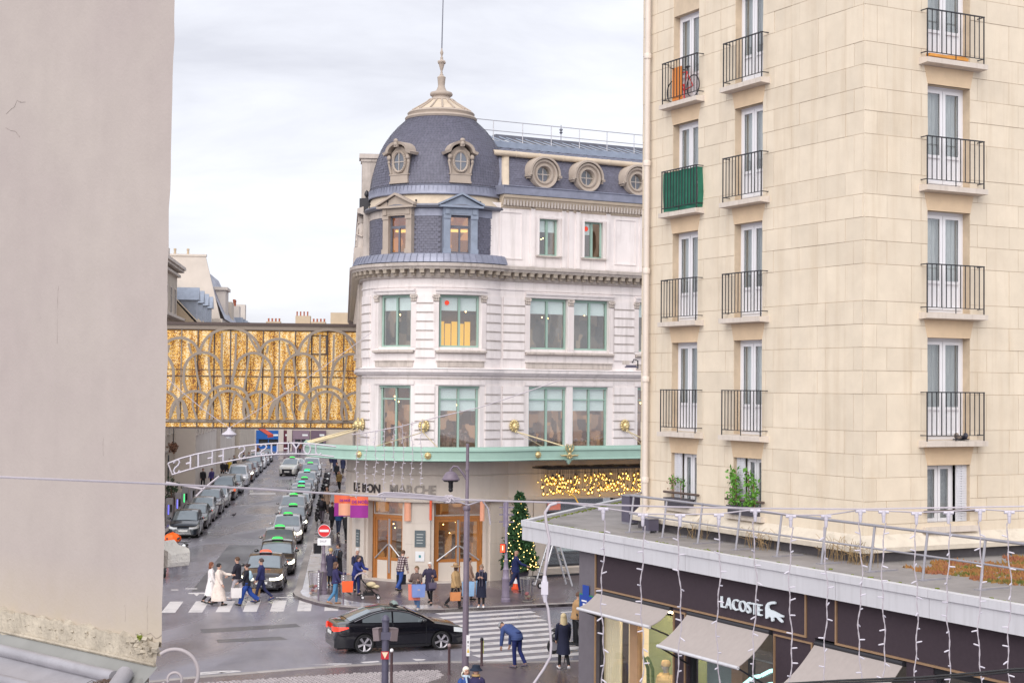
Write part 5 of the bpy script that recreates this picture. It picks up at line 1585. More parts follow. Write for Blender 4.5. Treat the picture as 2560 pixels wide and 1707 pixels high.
#  ground
def ground_mat(name,base,rough,rvar,scale,dark=0.35,patch=0.6,bump=0.25,fine=140):
 m=bpy.data.materials.new(name)
 t,b=_p(m)
 l=t.links.new
 tcn=N(t,'ShaderNodeTexCoord')
 n1_=N(t,'ShaderNodeTexNoise');n1_.inputs['Scale'].default_value=scale;n1_.inputs['Detail'].default_value=9;n1_.inputs['Roughness'].default_value=0.65
 mpn=N(t,'ShaderNodeMapping');mpn.inputs['Scale'].default_value=(1,0.35,1);mpn.inputs['Rotation'].default_value=(0,0,-0.1)
 l(tcn.outputs['Object'],mpn.inputs['Vector']);l(mpn.outputs['Vector'],n1_.inputs['Vector'])
 n2_=N(t,'ShaderNodeTexNoise');n2_.inputs['Scale'].default_value=fine;n2_.inputs['Detail'].default_value=3
 l(tcn.outputs['Object'],n2_.inputs['Vector'])
 mr=N(t,'ShaderNodeMapRange');mr.inputs['From Min'].default_value=0.3;mr.inputs['From Max'].default_value=0.7;mr.inputs['To Min'].default_value=1-dark;mr.inputs['To Max'].default_value=1+dark
 l(n1_.outputs['Fac'],mr.inputs['Value'])
 m2=N(t,'ShaderNodeMapRange');m2.inputs['To Min'].default_value=0.75;m2.inputs['To Max'].default_value=1.25
 l(n2_.outputs['Fac'],m2.inputs['Value'])
 mu=N(t,'ShaderNodeMath',operation='MULTIPLY');l(mr.outputs['Result'],mu.inputs[0]);l(m2.outputs['Result'],mu.inputs[1])
 sc=N(t,'ShaderNodeVectorMath',operation='SCALE');sc.inputs[0].default_value=base;l(mu.outputs['Value'],sc.inputs['Scale'])
 l(sc.outputs['Vector'],b.inputs['Base Color'])
 n3_=N(t,'ShaderNodeTexNoise');n3_.inputs['Scale'].default_value=patch;n3_.inputs['Detail'].default_value=6;n3_.inputs['Distortion'].default_value=0.6
 l(mpn.outputs['Vector'],n3_.inputs['Vector'])
 rr=N(t,'ShaderNodeMapRange');rr.inputs['From Min'].default_value=0.36;rr.inputs['From Max'].default_value=0.62;rr.inputs['To Min'].default_value=max(0.06,rough-rvar);rr.inputs['To Max'].default_value=rough+rvar
 l(n3_.outputs['Fac'],rr.inputs['Value']);l(rr.outputs['Result'],b.inputs['Roughness'])
 b.inputs['Specular IOR Level'].default_value=0.55
 bp=N(t,'ShaderNodeBump');bp.inputs['Strength'].default_value=bump;bp.inputs['Distance'].default_value=0.006
 l(n2_.outputs['Fac'],bp.inputs['Height']);l(bp.outputs['Normal'],b.inputs['Normal'])
 return m
m_asph=ground_mat('wet_asphalt',(0.20,0.19,0.225),0.3,0.17,0.5,0.3,0.35)
m_walk=ground_mat('wet_footway_asphalt',(0.125,0.098,0.112),0.27,0.17,0.6,0.25,0.5)
m_kerb=mat('granite_kerb',(0.33,0.30,0.29),0.45,0.12,3,bump=0.2,rand=0.12)
m_mark=mat('worn_road_paint',(0.60,0.57,0.57),0.5,0.1,3,dirt=0.75,dirtcol=(0.2,0.19,0.2))
m_gran=mat('wet_granite_strip',(0.42,0.40,0.43),0.14,0.15,3,rvar=0.09,rand=0.1)
g=MB();g.poly([(-900,-60,0),(900,-60,0),(900,1800,0),(-900,1800,0)])
road=g.build('road',m_asph,kind='structure')
SD=Vector((-0.1072,0.9942,0))
def resample(pts,step):
 P=[Vector(p).to_2d()for p in pts]
 out=[]
 for p,q in zip(P[:-1],P[1:]):
  n=max(1,round((q-p).length/step))
  out+=[p.lerp(q,i/n)for i in range(n)]
 return out+[P[-1]]
def normals(P):
 out=[]
 for i in range(len(P)):
  d=(P[min(i+1,len(P)-1)]-P[max(i-1,0)]).normalized();out.append(Vector((-d.y,d.x)))
 return out
def sp_(x0,y0,y):return x0-0.1078*(y-y0)
def pavement(name,pts,m,z=0.12,kerb_runs=(),inner=None):
 mb=MB();mb.prism(pts,-0.05,z)
 o=mb.build(name,m,kind='structure')
 for run in kerb_runs:
  P=resample(run,1.0);NN=normals(P)
  for i in range(len(P)-1):
   t=(P[i+1]-P[i])*0.008
   mk=MB();mk.prism([P[i]+t,P[i+1]-t,P[i+1]-t+NN[i+1]*0.3,P[i]+t+NN[i]*0.3],-0.02,z+0.012)
   mk.build('kerb_stone',m_kerb,o)
 return o
rk=[(sp_(-9.38,68,215),215),(sp_(-9.38,68,150),150),(sp_(-9.38,68,110),110),(sp_(-9.38,68,85),85),(-9.42,68.0)]
corner=[(-9.38,66.9),(-9.1,65.7),(-8.6,64.7),(-7.8,63.5),(-6.9,62.6),(-5.9,62.05),(-4.8,61.75),(-3.7,61.75),(-2.6,62.0)]
ave=[(2.92,64.2),(12.0,68.9),(40.0,83.6)]
pavement('pavement',rk+corner+ave+[(40,130),(0,215)],m_walk,0.12,[rk[2:]+corner+ave[:2]])
gs=MB()
o=ob('granite_edging',None)
o['kind']='structure'
P=resample([p for p in rk[1:]if p[1]<126]+corner,0.8);NN=normals(P)
for i in range(len(P)-1):
 for r in range(2):
  w0,w1=0.31+r*0.55,0.31+(r+1)*0.55-0.012
  t=(P[i+1]-P[i])*0.008
  gs=MB();gs.prism([P[i]+t+NN[i]*w0,P[i+1]-t+NN[i+1]*w0,P[i+1]-t+NN[i+1]*w1,P[i]+t+NN[i]*w1],0.1,0.126)
  gs.build('granite_slab',m_gran,o)
near=[(14,52.9),(3.0,50.9),(0.35,50.35),(-1.9,50.35),(-4.0,49.95),(-6.2,49.1),(-9.6,47.3),(-13,45.2)]
pavement('pavement',near[::1]+[(-13,15),(14,15)],m_walk,0.12,[near[1:]])
mb=MB();rnd=random.Random(11)
def in_cob(x,y):
 e=49.0-max(0,(-2.4-x))*0.28-max(0,(-5.0-x))*0.12
 return y<e-0.25 and x<-2.3+0.25*math.sin(y*2)
yy=44.0;r=0
while yy<49.2:
 x=-12.0+(0.07 if r%2 else 0)
 while x<-2.0:
  if in_cob(x,yy):
   w,h=rnd.uniform(0.055,0.066),rnd.uniform(0.055,0.066);z=rnd.uniform(0.132,0.148)
   mb.add([(x-w,yy-h,0.1),(x+w,yy-h,0.1),(x+w,yy+h,0.1),(x-w,yy+h,0.1),(x-w*.75,yy-h*.75,z),(x+w*.75,yy-h*.75,z),(x+w*.75,yy+h*.75,z),(x-w*.75,yy+h*.75,z)],[(4,5,6,7),(0,1,5,4),(1,2,6,5),(2,3,7,6),(3,0,4,7)])
  x+=0.14
 yy+=0.14;r+=1
o=mb.build('cobblestones',mat('granite_cobble',(0.36,0.32,0.33),0.5,0.3,5,dirt=0.3,dirtcol=(0.2,0.17,0.17)),kind='stuff')
lk=[(sp_(-20.2,88,70),70),(sp_(-20.2,88,110),110),(sp_(-20.2,88,150),150),(sp_(-20.2,88,208),208)]
pavement('pavement',lk+[(-60,208),(-45,70)],m_walk,0.12,[lk[:3]])
def strip(pts,name='road_marking',m=None,z=0.004):
 mb=MB();mb.poly([(p[0],p[1],z)for p in pts])
 return mb.build(name,m or m_mark,kind='structure')
cw=ob('zebra_crossing',None);cw['kind']='structure'
def stripe(p,d,L_,w,par):
 d=Vector(d).normalized();n=Vector((-d[1],d[0],0))*(w/2);p=Vector(p)
 rnd_=random.Random(int(p.x*100))
 a,b=p-n,p+n
 a=Vector((a.x,a.y,0));b=Vector((b.x,b.y,0));dd=Vector((d[0],d[1],0))*L_
 mb=MB();mb.add([(a.x,a.y,0.004),(b.x,b.y,0.004),(b.x+dd.x,b.y+dd.y,0.004),(a.x+dd.x,a.y+dd.y,0.004)],[(3,2,1,0)])
 mb.build('crossing_stripe',m_mark,par)
for k in range(8):
 u=420+68*k
 p=on_z(u,1531-k*0.8)
 stripe((p.x,p.y,0),SD,3.2,0.55,cw)
cw2=ob('zebra_crossing',None);cw2['kind']='structure'
for k in range(12):
 c=Vector((-0.75,50.95,0))+Vector((-0.18,1.0,0))*(1.06*k)
 stripe((c.x-0.2+(0.0),c.y,0),BDIR,4.1,0.5,cw2)
for quad in([(600,1560),(760,1556),(760,1552),(600,1556)],):
 pass
def px_strip(pxs,name='road_marking'):
 return strip([on_z(*p)for p in pxs],name)
px_strip([(770,1660),(838,1660),(880,1659),(838,1662)]);px_strip([(790,1671),(838,1662),(850,1661.5),(812,1670)]);px_strip([(825,1669),(878,1660),(888,1661),(845,1669)]);px_strip([(800,1656),(880,1658),(878,1660),(830,1658)])
px_strip([(500,1680),(545,1676),(600,1675),(540,1683),(498,1687)]);px_strip([(545,1680),(600,1676),(603,1678),(560,1682)])
px_strip([(900,1654),(945,1651),(950,1654),(910,1657)]);px_strip([(912,1660),(958,1656),(956,1663),(914,1665)]);px_strip([(1030,1646),(1065,1647),(1060,1650),(1040,1651)]);px_strip([(1050,1652),(1075,1655),(1070,1657)])
px_strip([(428,1475),(446,1475),(446,1473),(428,1473)]);px_strip([(463,1472),(493,1472),(493,1470),(464,1470)])
px_strip([(470,1481),(515,1481),(513,1484),(498,1484),(492,1490),(485,1484),(472,1484)])
px_strip([(560,1494),(610,1493),(610,1490),(562,1491)])
px_strip([(622,1236),(690,1236),(688,1231),(626,1231)]);px_strip([(600,1263.5),(715,1264.5),(715,1263.5),(600,1262.5)])
px_strip([(1402,1531),(1455,1528),(1455,1526),(1402,1529)])
px_strip([(690,1494),(775,1493),(775,1491.5),(690,1492)])
m_patch=ground_mat('fresh_asphalt_patch',(0.098,0.094,0.105),0.42,0.1,0.8,0.15,0.6)
strip([on_z(478,1478),on_z(572,1362),on_z(700,1362),on_z(660,1478)],'asphalt_patch',m_patch,0.002)
strip([on_z(500,1572),on_z(740,1558),on_z(752,1566),on_z(505,1582)],'asphalt_patch',m_patch,0.002)
strip([on_z(540,1598),on_z(700,1590),on_z(720,1598),on_z(545,1606)],'asphalt_patch',m_patch,0.002)
for k in range(26):
 y=88+k*1.6
 x=sp_(-17.75,88,y)
 mb=MB();mb.prism([(x-0.08,y),(x+0.08,y),(x+0.04,y+0.5),(x-0.12,y+0.5)],-0.01,0.006);mb.build('parking_edge_sett',m_gran,kind='structure')
br=thing('footbridge','covered footbridge of glowing gold panels behind grey looping arches','bridge',(-8.62,85.0,0),R_(6.15))
m_taupe=mat('taupe_metal',(0.26,0.215,0.18),0.6,0.06,2)
m_brown=mat('dark_bronze_frame',(0.085,0.06,0.055),0.5,0.1,4)
m_spk=bpy.data.materials.new('golden_sparkle_curtain')  # gold sparkle of the curtain put in as random glowing cells
t_,b_=_p(m_spk);l_=t_.links.new
tcn=N(t_,'ShaderNodeTexCoord')
vo=N(t_,'ShaderNodeTexVoronoi',feature='F1');vo.inputs['Scale'].default_value=30
l_(tcn.outputs['Object'],vo.inputs['Vector'])
sp2=N(t_,'ShaderNodeSeparateColor');l_(vo.outputs['Color'],sp2.inputs['Color'])
mpn=N(t_,'ShaderNodeMapping');mpn.inputs['Scale'].default_value=(3.0,1,0.28);l_(tcn.outputs['Object'],mpn.inputs['Vector'])
ns_=N(t_,'ShaderNodeTexNoise');ns_.inputs['Scale'].default_value=1.0;ns_.inputs['Detail'].default_value=3;l_(mpn.outputs['Vector'],ns_.inputs['Vector'])
ad=N(t_,'ShaderNodeMath',operation='MULTIPLY_ADD');ad.inputs[1].default_value=0.75;l_(sp2.outputs['Red'],ad.inputs[0])
sb_=N(t_,'ShaderNodeMath',operation='SUBTRACT');sb_.inputs[1].default_value=0.38;l_(ns_.outputs['Fac'],sb_.inputs[0]);
mm=N(t_,'ShaderNodeMath',operation='MULTIPLY');mm.inputs[1].default_value=1.7;l_(sb_.outputs['Value'],mm.inputs[0]);l_(mm.outputs['Value'],ad.inputs[2])
rp=N(t_,'ShaderNodeValToRGB')
els=rp.color_ramp.elements
els[0].position=0.12;els[0].color=(0.13,0.045,0.015,1)
els[1].position=0.95;els[1].color=(1.0,0.86,0.6,1)
for ps,c in((0.38,(0.45,0.16,0.02,1)),(0.6,(0.95,0.50,0.05,1)),(0.82,(0.95,0.66,0.27,1))):
 e=els.new(ps);e.color=c
l_(ad.outputs['Value'],rp.inputs['Fac'])
dk=N(t_,'ShaderNodeVectorMath',operation='SCALE');dk.inputs['Scale'].default_value=0.4;l_(rp.outputs['Color'],dk.inputs[0]);l_(dk.outputs['Vector'],b_.inputs['Base Color']);l_(rp.outputs['Color'],b_.inputs['Emission Color'])
b_.inputs['Emission Strength'].default_value=0.27;b_.inputs['Roughness'].default_value=0.5
XL,XR=-16.6,0.35
def zl(v):return 9+(963.5-v)*85.0/3850
def xl(X):return((400+X/3.136)-890)*85.0/3850+0.02
def zz_(Y):return zl(600+Y/3.136)
mull=[]
x=XL
MS=0.88
x0m=xl(190)
k=-4
while x0m+k*MS<XR:mull.append(x0m+k*MS);k+=1
for(z0,z1)in((9.53,12.0),(7.16,9.5),(6.72,6.97)):
 for a,b in zip(mull[:-1],mull[1:]):
  if b>XR:continue
  MB().box((a+0.035,0.06,z0+0.02),(b-0.035,0.1,z1-0.02)).build('sparkle_panel',m_spk,br)
for i,a in enumerate(mull):
 MB().box((a-0.035,0.0,6.68),(a+0.035,0.12,12.05)).build('mullion',m_taupe if i%6==4 else m_brown,br)
mb=MB()
for z0,z1,y in((9.84,9.88,0.0),(9.47,9.53,0.0),(12.03,12.07,-0.02),(6.97,7.0,-0.02),(6.64,6.72,-0.02)):mb.box((XL,y,z0),(XR,0.14,z1))
mb.build('transom',m_brown,br)
MB().box((XL,-0.06,7.0),(XR,0.16,7.15)).build('lower_rail',m_taupe,br)
MB().box((XL,0.15,6.64),(XR,4.0,6.8)).build('deck',m_brown,br)
MB().box((XL,-0.04,12.07),(XR,4.0,12.3)).build('roof_beam',m_taupe,br)
MB().box((XL,-0.12,12.3),(XR+0.1,4.1,12.45)).build('roof_edge',m_brown,br)
MB().box((XL,3.8,6.8),(XR,3.9,12.07)).build('far_side',m_spk,br)
mb=MB()
for(u0,u1,v0,v1)in((1185,1310,740,895),):
 a,b,c,d=xl(u0),xl(u1),zz_(v1),zz_(v0)
 for q in((a,b,c,c+0.08),(a,b,d-0.06,d),(a,a+0.08,c,d),(b-0.08,b,c,d)):mb.box((q[0],-0.05,q[2]),(q[1],0.05,q[3]))
mb.build('casement_frame',m_brown,br)
RB=[0]
def ribbon(pts,w=0.075,name='arch'):
 0
 P=[Vector((xl(X),zz_(Y)))for X,Y in pts];RB[0]=(RB[0]+7)%61
 rows=[]
 for i,p in enumerate(P):
  d=(P[min(i+1,len(P)-1)]-P[max(i-1,0)]).normalized();n=Vector((-d.y,d.x))*w
  y0,y1=-0.22-RB[0]*0.0013,-0.12-RB[0]*0.0013
  rows.append([(p.x+n.x,y0,p.y+n.y),(p.x-n.x,y0,p.y-n.y),(p.x-n.x,y1,p.y-n.y),(p.x+n.x,y1,p.y+n.y)])
 mb=MB();mb.grid(rows,closeu=True);mb.poly(rows[0]);mb.poly(rows[-1][::-1])
 return mb.build(name,m_taupe,br)
def arch(cx,top,hw,yspring,legs=None,w=0.075):
 pts=[(cx+hw*math.cos(PI-PI*i/16),yspring-(yspring-top)*math.sin(PI*i/16))for i in range(17)]
 if legs:
  (lx,ly),(rx,ry)=legs
  pre=[(lx,ly)];post=[(rx,ry)]
  m1=((lx+pts[0][0])/2-hw*0.08,(ly+pts[0][1])/2);m2=((rx+pts[-1][0])/2+hw*0.08,(ry+pts[-1][1])/2)
  pts=pre+[m1]+pts+[m2]+post
 ribbon(pts,w)
PERX=755
for off in(-PERX*2,-PERX,0,PERX):
 def ok(x):return XL+0.3<xl(x)<XR-0.1
 for(cx,top,hw,ys,legs)in((180,775,145,905,None),(565,695,232,905,None),(360,885,145,1040,((235,1185),(515,1150))),(745,885,145,1040,((590,1140),(870,1185))),(550,1140,155,1235,((345,1330),(748,1330))),(300,1185,125,1285,((185,1405),(430,1405))),(800,1185,125,1285,((690,1405),(930,1405))),(180,1250,62,1385,None),(555,1180,160,1400,None)):
  if ok(cx+off):arch(cx+off,top,hw,ys,None if legs is None else tuple((x+off,y)for x,y in legs))
 for pts in(((500,735),(500,960),(515,1140)),((608,735),(605,960),(580,1140)),((425,745),(410,830),(405,880)),((700,745),(745,820),(785,880)),((100,830),(90,890)),((245,815),(270,900)),((295,920),(315,1060),(345,1180)),((400,920),(410,1060),(435,1170)),((710,900),(690,1060),(675,1170)),((820,920),(800,1040),(765,1180)),((470,1165),(505,1290),(515,1405)),((610,1180),(580,1290),(570,1405)),((290,1200),(285,1300),(320,1405)),((800,1200),(790,1300),(775,1405)),((160,1270),(110,1405)),((210,1280),(235,1405))):
  if ok(pts[0][0]+off):ribbon([(x+off,y)for x,y in pts],0.055,'strut')
sl=thing('suspended_lamp','bell shaped street lamp hung on crossing wires before the bridge','street lamp',(*on_y(573,1082,62.0)[:2],on_y(573,1082,62.0).z))
mb=MB();mb.lathe([(0.0,0.22),(0.06,0.2),(0.1,0.1),(0.28,-0.02),(0.3,-0.06),(0.12,-0.16),(0.0,-0.2)],16);mb.build('shade',mat('pale_lamp_enamel',(0.5,0.47,0.52),0.4,0.05,4),sl,smooth=50)
mb=MB();mb.ball((0,0,-0.14),(0.13,0.13,0.09),10,6);mb.build('lamp_glass',m_blind,sl,smooth=60)
c0=sl.location
mb=MB()
for(u,v)in((395,925),(930,830)):
 e=on_y(u,v,62.0 if u<500 else 70)-c0
 mb.tube(sag((0,0,0.2),e,0.1,10),0.014,4)
mb.build('span_wire',m_wire,sl)
#  buildings of the side street
m_plA=mat('old_plaster',(0.54,0.475,0.40),0.9,0.12,0.6,dirt=0.4,dirtcol=(0.3,0.26,0.22))
m_plB=mat('pale_plaster',(0.60,0.54,0.49),0.9,0.1,0.5,dirt=0.35,dirtcol=(0.36,0.32,0.28))
m_plC=mat('ochre_plaster',(0.50,0.40,0.29),0.9,0.1,0.5,dirt=0.35,dirtcol=(0.33,0.27,0.2))
m_terra=mat('terracotta',(0.36,0.11,0.06),0.8,0.2,5)
m_pane=mat('far_window_pane',(0.07,0.075,0.085),0.15,0.3,2,rand=0.4)
ST_ANG=R_(96.15)
def FLX(Y):return -14.1-0.1078*Y
def far_windows(par,L_,floors,zs,w,h,step,m_frame=None,x_off=0.8):
 mf=m_frame or m_plB
 fr=MB();fr.box((-w/2-0.1,-0.07,-0.1),(-w/2,0.02,h+0.12));fr.box((w/2,-0.07,-0.1),(w/2+0.1,0.02,h+0.12));fr.box((-w/2,-0.07,h),(w/2,0.02,h+0.12));fr.box((-w/2-0.14,-0.12,-0.16),(w/2+0.14,0.02,-0.1));fr.box((-0.03,-0.05,0),(0.03,0.0,h));fr.box((-w/2,-0.05,h*0.66),(w/2,0,h*0.66+0.04))
 mef=fr.mesh('frame',mf)
 mep=MB().box((-w/2,-0.03,-0.1),(w/2,-0.02,h)).mesh('pane',m_pane)
 for z in zs:
  x=x_off
  while x+w<L_:
   wd=ob('window',None,par,loc=(x+w/2,0,z))
   ob('frame',mef,wd);ob('pane',mep,wd)
   x+=step
def chimney_pots(par,pts,m=m_terra,h=0.75):
 for(x,y,z)in pts:
  mb=MB();mb.lathe([(0.13,0),(0.11,h*0.6),(0.14,h*0.8),(0.13,h),(0.09,h)],8,c=(x,y),z=z);mb.build('chimney_pot',m,par)
A0,A1=92.0,128.0
bA=thing('street_building','cream plastered street building with stone cornice beside parked cars','building',(FLX(A0),A0,0),ST_ANG,'old houses lining the side street')
LA=A1-A0
MB().box((0,0,0),(LA,12,18.6)).build('wall',m_plA,bA)
mb=MB();mb.box((-0.2,-0.55,18.3),(LA+0.25,0,18.5));mb.box((-0.3,-0.7,18.5),(LA+0.35,0,18.75));mb.box((0,-0.3,17.9),(LA+0.1,0,18.1));mb.build('cornice',m_plB,bA)
mb=MB();mb.box((0,-0.7,14.3),(LA+0.4,0,14.5));mb.build('balcony',m_plB,bA)
MB().box((0.3,0.6,18.75),(LA-0.2,12,20.3)).build('attic',m_plB,bA)
far_windows(bA,LA,4,(5.2,8.3,11.4,14.9),1.1,1.9,3.0)
for k in range(8):
 x=6+k*3.6
 MB().box((x,-0.03,0.3),(x+0.8,0.02,3.4)).build('opening_shade',m_black,bA)  # black slab stands in for the shade inside a doorway
for k in range(3):MB().box((21+k*2.4,-0.08,4.0),(22.1+k*2.4,0.02,7.5)).build('shutter',m_plB,bA)
mb=MB();mb.box((14,-0.12,3.7),(LA,0,3.85));mb.build('string_course',m_trim,bA)
hb=thing('hanging_basket','dark round hanging basket on the cream street facade','plant basket',on_y(433,1118,104))
rnd=random.Random(2);mb=MB();leaf_cluster(mb,(0,0,0),(0.35,0.35,0.35),220,0.16,rnd);mb.build('foliage',m_leafb,hb)
mb=MB();mb.tube([(0,0,0.2),(0,0,2.6)],0.03,5);mb.build('cord',m_dark,hb)
B0,B1=128.2,149.0
bB=thing('street_building','low ochre house with sloping tiled roof and red chimney pots','building',(FLX(B0)+1.7,B0,0),ST_ANG,'old houses lining the side street')
LB=B1-B0
mb=MB();mb.prism([(0,0),(LB,0),(LB,11),(0,11)],0,14.0);mb.build('wall',m_plB,bB)
mb=MB();mb.add([(0,0,14.0),(0,11,14.0),(0,11,18.6),(0,4.2,18.6),(0.6,0,14),(0.6,11,14),(0.6,11,18.6),(0.6,4.2,18.6)],[(0,1,2,3),(7,6,5,4),(0,3,7,4),(3,2,6,7)]);mb.build('gable',m_plC,bB)
mb=MB();mb.add([(-0.1,-0.2,14.05),(LB,-0.2,14.05),(LB,4.2,18.7),(-0.1,4.2,18.7),(LB,11,18.7),(-0.1,11,18.7)],[(0,1,2,3),(3,2,4,5)]);mb.build('roof',m_plC,bB)
mb=MB();mb.box((-0.1,4.6,17.9),(0.8,7.4,19.0));mb.box((-0.2,4.5,19.0),(0.9,7.5,19.2));mb.build('chimney',mat('brown_chimney',(0.28,0.2,0.16),0.9,0.2,3),bB)
chimney_pots(bB,[(0.3,5.2,19.2),(0.3,6.6,19.2)],m_terra,1.3)
for k in range(4):
 x=2+k*4.5
 mb=MB();mb.box((x,0.3,14.4),(x+1.4,3.0,16.2));mb.add([(x-0.2,0.1,16.2),(x+1.6,0.1,16.2),(x+0.7,0.1,17.3),(x-0.2,3.4,16.2),(x+1.6,3.4,16.2),(x+0.7,3.4,17.3)],[(0,1,2),(0,2,5,3),(2,1,4,5)]);mb.build('dormer',m_bluez,bB)
far_windows(bB,LB,3,(5.0,8.0,11.0),1.1,1.8,2.8)
C0,C1=150.0,170.0
bC=thing('street_building','tall grey house with a blank gable wall and chimney pots in a row','building',(FLX(C0)+2.2,C0,0),ST_ANG,'old houses lining the side street')
LC=C1-C0
mb=MB();mb.box((0,0.2,0),(LC,12,15.5));mb.build('wall',m_plB,bC)
mb=MB();mb.add([(0,-0.1,13.5),(0,1.9,21.6),(0,12,21.6),(0,12,13.5),(0.5,-0.1,13.5),(0.5,1.9,21.6),(0.5,12,21.6),(0.5,12,13.5)],[(0,1,2,3),(7,6,5,4),(0,4,5,1),(1,5,6,2)]);mb.build('party_wall',m_plB,bC)
mb=MB();mb.add([(0.5,0.0,15.5),(LC,0.0,15.5),(LC,2.2,20.5),(0.5,2.2,20.5),(LC,12,20.5),(0.5,12,20.5)],[(0,1,2,3),(3,2,4,5)]);mb.build('roof',m_zinc,bC)
mb=MB();mb.box((-0.08,1.8,21.55),(0.7,12,21.75));mb.build('coping',m_plB,bC);
mb=MB();mb.box((-0.25,7.4,14.0),(0.0,11,21.0));mb.build('flue',m_plB,bC);mb=MB();mb.box((-0.4,7.3,21.0),(0.3,11.1,21.2));mb.build('flue_cap',m_terra,bC)
chimney_pots(bC,[(0.3,3.6+k*1.25,21.75)for k in range(7)],m_plC,0.55)
chimney_pots(bC,[(-0.15,7.7+k*0.75,21.2)for k in range(4)],m_terra,0.5)
mb=MB();mb.box((5,0.3,15),(9,2.0,18.6));mb.box((4.8,0.1,18.6),(9.2,2.2,18.9));mb.build('chimney',m_plB,bC)
mb=MB();mb.box((12,0.2,15),(15.5,1.6,17.8));mb.build('chimney',m_plA,bC)
far_windows(bC,LC,4,(4.5,7.4,10.3,13.0),1.1,1.8,2.8)
an=thing('roof_aerial','thin television aerial above the tall gable chimney row','antenna',bC.matrix_basis@Vector((0.3,8.2,21.7)))
mb=MB();mb.tube([(0,0,0),(0,0,2.6)],0.035,5);mb.build('mast',m_dark,an)
mb=MB();mb.tube([(-1.2,0,2.4),(1.0,0,2.55)],0.025,4)
for k in range(6):mb.tube([(-0.9+k*0.36,-0.35,2.45),(-0.9+k*0.36,0.35,2.45)],0.02,4)
mb.build('element',m_dark,an)
D0=170.2
bD=thing('street_building','far slate roofed house ending the left row of the street','building',(FLX(D0)+2.5,D0,0),ST_ANG,'old houses lining the side street')
MB().box((0,0,0),(28,12,14.5)).build('wall',m_plA,bD)
mb=MB();mb.add([(0,0.0,14.5),(28,0.0,14.5),(28,1.8,17.5),(0,1.8,17.5),(28,12,17.5),(0,12,17.5),(0,12,14.5)],[(0,1,2,3),(3,2,4,5),(0,3,5,6)]);mb.build('roof',m_zincd,bD)
MB().box((2,0.4,15),(4.5,1.5,17.9)).build('chimney',m_plB,bD);MB().box((12,0.4,15),(14,1.4,18.6)).build('chimney',m_plB,bD)
for k in range(6):
 mb=MB();mb.box((1.5+k*4.2,0.0,14.7),(2.9+k*4.2,1.4,16.6));mb.build('dormer',m_bluez,bD)
far_windows(bD,28,4,(4.5,7.4,10.3),1.1,1.8,2.8)
chimney_pots(bD,[(2.3+k*0.6,1.0,17.9)for k in range(4)])
bE=thing('corner_block','pale building closing the street end with blue and mauve shopfronts','building',(-52,214,0),0)
mb=MB();mb.box((0,0,0),(30,14,15.6));mb.build('wall',m_plA,bE)
mb=MB();mb.add([(0,0,15.6),(30,0,15.6),(30,3,17.4),(0,3,17.4),(30,14,17.4),(0,14,17.4)],[(0,1,2,3),(3,2,4,5)]);mb.build('roof',m_zincd,bE)
for k in range(4):
 mb=MB();mb.box((5+k*6.3,1.0,16.3),(7.0+k*6.3,2.0,18.0));mb.build('chimney',m_plC,bE)
 chimney_pots(bE,[(5.3+k*6.3+j*0.5,1.5,18.0)for j in range(4)],m_terra,0.45)
far_windows(bE,30,4,(5.5,8.6,11.7),1.2,1.9,2.6)
def shopfront(u0,u1,v0,v1,m,Y=213.8):
 p,q=on_y(u0,v1,Y),on_y(u1,v0,Y)
 x0,x1=p.x+52,q.x+52
 z1=q.z
 sf=ob('shopfront',None,bE)
 mb=MB();mb.box((x0,-0.35,z1-1.2),(x1,0,z1));mb.box((x0,-0.3,0),(x0+0.35,0,z1-1.2));mb.box((x1-0.35,-0.3,0),(x1,0,z1-1.2));mb.box((x0+0.35,-0.28,0),(x1-0.35,0,0.7));mb.build('joinery',m,sf)
 MB().box((x0+0.35,-0.15,0.7),(x1-0.35,-0.1,z1-1.2)).build('shop_glass',m_pane,sf)
 mb=MB();mb.box(((x0+x1)/2-0.06,-0.25,0.7),((x0+x1)/2+0.06,-0.1,z1-1.2));mb.build('mullion',m,sf)
 mb=MB();mb.box((x0+(x1-x0)*0.58,-0.37,z1-0.75),(x0+(x1-x0)*0.9,-0.35,z1-0.5));mb.build('name_strip',m_blind,sf)
shopfront(640,702,1076,1140,mat('shop_blue',(0.02,0.12,0.42),0.5,0.1,2))
shopfront(706,719,1076,1140,mat('shop_wine',(0.12,0.03,0.05),0.5,0.1,2))
shopfront(731,774,1076,1140,mat('shop_mauve',(0.26,0.19,0.24),0.5,0.1,2))
shopfront(777,815,1076,1140,mat('shop_plum',(0.16,0.11,0.15),0.5,0.1,2))
for i,u in enumerate((703.5,724.5)):
 p=on_y(u,1080,213.9)
 mb=MB();mb.box((p.x+52-0.35,-0.4,0),(p.x+52+0.35,0,p.z+0.5));mb.build('pilaster',m_plB,bE)
p=on_y(652,1087,205)
ra=thing('red_awning','sloping red shop awning at the far street corner','awning',(p.x,205,0))
mb=MB();mb.add([(-1.3,0,3.9),(1.0,-0.6,2.5),(1.3,2.4,2.5),(-1.0,2.6,3.9)],[(0,1,2,3)]);mb.add([(1.0,-0.6,2.5),(1.0,-0.6,2.15),(1.3,2.4,2.15),(1.3,2.4,2.5)],[(0,1,2,3)]);mb.build('canvas',mat('coral_red_canvas',(0.62,0.09,0.06),0.8,0.05,3),ra)
mb=MB();mb.tube([(-1.3,0,3.85),(1.0,-0.6,2.45)],0.04,5);mb.tube([(-1.2,1,3.8),(-1.2,1,2.4)],0.03,5);mb.build('frame',m_dark,ra)
bF=thing('distant_block','distant pale block with chimneys rising past the store cornice','building',(-41,262,0),0)
mb=MB();mb.box((0,0,0),(20,12,19.5));mb.box((10,0.5,19.5),(20,12,21.6));mb.build('wall',m_plC,bF)
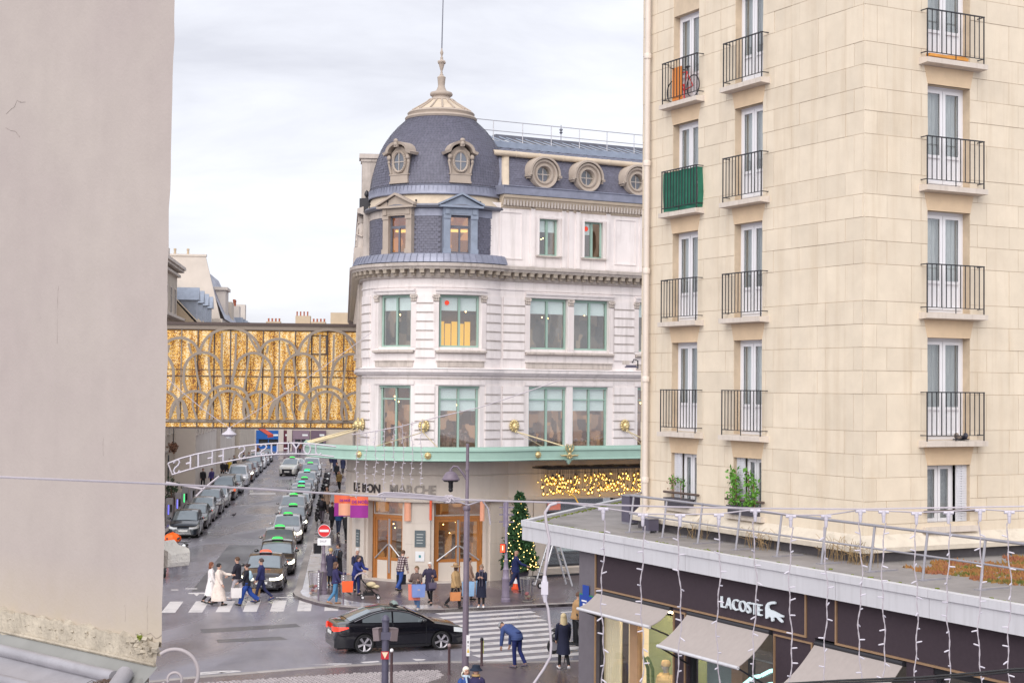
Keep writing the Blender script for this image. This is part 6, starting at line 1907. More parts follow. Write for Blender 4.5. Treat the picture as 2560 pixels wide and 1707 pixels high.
MB().box((13,0.6,21.6),(15,2,23.0)).build('chimney',m_plC,bF);MB().box((4,0.6,19.5),(6.5,2,21.0)).build('chimney',m_plC,bF)
chimney_pots(bF,[(13.2+0.5*k,1.2,23.0)for k in range(4)]+[(4.2+0.6*k,1.2,21)for k in range(4)])
bG=thing('distant_block','distant mansard block with crowded chimney pots above the bridge roof','building',(-62,250,-2.2),0)
mb=MB();mb.box((0,0,0),(26,12,18.6));mb.build('wall',m_plB,bG)
mb=MB();mb.add([(0,0,18.6),(26,0,18.6),(26,2,20.0),(0,2,20.0),(26,12,20.0),(0,12,20.0)],[(0,1,2,3),(3,2,4,5)]);mb.build('roof',m_zincd,bG)
for k in range(5):
 mb=MB();mb.box((6+k*4,0.5,18.8),(7.9+k*4,1.8,20.5));mb.build('chimney',m_plC,bG);chimney_pots(bG,[(6.4+k*4+0.5*j,1.1,20.7)for j in range(4)],m_terra,0.5)
far_windows(bG,26,3,(12.0,15.0),1.2,1.8,2.6)
#  near gable wall and zinc roof on the left
WD=Vector((-0.737,0.675,0)).normalized()
WNRM=Vector((-0.675,-0.737,0)).normalized()
wc=on_y(407.5,1600,7.0)
top=on_y(430,40,7.0)
W_ANG=math.atan2(-WD.y,-WD.x)
nw=thing('rendered_gable','bare grey rendered gable wall close to the window','wall',(wc.x,7.0,0),W_ANG)
m_rend=bpy.data.materials.new('pinkish_render')
t_,b_=_p(m_rend);l_=t_.links.new
tcn=N(t_,'ShaderNodeTexCoord')
na=N(t_,'ShaderNodeTexNoise');na.inputs['Scale'].default_value=1.1;na.inputs['Detail'].default_value=5;l_(tcn.outputs['Object'],na.inputs['Vector'])
nb=N(t_,'ShaderNodeTexNoise');nb.inputs['Scale'].default_value=60;nb.inputs['Detail'].default_value=6;l_(tcn.outputs['Object'],nb.inputs['Vector'])
nc=N(t_,'ShaderNodeTexNoise');nc.inputs['Scale'].default_value=5;nc.inputs['Detail'].default_value=9;nc.inputs['Roughness'].default_value=0.7;l_(tcn.outputs['Object'],nc.inputs['Vector'])
rp=N(t_,'ShaderNodeValToRGB');rp.color_ramp.elements[0].position=0.3;rp.color_ramp.elements[0].color=(0.395,0.34,0.325,1);rp.color_ramp.elements[1].position=0.7;rp.color_ramp.elements[1].color=(0.43,0.38,0.35,1);l_(na.outputs['Fac'],rp.inputs['Fac'])
sx=N(t_,'ShaderNodeSeparateXYZ');l_(tcn.outputs['Object'],sx.inputs['Vector'])
mrz=N(t_,'ShaderNodeMapRange');mrz.inputs['From Min'].default_value=8.15;mrz.inputs['From Max'].default_value=7.8;l_(sx.outputs['Z'],mrz.inputs['Value'])
mu=N(t_,'ShaderNodeMath',operation='MULTIPLY');l_(mrz.outputs['Result'],mu.inputs[0]);l_(nc.outputs['Fac'],mu.inputs[1])
mxa=N(t_,'ShaderNodeMix',data_type='RGBA');l_(mu.outputs['Value'],mxa.inputs['Factor']);l_(rp.outputs['Color'],mxa.inputs['A']);mxa.inputs['B'].default_value=(0.52,0.44,0.31,1)
spk=N(t_,'ShaderNodeTexVoronoi');spk.inputs['Scale'].default_value=9;l_(tcn.outputs['Object'],spk.inputs['Vector'])
lt=N(t_,'ShaderNodeMath',operation='LESS_THAN');lt.inputs[1].default_value=0.035;l_(spk.outputs['Distance'],lt.inputs[0])
mxb=N(t_,'ShaderNodeMix',data_type='RGBA');ms_=N(t_,'ShaderNodeMath',operation='MULTIPLY');ms_.inputs[1].default_value=0.3;l_(lt.outputs['Value'],ms_.inputs[0]);l_(ms_.outputs['Value'],mxb.inputs['Factor']);l_(mxa.outputs['Result'],mxb.inputs['A']);mxb.inputs['B'].default_value=(0.25,0.21,0.19,1)
mps=N(t_,'ShaderNodeMapping');mps.inputs['Scale'].default_value=(9,9,0.5);l_(tcn.outputs['Object'],mps.inputs['Vector'])
n5=N(t_,'ShaderNodeTexNoise');n5.inputs['Scale'].default_value=1.0;n5.inputs['Detail'].default_value=7;n5.inputs['Roughness'].default_value=0.7;l_(mps.outputs['Vector'],n5.inputs['Vector'])
r5=N(t_,'ShaderNodeMapRange');r5.inputs['From Min'].default_value=0.3;r5.inputs['From Max'].default_value=0.7;r5.inputs['To Min'].default_value=0.985;r5.inputs['To Max'].default_value=1.015;l_(n5.outputs['Fac'],r5.inputs['Value'])
r6=N(t_,'ShaderNodeMapRange');r6.inputs['From Min'].default_value=0.35;r6.inputs['From Max'].default_value=0.7;r6.inputs['To Min'].default_value=1.03;r6.inputs['To Max'].default_value=0.955;l_(nc.outputs['Fac'],r6.inputs['Value'])
m6=N(t_,'ShaderNodeMath',operation='MULTIPLY');l_(r5.outputs['Result'],m6.inputs[0]);l_(r6.outputs['Result'],m6.inputs[1])
sv=N(t_,'ShaderNodeVectorMath',operation='SCALE');l_(mxb.outputs['Result'],sv.inputs[0]);l_(m6.outputs['Value'],sv.inputs['Scale'])
l_(sv.outputs['Vector'],b_.inputs['Base Color']);b_.inputs['Roughness'].default_value=0.92
bp=N(t_,'ShaderNodeBump');bp.inputs['Strength'].default_value=0.25;bp.inputs['Distance'].default_value=0.004;l_(nb.outputs['Fac'],bp.inputs['Height'])
bp2=N(t_,'ShaderNodeBump');bp2.inputs['Strength'].default_value=0.35;bp2.inputs['Distance'].default_value=0.03;l_(na.outputs['Fac'],bp2.inputs['Height']);l_(bp.outputs['Normal'],bp2.inputs['Normal']);l_(bp2.outputs['Normal'],b_.inputs['Normal'])
lean=(top.x-wc.x)/(top.z-wc.z)
rndw=random.Random(4)
nzv=60
rows=[]
xs=[-3.2+3.2*i/40 for i in range(41)]
H0,H1=7.815,13.0
def foot(x):return H0+0.0*x
for j in range(nzv+1):
 f=j/nzv
 row=[]
 for i,x in enumerate(xs):
  z=foot(x)+(H1-foot(x))*f
  e=0
  if i==40:e=rndw.gauss(0,0.003)+0.004*math.sin(z*3.1)+0.003*math.sin(z*7.7)
  row.append((x+e+(z-7.8)*max(0,lean)*(1 if i>30 else 0)*((i-30)/10 if i>30 else 0),0.006*math.sin(x*2.1+z*1.3),z))
 rows.append(row)
mb=MB();mb.grid(rows)
mb.grid([[rows[j][40],(rows[j][40][0]-0.55,0.35,rows[j][40][2])]for j in range(nzv+1)])
mb.prism([(-3.2,0.1),(-0.25,0.1),(-0.75,0.4),(-3.2,0.4)],0,13.0)
mb.build('render',m_rend,nw,smooth=40)
m_mort=mat('crumbling_mortar',(0.42,0.37,0.30),0.95,0.22,9,bump=0.6,bscale=45,dirt=0.6,dirtcol=(0.16,0.13,0.1))
rows=[]
for i in range(81):
 x=-3.2+3.2*i/80
 n=[rndw.gauss(0,0.004)for _ in range(5)]
 rows.append([(x,0.004,7.842+n[0]*2.2),(x,-0.018+n[1],7.84+n[2]),(x,-0.03+n[3],7.79+n[4]),(x,-0.04+n[1],7.725)])
mb=MB();mb.grid(rows);
for k in range(60):
 x=-0.13+rndw.gauss(0,0.05);s=rndw.uniform(0.006,0.02)
 if x>-0.01:continue
 mb.cbox((x,-0.025+rndw.gauss(0,0.008),7.8+rndw.gauss(0,0.025)),(s*1.6,s,s),rndw.random(),rndw.random())
for k in range(80):
 x=rndw.uniform(-2.6,-0.05);s=rndw.uniform(0.003,0.009);mb.cbox((x,-0.03,7.79+rndw.gauss(0,0.02)),(s*1.6,s,s),rndw.random(),rndw.random())
mb.build('mortar_fillet',m_mort,nw,smooth=30)
mb=MB()
def crack(pts,w=0.0012):
 w*=0.45
 P=[]
 for(x0,z0),(x1,z1)in zip(pts[:-1],pts[1:]):
  P+=[Vector((x0+(x1-x0)*i/6+rndw.gauss(0,0.0018),0.006*math.sin(x0*2.1+z0*1.3)-0.0005,z0+(z1-z0)*i/6))for i in range(6)]
 mb.tube(P,[w*rndw.uniform(0.5,1.2)for _ in P],4,flat=(1,0.6))
crack([(-0.12,7.86),(-0.115,7.92),(-0.122,7.98),(-0.118,8.05)],0.0012);crack([(-0.3,7.9),(-0.295,8.0)],0.001)
crack([(-1.46,10.40),(-1.41,10.42),(-1.37,10.43),(-1.35,10.46),(-1.31,10.445),(-1.26,10.44)],0.003);crack([(-1.46,10.33),(-1.41,10.31),(-1.36,10.30),(-1.31,10.26)],0.003)
crack([(-0.5,8.66),(-0.505,8.72),(-0.5,8.75)],0.0012);crack([(-0.93,9.2),(-0.93,9.4),(-0.925,9.5)],0.0015);crack([(-0.12,7.86),(-0.09,7.87),(-0.05,7.85),(-0.02,7.86),(0,7.875)],0.004)
mb.build('crack',mat('crack_dark',(0.2,0.165,0.15),0.95,0,1),nw)
mb=MB();rnd=random.Random(8);leaf_cluster(mb,(-0.14,-0.03,7.845),(0.018,0.01,0.008),60,0.012,rnd);o=mb.build('moss',mat('roof_moss',(0.16,0.19,0.03)),nw);o['kind']='stuff'
p=on_y(428,1389,7.6)
jb=thing('corbel_stone','whitish rough stone block jutting past the gable wall corner','stone',(p.x,7.6,p.z),W_ANG)
mb=MB()
mb.grid([[(-0.12,-0.06,-0.055+e),(-0.12,0.1,-0.055),(-0.12,0.1,0.065),(-0.12,-0.06,0.058)]if i==0 else[(xq,-0.05+e,-0.06+d),(xq,0.08,-0.06+d),(xq,0.08,0.045-d),(xq,-0.05+e,0.04-d)]for i,(xq,e,d)in enumerate(((-0.12,0,0),(-0.05,0.004,0.0),(0.0,0.002,0.004),(0.035,0.006,0.012),(0.043,0.02,0.03)))],closeu=True)
mb.poly([(0.043,-0.03,-0.03),(0.043,0.08,-0.03),(0.043,0.08,0.015),(0.043,-0.03,0.01)])
mb.build('block',mat('whitish_stone',(0.75,0.71,0.64),0.9,0.1,6,bump=0.6,bscale=60),jb,smooth=30)
zr=thing('zinc_roof','weathered zinc roof with rounded battens below the gable wall','roof',(wc.x,7.0,0),W_ANG)
m_zn=mat('near_zinc',(0.36,0.35,0.38),0.42,0.15,5,metal=0.25,dirt=0.6,dirtcol=(0.2,0.18,0.2),rvar=0.1)
m_zng=mat('greenish_zinc_flashing',(0.27,0.27,0.26),0.5,0.15,4,metal=0.2,dirt=0.4,dirtcol=(0.16,0.16,0.15))
def zro(y):return 7.72+0.30*y
mb=MB();mb.add([(-3.2,-0.04,7.735),(0.02,-0.04,7.735),(0.02,-0.12,7.665),(-3.2,-0.12,7.665)],[(0,3,2,1)]);mb.build('flashing',m_zng,zr)
mb=MB();mb.tube([(-3.2,-0.042,7.742),(0.0,-0.042,7.742)],0.009,6,flat=(1,1));mb.build('lead_trim',m_mort,zr)
ed=0.0
for k,yb in enumerate((-0.14,-0.36,-0.58,-0.8)):
 mb=MB();mb.tube([(-3.2,yb,zro(yb)+0.0),(-0.17-0.05*k,yb,zro(yb)+0.0)],0.03,12,flat=(1,1));mb.build('batten_roll',m_zn,zr,smooth=60)
 y2=yb-0.22
 mb=MB();mb.add([(-3.2,yb,zro(yb)-0.02),(-0.12-0.05*k,yb,zro(yb)-0.02),(-0.17-0.05*k,y2,zro(y2)-0.02),(-3.2,y2,zro(y2)-0.02)],[(3,2,1,0)]);mb.build('zinc_sheet',m_zn,zr)
mb=MB();mb.tube([(-0.11,-0.12,7.70),(-0.04,-0.22,7.655),(0.06,-0.42,7.58),(0.2,-0.7,7.46)],0.038,10);mb.build('hip_roll',m_zn,zr,smooth=60)
mb=MB();mb.add([(-0.02,-0.1,7.69),(0.05,-0.08,7.66),(0.3,-0.62,7.5),(0.14,-0.62,7.5)],[(0,1,2,3)]);mb.build('hip_flashing',m_zng,zr)
mb=MB()
for k in range(40):
 t=rndw.random()
 c=Vector((-0.12+rndw.gauss(0,0.018),-0.19+rndw.gauss(0,0.035),7.66))
 d=Vector((rndw.gauss(0,1),rndw.gauss(0,1),0.35*rndw.random()))*0.035
 mb.tube([c-d,c+Vector((0,0,0.02)),c+d],0.0016,3)
o=mb.build('twigs',mat('twig_litter',(0.13,0.085,0.065),0.9,0.3,9),zr);o['kind']='stuff'
p=on_y(430,1680,6.6)
scr=thing('iron_scroll','grey wrought iron scroll curling beside the zinc roof','ironwork',(p.x,6.6,p.z))
mb=MB()
def arc(cx,cz,r,a0,a1,n=22):return[(cx+r*math.cos(a0+(a1-a0)*i/n),0,cz+r*math.sin(a0+(a1-a0)*i/n))for i in range(n+1)]
mb.tube(arc(0.012,-0.002,0.1,R_(128),R_(-70)),0.0085,8)
mb.tube(arc(0.012,-0.03,0.03,R_(200),R_(-20)),0.006,8)
mb.tube([(-0.03,0,-0.045),(-0.1,0.0,-0.09),(-0.02,0,-0.11),(0.05,0,-0.1)],0.008,8)
mb.build('scroll',mat('grey_iron_paint',(0.36,0.32,0.33),0.5,0.15,9),scr,smooth=60)
#  vehicles
def car_mats(col,metal=0.3,rough=0.22):
 return mat('car_paint_%s'%'_'.join('%d'%(c*1000)for c in col),col,rough,0.05,2,metal=metal,coat=0.8,spec=0.5)
m_tyre=mat('tyre_rubber',(0.018,0.018,0.02),0.8,0.2,10)
m_rim=mat('alloy_rim',(0.5,0.48,0.52),0.3,0.05,10,metal=0.7)
m_trimb=mat('black_trim',(0.015,0.015,0.018),0.4,0.05,5)
m_carglass=mat('car_glass',(0.26,0.30,0.33),0.07,0.1,2,metal=0.55,spec=0.9)
m_hl=mat('headlamp_lens',(0.75,0.78,0.8),0.12,0.05,10,spec=0.8)
m_hlon=emit_mat('lit_headlamp',(1.0,0.95,0.72),2.4)
m_tail=mat('tail_lamp_red',(0.5,0.015,0.01),0.2,0.05,10,emit=(1.0,0.05,0.02),es=0.6)
m_plate=mat('number_plate',(0.7,0.7,0.68),0.5,0.05,10)
m_chrome=mat('chrome',(0.7,0.7,0.72),0.12,0.0,1,metal=1.0)
m_taxig=emit_mat('taxi_light_green',(0.03,1.0,0.10),0.5)
m_taxic=emit_mat('taxi_light_turquoise',(0.05,0.9,0.6),0.5)
m_taxir=emit_mat('taxi_light_red',(1.0,0.10,0.04),0.5)
m_taxio=mat('taxi_sign_unlit',(0.2,0.25,0.24),0.2,0,1)
SHAPES={'sedan':dict(L=4.64,Wd=1.80,ax=(0.93,3.63),wr=0.325,top=[(0,.52),(0.05,.66),(0.25,.76),(0.9,.88),(1.35,.95),(2.4,.97),(3.5,1.0),(4.1,1.03),(4.52,1.0),(4.62,.88),(4.64,.6)],roof=[(1.12,.92),(1.6,1.17),(2.05,1.36),(2.45,1.44),(2.9,1.45),(3.3,1.38),(3.8,1.2),(4.22,1.03)],ws=(1.15,2.08),rg=(3.38,4.12),side=[(1.5,2.62),(2.68,3.7)]),'hatch':dict(L=4.0,Wd=1.75,ax=(0.8,3.3),wr=0.31,top=[(0,.5),(0.05,.66),(0.2,.78),(0.8,.92),(1.1,.98),(2.4,1.0),(3.6,1.04),(3.92,1.02),(3.98,.85),(4.0,.55)],roof=[(0.9,.95),(1.35,1.24),(1.7,1.44),(2.2,1.5),(3.0,1.49),(3.5,1.42),(3.75,1.3),(3.94,1.02)],ws=(0.93,1.72),rg=(3.5,3.92),side=[(1.3,2.3),(2.36,3.4)]),'suv':dict(L=4.5,Wd=1.86,ax=(0.9,3.6),wr=0.36,top=[(0,.6),(0.04,.82),(0.2,.95),(0.9,1.06),(1.25,1.12),(2.6,1.13),(4.1,1.16),(4.4,1.14),(4.48,.95),(4.5,.6)],roof=[(1.05,1.09),(1.5,1.38),(1.9,1.6),(2.4,1.68),(3.4,1.67),(3.9,1.58),(4.15,1.45),(4.42,1.14)],ws=(1.08,1.92),rg=(3.9,4.4),side=[(1.5,2.55),(2.62,3.8)]),'van':dict(L=4.6,Wd=1.88,ax=(0.85,3.75),wr=0.34,top=[(0,.6),(0.05,.85),(0.2,1.0),(0.6,1.12),(0.9,1.18),(2.6,1.2),(4.4,1.2),(4.55,1.18),(4.6,.95),(4.6,.5)],roof=[(0.55,1.12),(0.95,1.45),(1.25,1.74),(1.7,1.86),(3.5,1.88),(4.3,1.86),(4.5,1.7),(4.56,1.18)],ws=(0.58,1.3),rg=(4.32,4.56),side=[(0.95,1.95),(2.05,3.2)]),}
def lerp1(tab,x):
 if x<=tab[0][0]:return tab[0][1]
 for(a,b),(c,d)in zip(tab[:-1],tab[1:]):
  if x<=c:return b+(d-b)*(x-a)/max(1e-9,c-a)
 return tab[-1][1]
def car_meshes(kind):
 S=SHAPES[kind];L_,W2,wr=S['L'],S['Wd']/2,S['wr']
 def plan(x):
  f=min(1.0,x/0.55);r=min(1.0,(L_-x)/0.45)
  return W2*(0.70+0.30*math.sqrt(max(0,1-(1-f)**2)))*(0.78+0.22*math.sqrt(max(0,1-(1-r)**2)))
 def half(x,z):
  zt=lerp1(S['top'],x);k=(z-0.2)/max(0.05,zt-0.2)
  return plan(x)*(0.93+0.07*math.sin(min(1,max(0,k))*PI*0.85)-0.05*max(0,k-0.75)*4*0.5)
 def bottom(x):
  z=0.22
  for a in S['ax']:
   d=abs(x-a)
   if d<wr+0.055:z=max(z,wr+math.sqrt(max(0,(wr+0.055)**2-d*d)))
  return z
 xs=set([L_*i/36 for i in range(37)])
 for a in S['ax']:
  for i in range(13):
   xs.add(a+(wr+0.055)*math.cos(PI*i/12))
  xs.add(a-wr-0.057);xs.add(a+wr+0.057)
 xs=sorted(x for x in xs if -1e-6<=x<=L_+1e-6)
 body=MB();ends={}
 for sg in(1,-1):
  rows=[]
  for x in xs:
   zt,zb=lerp1(S['top'],x),bottom(x)
   zb=min(zb,zt-0.02)
   row=[]
   for k in range(9):
    z=zb+(zt-zb)*k/8
    row.append((x,sg*half(x,z),z))
   h=half(x,zt)
   for q in(0.9,0.6,0.0):
    row.append((x,sg*h*q,zt+(0.025 if q==0.9 else 0.045 if q==0.6 else 0.055)*min(1,x*3,(L_-x)*5)))
   rows.append(row)
  ends[sg]=(rows[0],rows[-1])
  if sg<0:rows=[r[::-1]for r in rows]
  body.grid(rows)
 for e,rev in((0,False),(1,True)):
  p=list(ends[1][e])+list(ends[-1][e])[::-1][1:]
  body.poly(p if rev else p[::-1])
 def wcab(x,z):
  zb=lerp1(S['top'],x);zr=max(lerp1(S['roof'],x),zb+0.01)
  t=min(1,max(0,(z-zb)/(1.45-0.95)))
  return plan(x)*(0.90-0.13*t)
 rx=[S['roof'][0][0]+(S['roof'][-1][0]-S['roof'][0][0])*i/28 for i in range(29)]
 def roofz(x):return lerp1(S['roof'],x)
 def top_pt(x,q):
  z=roofz(x);w=wcab(x,z)
  return Vector((x,w*q,z+0.05*(1-q*q)*1.0-0.0))
 for sg in(1,-1):
  rows=[]
  for x in rx:
   zb,zr=lerp1(S['top'],x)-0.01,roofz(x)
   row=[(x,sg*wcab(x,zb+(zr-zb)*k/4),zb+(zr-zb)*k/4)for k in range(5)]
   row+=[tuple(Vector((1,sg,1))*0+Vector((top_pt(x,q).x,sg*top_pt(x,q).y,top_pt(x,q).z)))for q in(0.92,0.6,0.0)]
   rows.append(row)
  if sg<0:rows=[r[::-1]for r in rows]
  body.grid(rows)
 out={'body':body}
 def top_strip(x0,x1,q1=0.9,n=8,lift=0.012):
  mb=MB();rows=[]
  for i in range(n+1):
   x=x0+(x1-x0)*i/n
   d=Vector((roofz(x+0.02)-roofz(x-0.02),0,-0.04)).normalized()
   nn=Vector((-abs(d.z)*(roofz(x+0.02)-roofz(x-0.02))/0.04,0,1)).normalized()
   rows.append([top_pt(x,q)+nn*lift for q in[-q1+2*q1*k/8 for k in range(9)]])
  mb.grid(rows);return mb
 out['windscreen']=top_strip(*S['ws']);out['rear_window']=top_strip(*S['rg'])
 sw=[]
 for(a,b)in S['side']:
  for sg in(1,-1):
   mb=MB();rows=[]
   n=10
   for i in range(n+1):
    x=a+(b-a)*i/n
    zb=lerp1(S['top'],x)+0.03;zr=max(zb+0.01,roofz(x)-0.08)
    rows.append([(x,sg*(wcab(x,zb+(zr-zb)*k/3)+0.008),zb+(zr-zb)*k/3)for k in range(4)])
   if sg<0:rows=[r[::-1]for r in rows]
   mb.grid(rows);sw.append(mb)
 out['side_window']=sw
 def side_patch(x0,x1,zf0,zf1,sg,lift=0.01,n=6):
  mb=MB();rows=[]
  for i in range(n+1):
   x=x0+(x1-x0)*i/n
   rows.append([(x,sg*(half(x,zf0(x)+(zf1(x)-zf0(x))*k/3)+lift),zf0(x)+(zf1(x)-zf0(x))*k/3)for k in range(4)])
  mb.grid(rows)
  p=rows[0];
  return mb
 nose_z=lerp1(S['top'],0.05)
 hl=[]
 for sg in(1,-1):
  z0,z1=nose_z-0.10,nose_z+0.02
  mb=MB();rows=[]
  for(x,yq)in((-0.012,0.62),(-0.012,0.82),(0.0,1.0),(0.12,1.0),(0.26,1.0),(0.5,1.0)):
   t=max(0,x)/0.5
   a,b=z0+0.07*t,z1+(lerp1(S['top'],max(0.05,x))-z1)*0.8
   xx=max(0,x)
   rows.append([(x if yq<1 else x-0.004,sg*(half(xx,z)*yq+(0.012 if yq==1 else 0)),z)for z in(a,b)])
  mb.grid(rows);hl.append(mb)
 out['headlight']=hl
 tl=[]
 tz=lerp1(S['top'],L_-0.1)
 for sg in(1,-1):
  mb=MB();rows=[]
  for(x,yq)in((L_+0.012,0.55),(L_+0.012,0.8),(L_,1.0),(L_-0.12,1.0),(L_-0.3,1.0),(L_-0.45,1.0)):
   t=max(0,L_-x)/0.45
   a,b=tz-0.22+0.12*t,tz-0.06
   rows.append([(x,sg*(half(min(x,L_),z)*yq+(0.012 if yq==1 else 0)),z)for z in(a,b)])
  mb.grid(rows);tl.append(mb)
 out['tail_light']=tl
 g=MB();w=half(0,0.45)
 g.box((-0.025,-w*0.78,0.30),(0.03,w*0.78,nose_z-0.12));out['grille']=g
 lp=MB();lp.box((-0.045,-w*0.9,0.2),(0.1,w*0.9,0.28));out['bumper_lip']=lp
 bars=MB()
 for k in range(4):bars.box((-0.034,-w*0.72,0.34+k*0.06),(-0.024,w*0.72,0.355+k*0.06))
 bars.box((-0.05,-w*0.8,0.285),(-0.02,w*0.8,0.305))
 out['grille_bar']=bars
 pl=MB();pl.box((-0.05,-0.26,0.40),(-0.035,0.26,0.51));out['number_plate']=[pl,MB().box((L_+0.005,-0.26,0.62),(L_+0.02,0.26,0.73))]
 mir=[]
 mx=S['ws'][0]+0.45
 for sg in(1,-1):
  m_=MB();zz=lerp1(S['top'],mx)+0.1
  m_.ball((mx,sg*(W2+0.07),zz),(0.09,0.12,0.075),10,7);m_.tube([(mx,sg*(W2-0.1),zz-0.07),(mx,sg*(W2+0.05),zz-0.02)],0.03,6);mir.append(m_)
 out['wing_mirror']=mir
 hd=[]
 for(a,b)in S['side']:
  for sg in(1,-1):
   x=b-0.22;z=lerp1(S['top'],x)-0.14
   hd.append(MB().cbox((x,sg*(half(x,z)+0.015),z),(0.2,0.03,0.03)))
 out['door_handle']=hd
 sl=[]
 for(a,b)in S['side']:
  for x in(a-0.02,b+0.01):
   for sg in(1,-1):
    zt=lerp1(S['top'],x)
    if bottom(x)<0.3:sl.append(MB().tube([(x,sg*(half(x,z)+0.002),z)for z in[0.34+(zt-0.34)*k/6 for k in range(7)]],0.006,4))
 out['door_gap']=sl
 sk=MB()
 for sg in(1,-1):sk.box((S['ax'][0]+wr+0.1,min(sg*W2*0.9,sg*W2*0.97),0.17),(S['ax'][1]-wr-0.1,max(sg*W2*0.9,sg*W2*0.97),0.26))
 sk.box((0.1,-W2*0.8,0.16),(L_-0.1,W2*0.8,0.3))
 for a in S['ax']:sk.box((a-wr-0.05,-W2*0.85,0.3),(a+wr+0.05,W2*0.85,wr*2+0.05))
 out['underbody']=sk
 return out
_MESHLIB={}
def lib(kind):
 if kind in _MESHLIB:return _MESHLIB[kind]
 S=SHAPES[kind];cm=car_meshes(kind);d={}
 T=Matrix.Translation((-S['L']/2,0,0))
 for k,v in cm.items():
  lst=v if isinstance(v,list)else[v]
  res=[]
  for mb in lst:
   mb.v=[tuple(T@Vector(p))for p in mb.v]
   res.append(mb.mesh(k,None,smooth=32 if k=='body'else 40,merge=(k=='body')))
  d[k]=res
 wr=S['wr']
 ty=MB();ty.M=Matrix.Rotation(PI/2,4,'X')
 ty.lathe([(wr*0.76,-0.1),(wr*0.92,-0.11),(wr,-0.08),(wr,0.08),(wr*0.92,0.11),(wr*0.76,0.1)],28,cap=False)
 d['tyre']=[ty.mesh('tyre',m_tyre,smooth=40)]
 rm=MB();rm.M=Matrix.Rotation(PI/2,4,'X')
 rm.lathe([(wr*0.78,0.085),(wr*0.74,0.1),(wr*0.71,0.06),(wr*0.71,-0.06),(wr*0.78,-0.085)],28,cap=False)
 rm.lathe([(0.0,0.05),(wr*0.16,0.055),(wr*0.18,0.02)],14,cap=False)
 rm.lathe([(0.0,-0.05),(wr*0.16,-0.055),(wr*0.18,-0.02)],14,cap=False)
 for k in range(10):
  a=2*PI*k/10+(0.16 if k%2 else -0.16)
  for sg in(1,-1):
   p=Vector((wr*0.1*math.cos(a),wr*0.1*math.sin(a),sg*0.05));q=Vector((wr*0.73*math.cos(a*1.0+(0.05 if k%2 else -0.05)),wr*0.73*math.sin(a+(0.05 if k%2 else -0.05)),sg*0.075))
   rm.tube([p,q],0.026,5)
 rm.cur=1;rm.lathe([(0.0,0.0),(wr*0.72,0.0)],20,cap=False)
 d['rim']=[rm.mesh('rim',[m_rim,m_trimb],smooth=40)]
 _MESHLIB[kind]=d
 return d
def car(kind,name,label,cat,loc,rz,col,group=None,metal=0.3,lights=False,taxi=None,rough=0.22,yaw=0.0):
 0
 d=lib(kind);S=SHAPES[kind]
 t=thing(name,label,cat,loc,rz+yaw,group)
 pm=car_mats(col,metal,rough)
 mm={'body':pm,'windscreen':m_carglass,'rear_window':m_carglass,'side_window':m_carglass,'headlight':m_hlon if lights else m_hl,'tail_light':m_tail,'grille':m_trimb,'bumper_lip':m_trimb,'grille_bar':m_chrome,'number_plate':m_plate,'wing_mirror':pm,'door_handle':pm,'door_gap':m_trimb,'underbody':m_trimb}
 for k,meshes in d.items():
  if k in('tyre','rim'):continue
  for me in meshes:
   key=(me.name,mm[k].name)
   if key not in _MESHLIB:
    c=me.copy();c.materials.clear();c.materials.append(mm[k]);_MESHLIB[key]=c
   ob(k,_MESHLIB[key],t)
 for a in S['ax']:
  for sg in(1,-1):
   w=ob('wheel',None,t,loc=(a-S['L']/2,sg*(S['Wd']/2-0.125),S['wr']))
   ob('tyre',d['tyre'][0],w);ob('rim',d['rim'][0],w)
 if taxi:
  rx_=(S['ws'][1]+0.32)-S['L']/2;rz_=lerp1(S['roof'],S['ws'][1]+0.32)+0.05
  s_=ob('taxi_sign',None,t,loc=(rx_,0,rz_))
  if 'tx'not in _MESHLIB:
   b0=MB();b0.box((-0.1,-0.28,0),(0.1,0.28,0.03));_MESHLIB['tx']=b0.mesh('sign_base',m_trimb)
   b1=MB();b1.grid([[(0.09*math.cos(p),y,0.035+h*(0.35+0.65*math.sin(max(0,p))if True else 0))for p in[PI*k/6 for k in range(7)]]for y,h in((-0.26,0.03),(-0.22,0.1),(-0.1,0.13),(0.1,0.13),(0.22,0.1),(0.26,0.03))])
   _MESHLIB['txl']=b1
  ob('sign_base',_MESHLIB['tx'],s_)
  tm={'g':m_taxig,'c':m_taxic,'r':m_taxir,'o':m_taxio}[taxi]
  if('txl',taxi)not in _MESHLIB:_MESHLIB[('txl',taxi)]=_MESHLIB['txl'].mesh('sign_light',tm,smooth=60)
  ob('sign_light',_MESHLIB[('txl',taxi)],s_)
 return t
pr,pf=Vector((-4.92,52.3)),Vector((-2.32,53.2))
a_=math.atan2(pf.y-pr.y,pf.x-pr.x)
c_=(pr+pf)/2
nrm_=Vector((-math.sin(a_),math.cos(a_)))
c_=c_+nrm_*0.82-Vector((math.cos(a_),math.sin(a_)))*(2.32-2.28)
hero=car('sedan','taxi_sedan','glossy black saloon car crossing the junction beside the zebra stripes','car',(c_.x,c_.y,0),a_+PI,(0.008,0.008,0.012),None,0.2,taxi='o',rough=0.12)
mb=MB()
S=SHAPES['sedan']
for sg in(1,-1):
 pts=[]
 for i in range(25):
  x=1.45+(3.98-1.45)*i/24
  z=lerp1(S['roof'],x)-0.05
  zb=lerp1(S['top'],x)+0.025
  pts.append((x-S['L']/2,sg*(S['Wd']/2*0.90-0.23*max(0,z-zb)*0.9+0.012),max(z,zb)))
 mb.tube(pts,0.014,5)
mb.build('chrome_strip',m_chrome,hero,smooth=60)
def lane(x0,y):return sp_(x0,68,y)
SANG=math.atan2(0.9942,-0.1072)
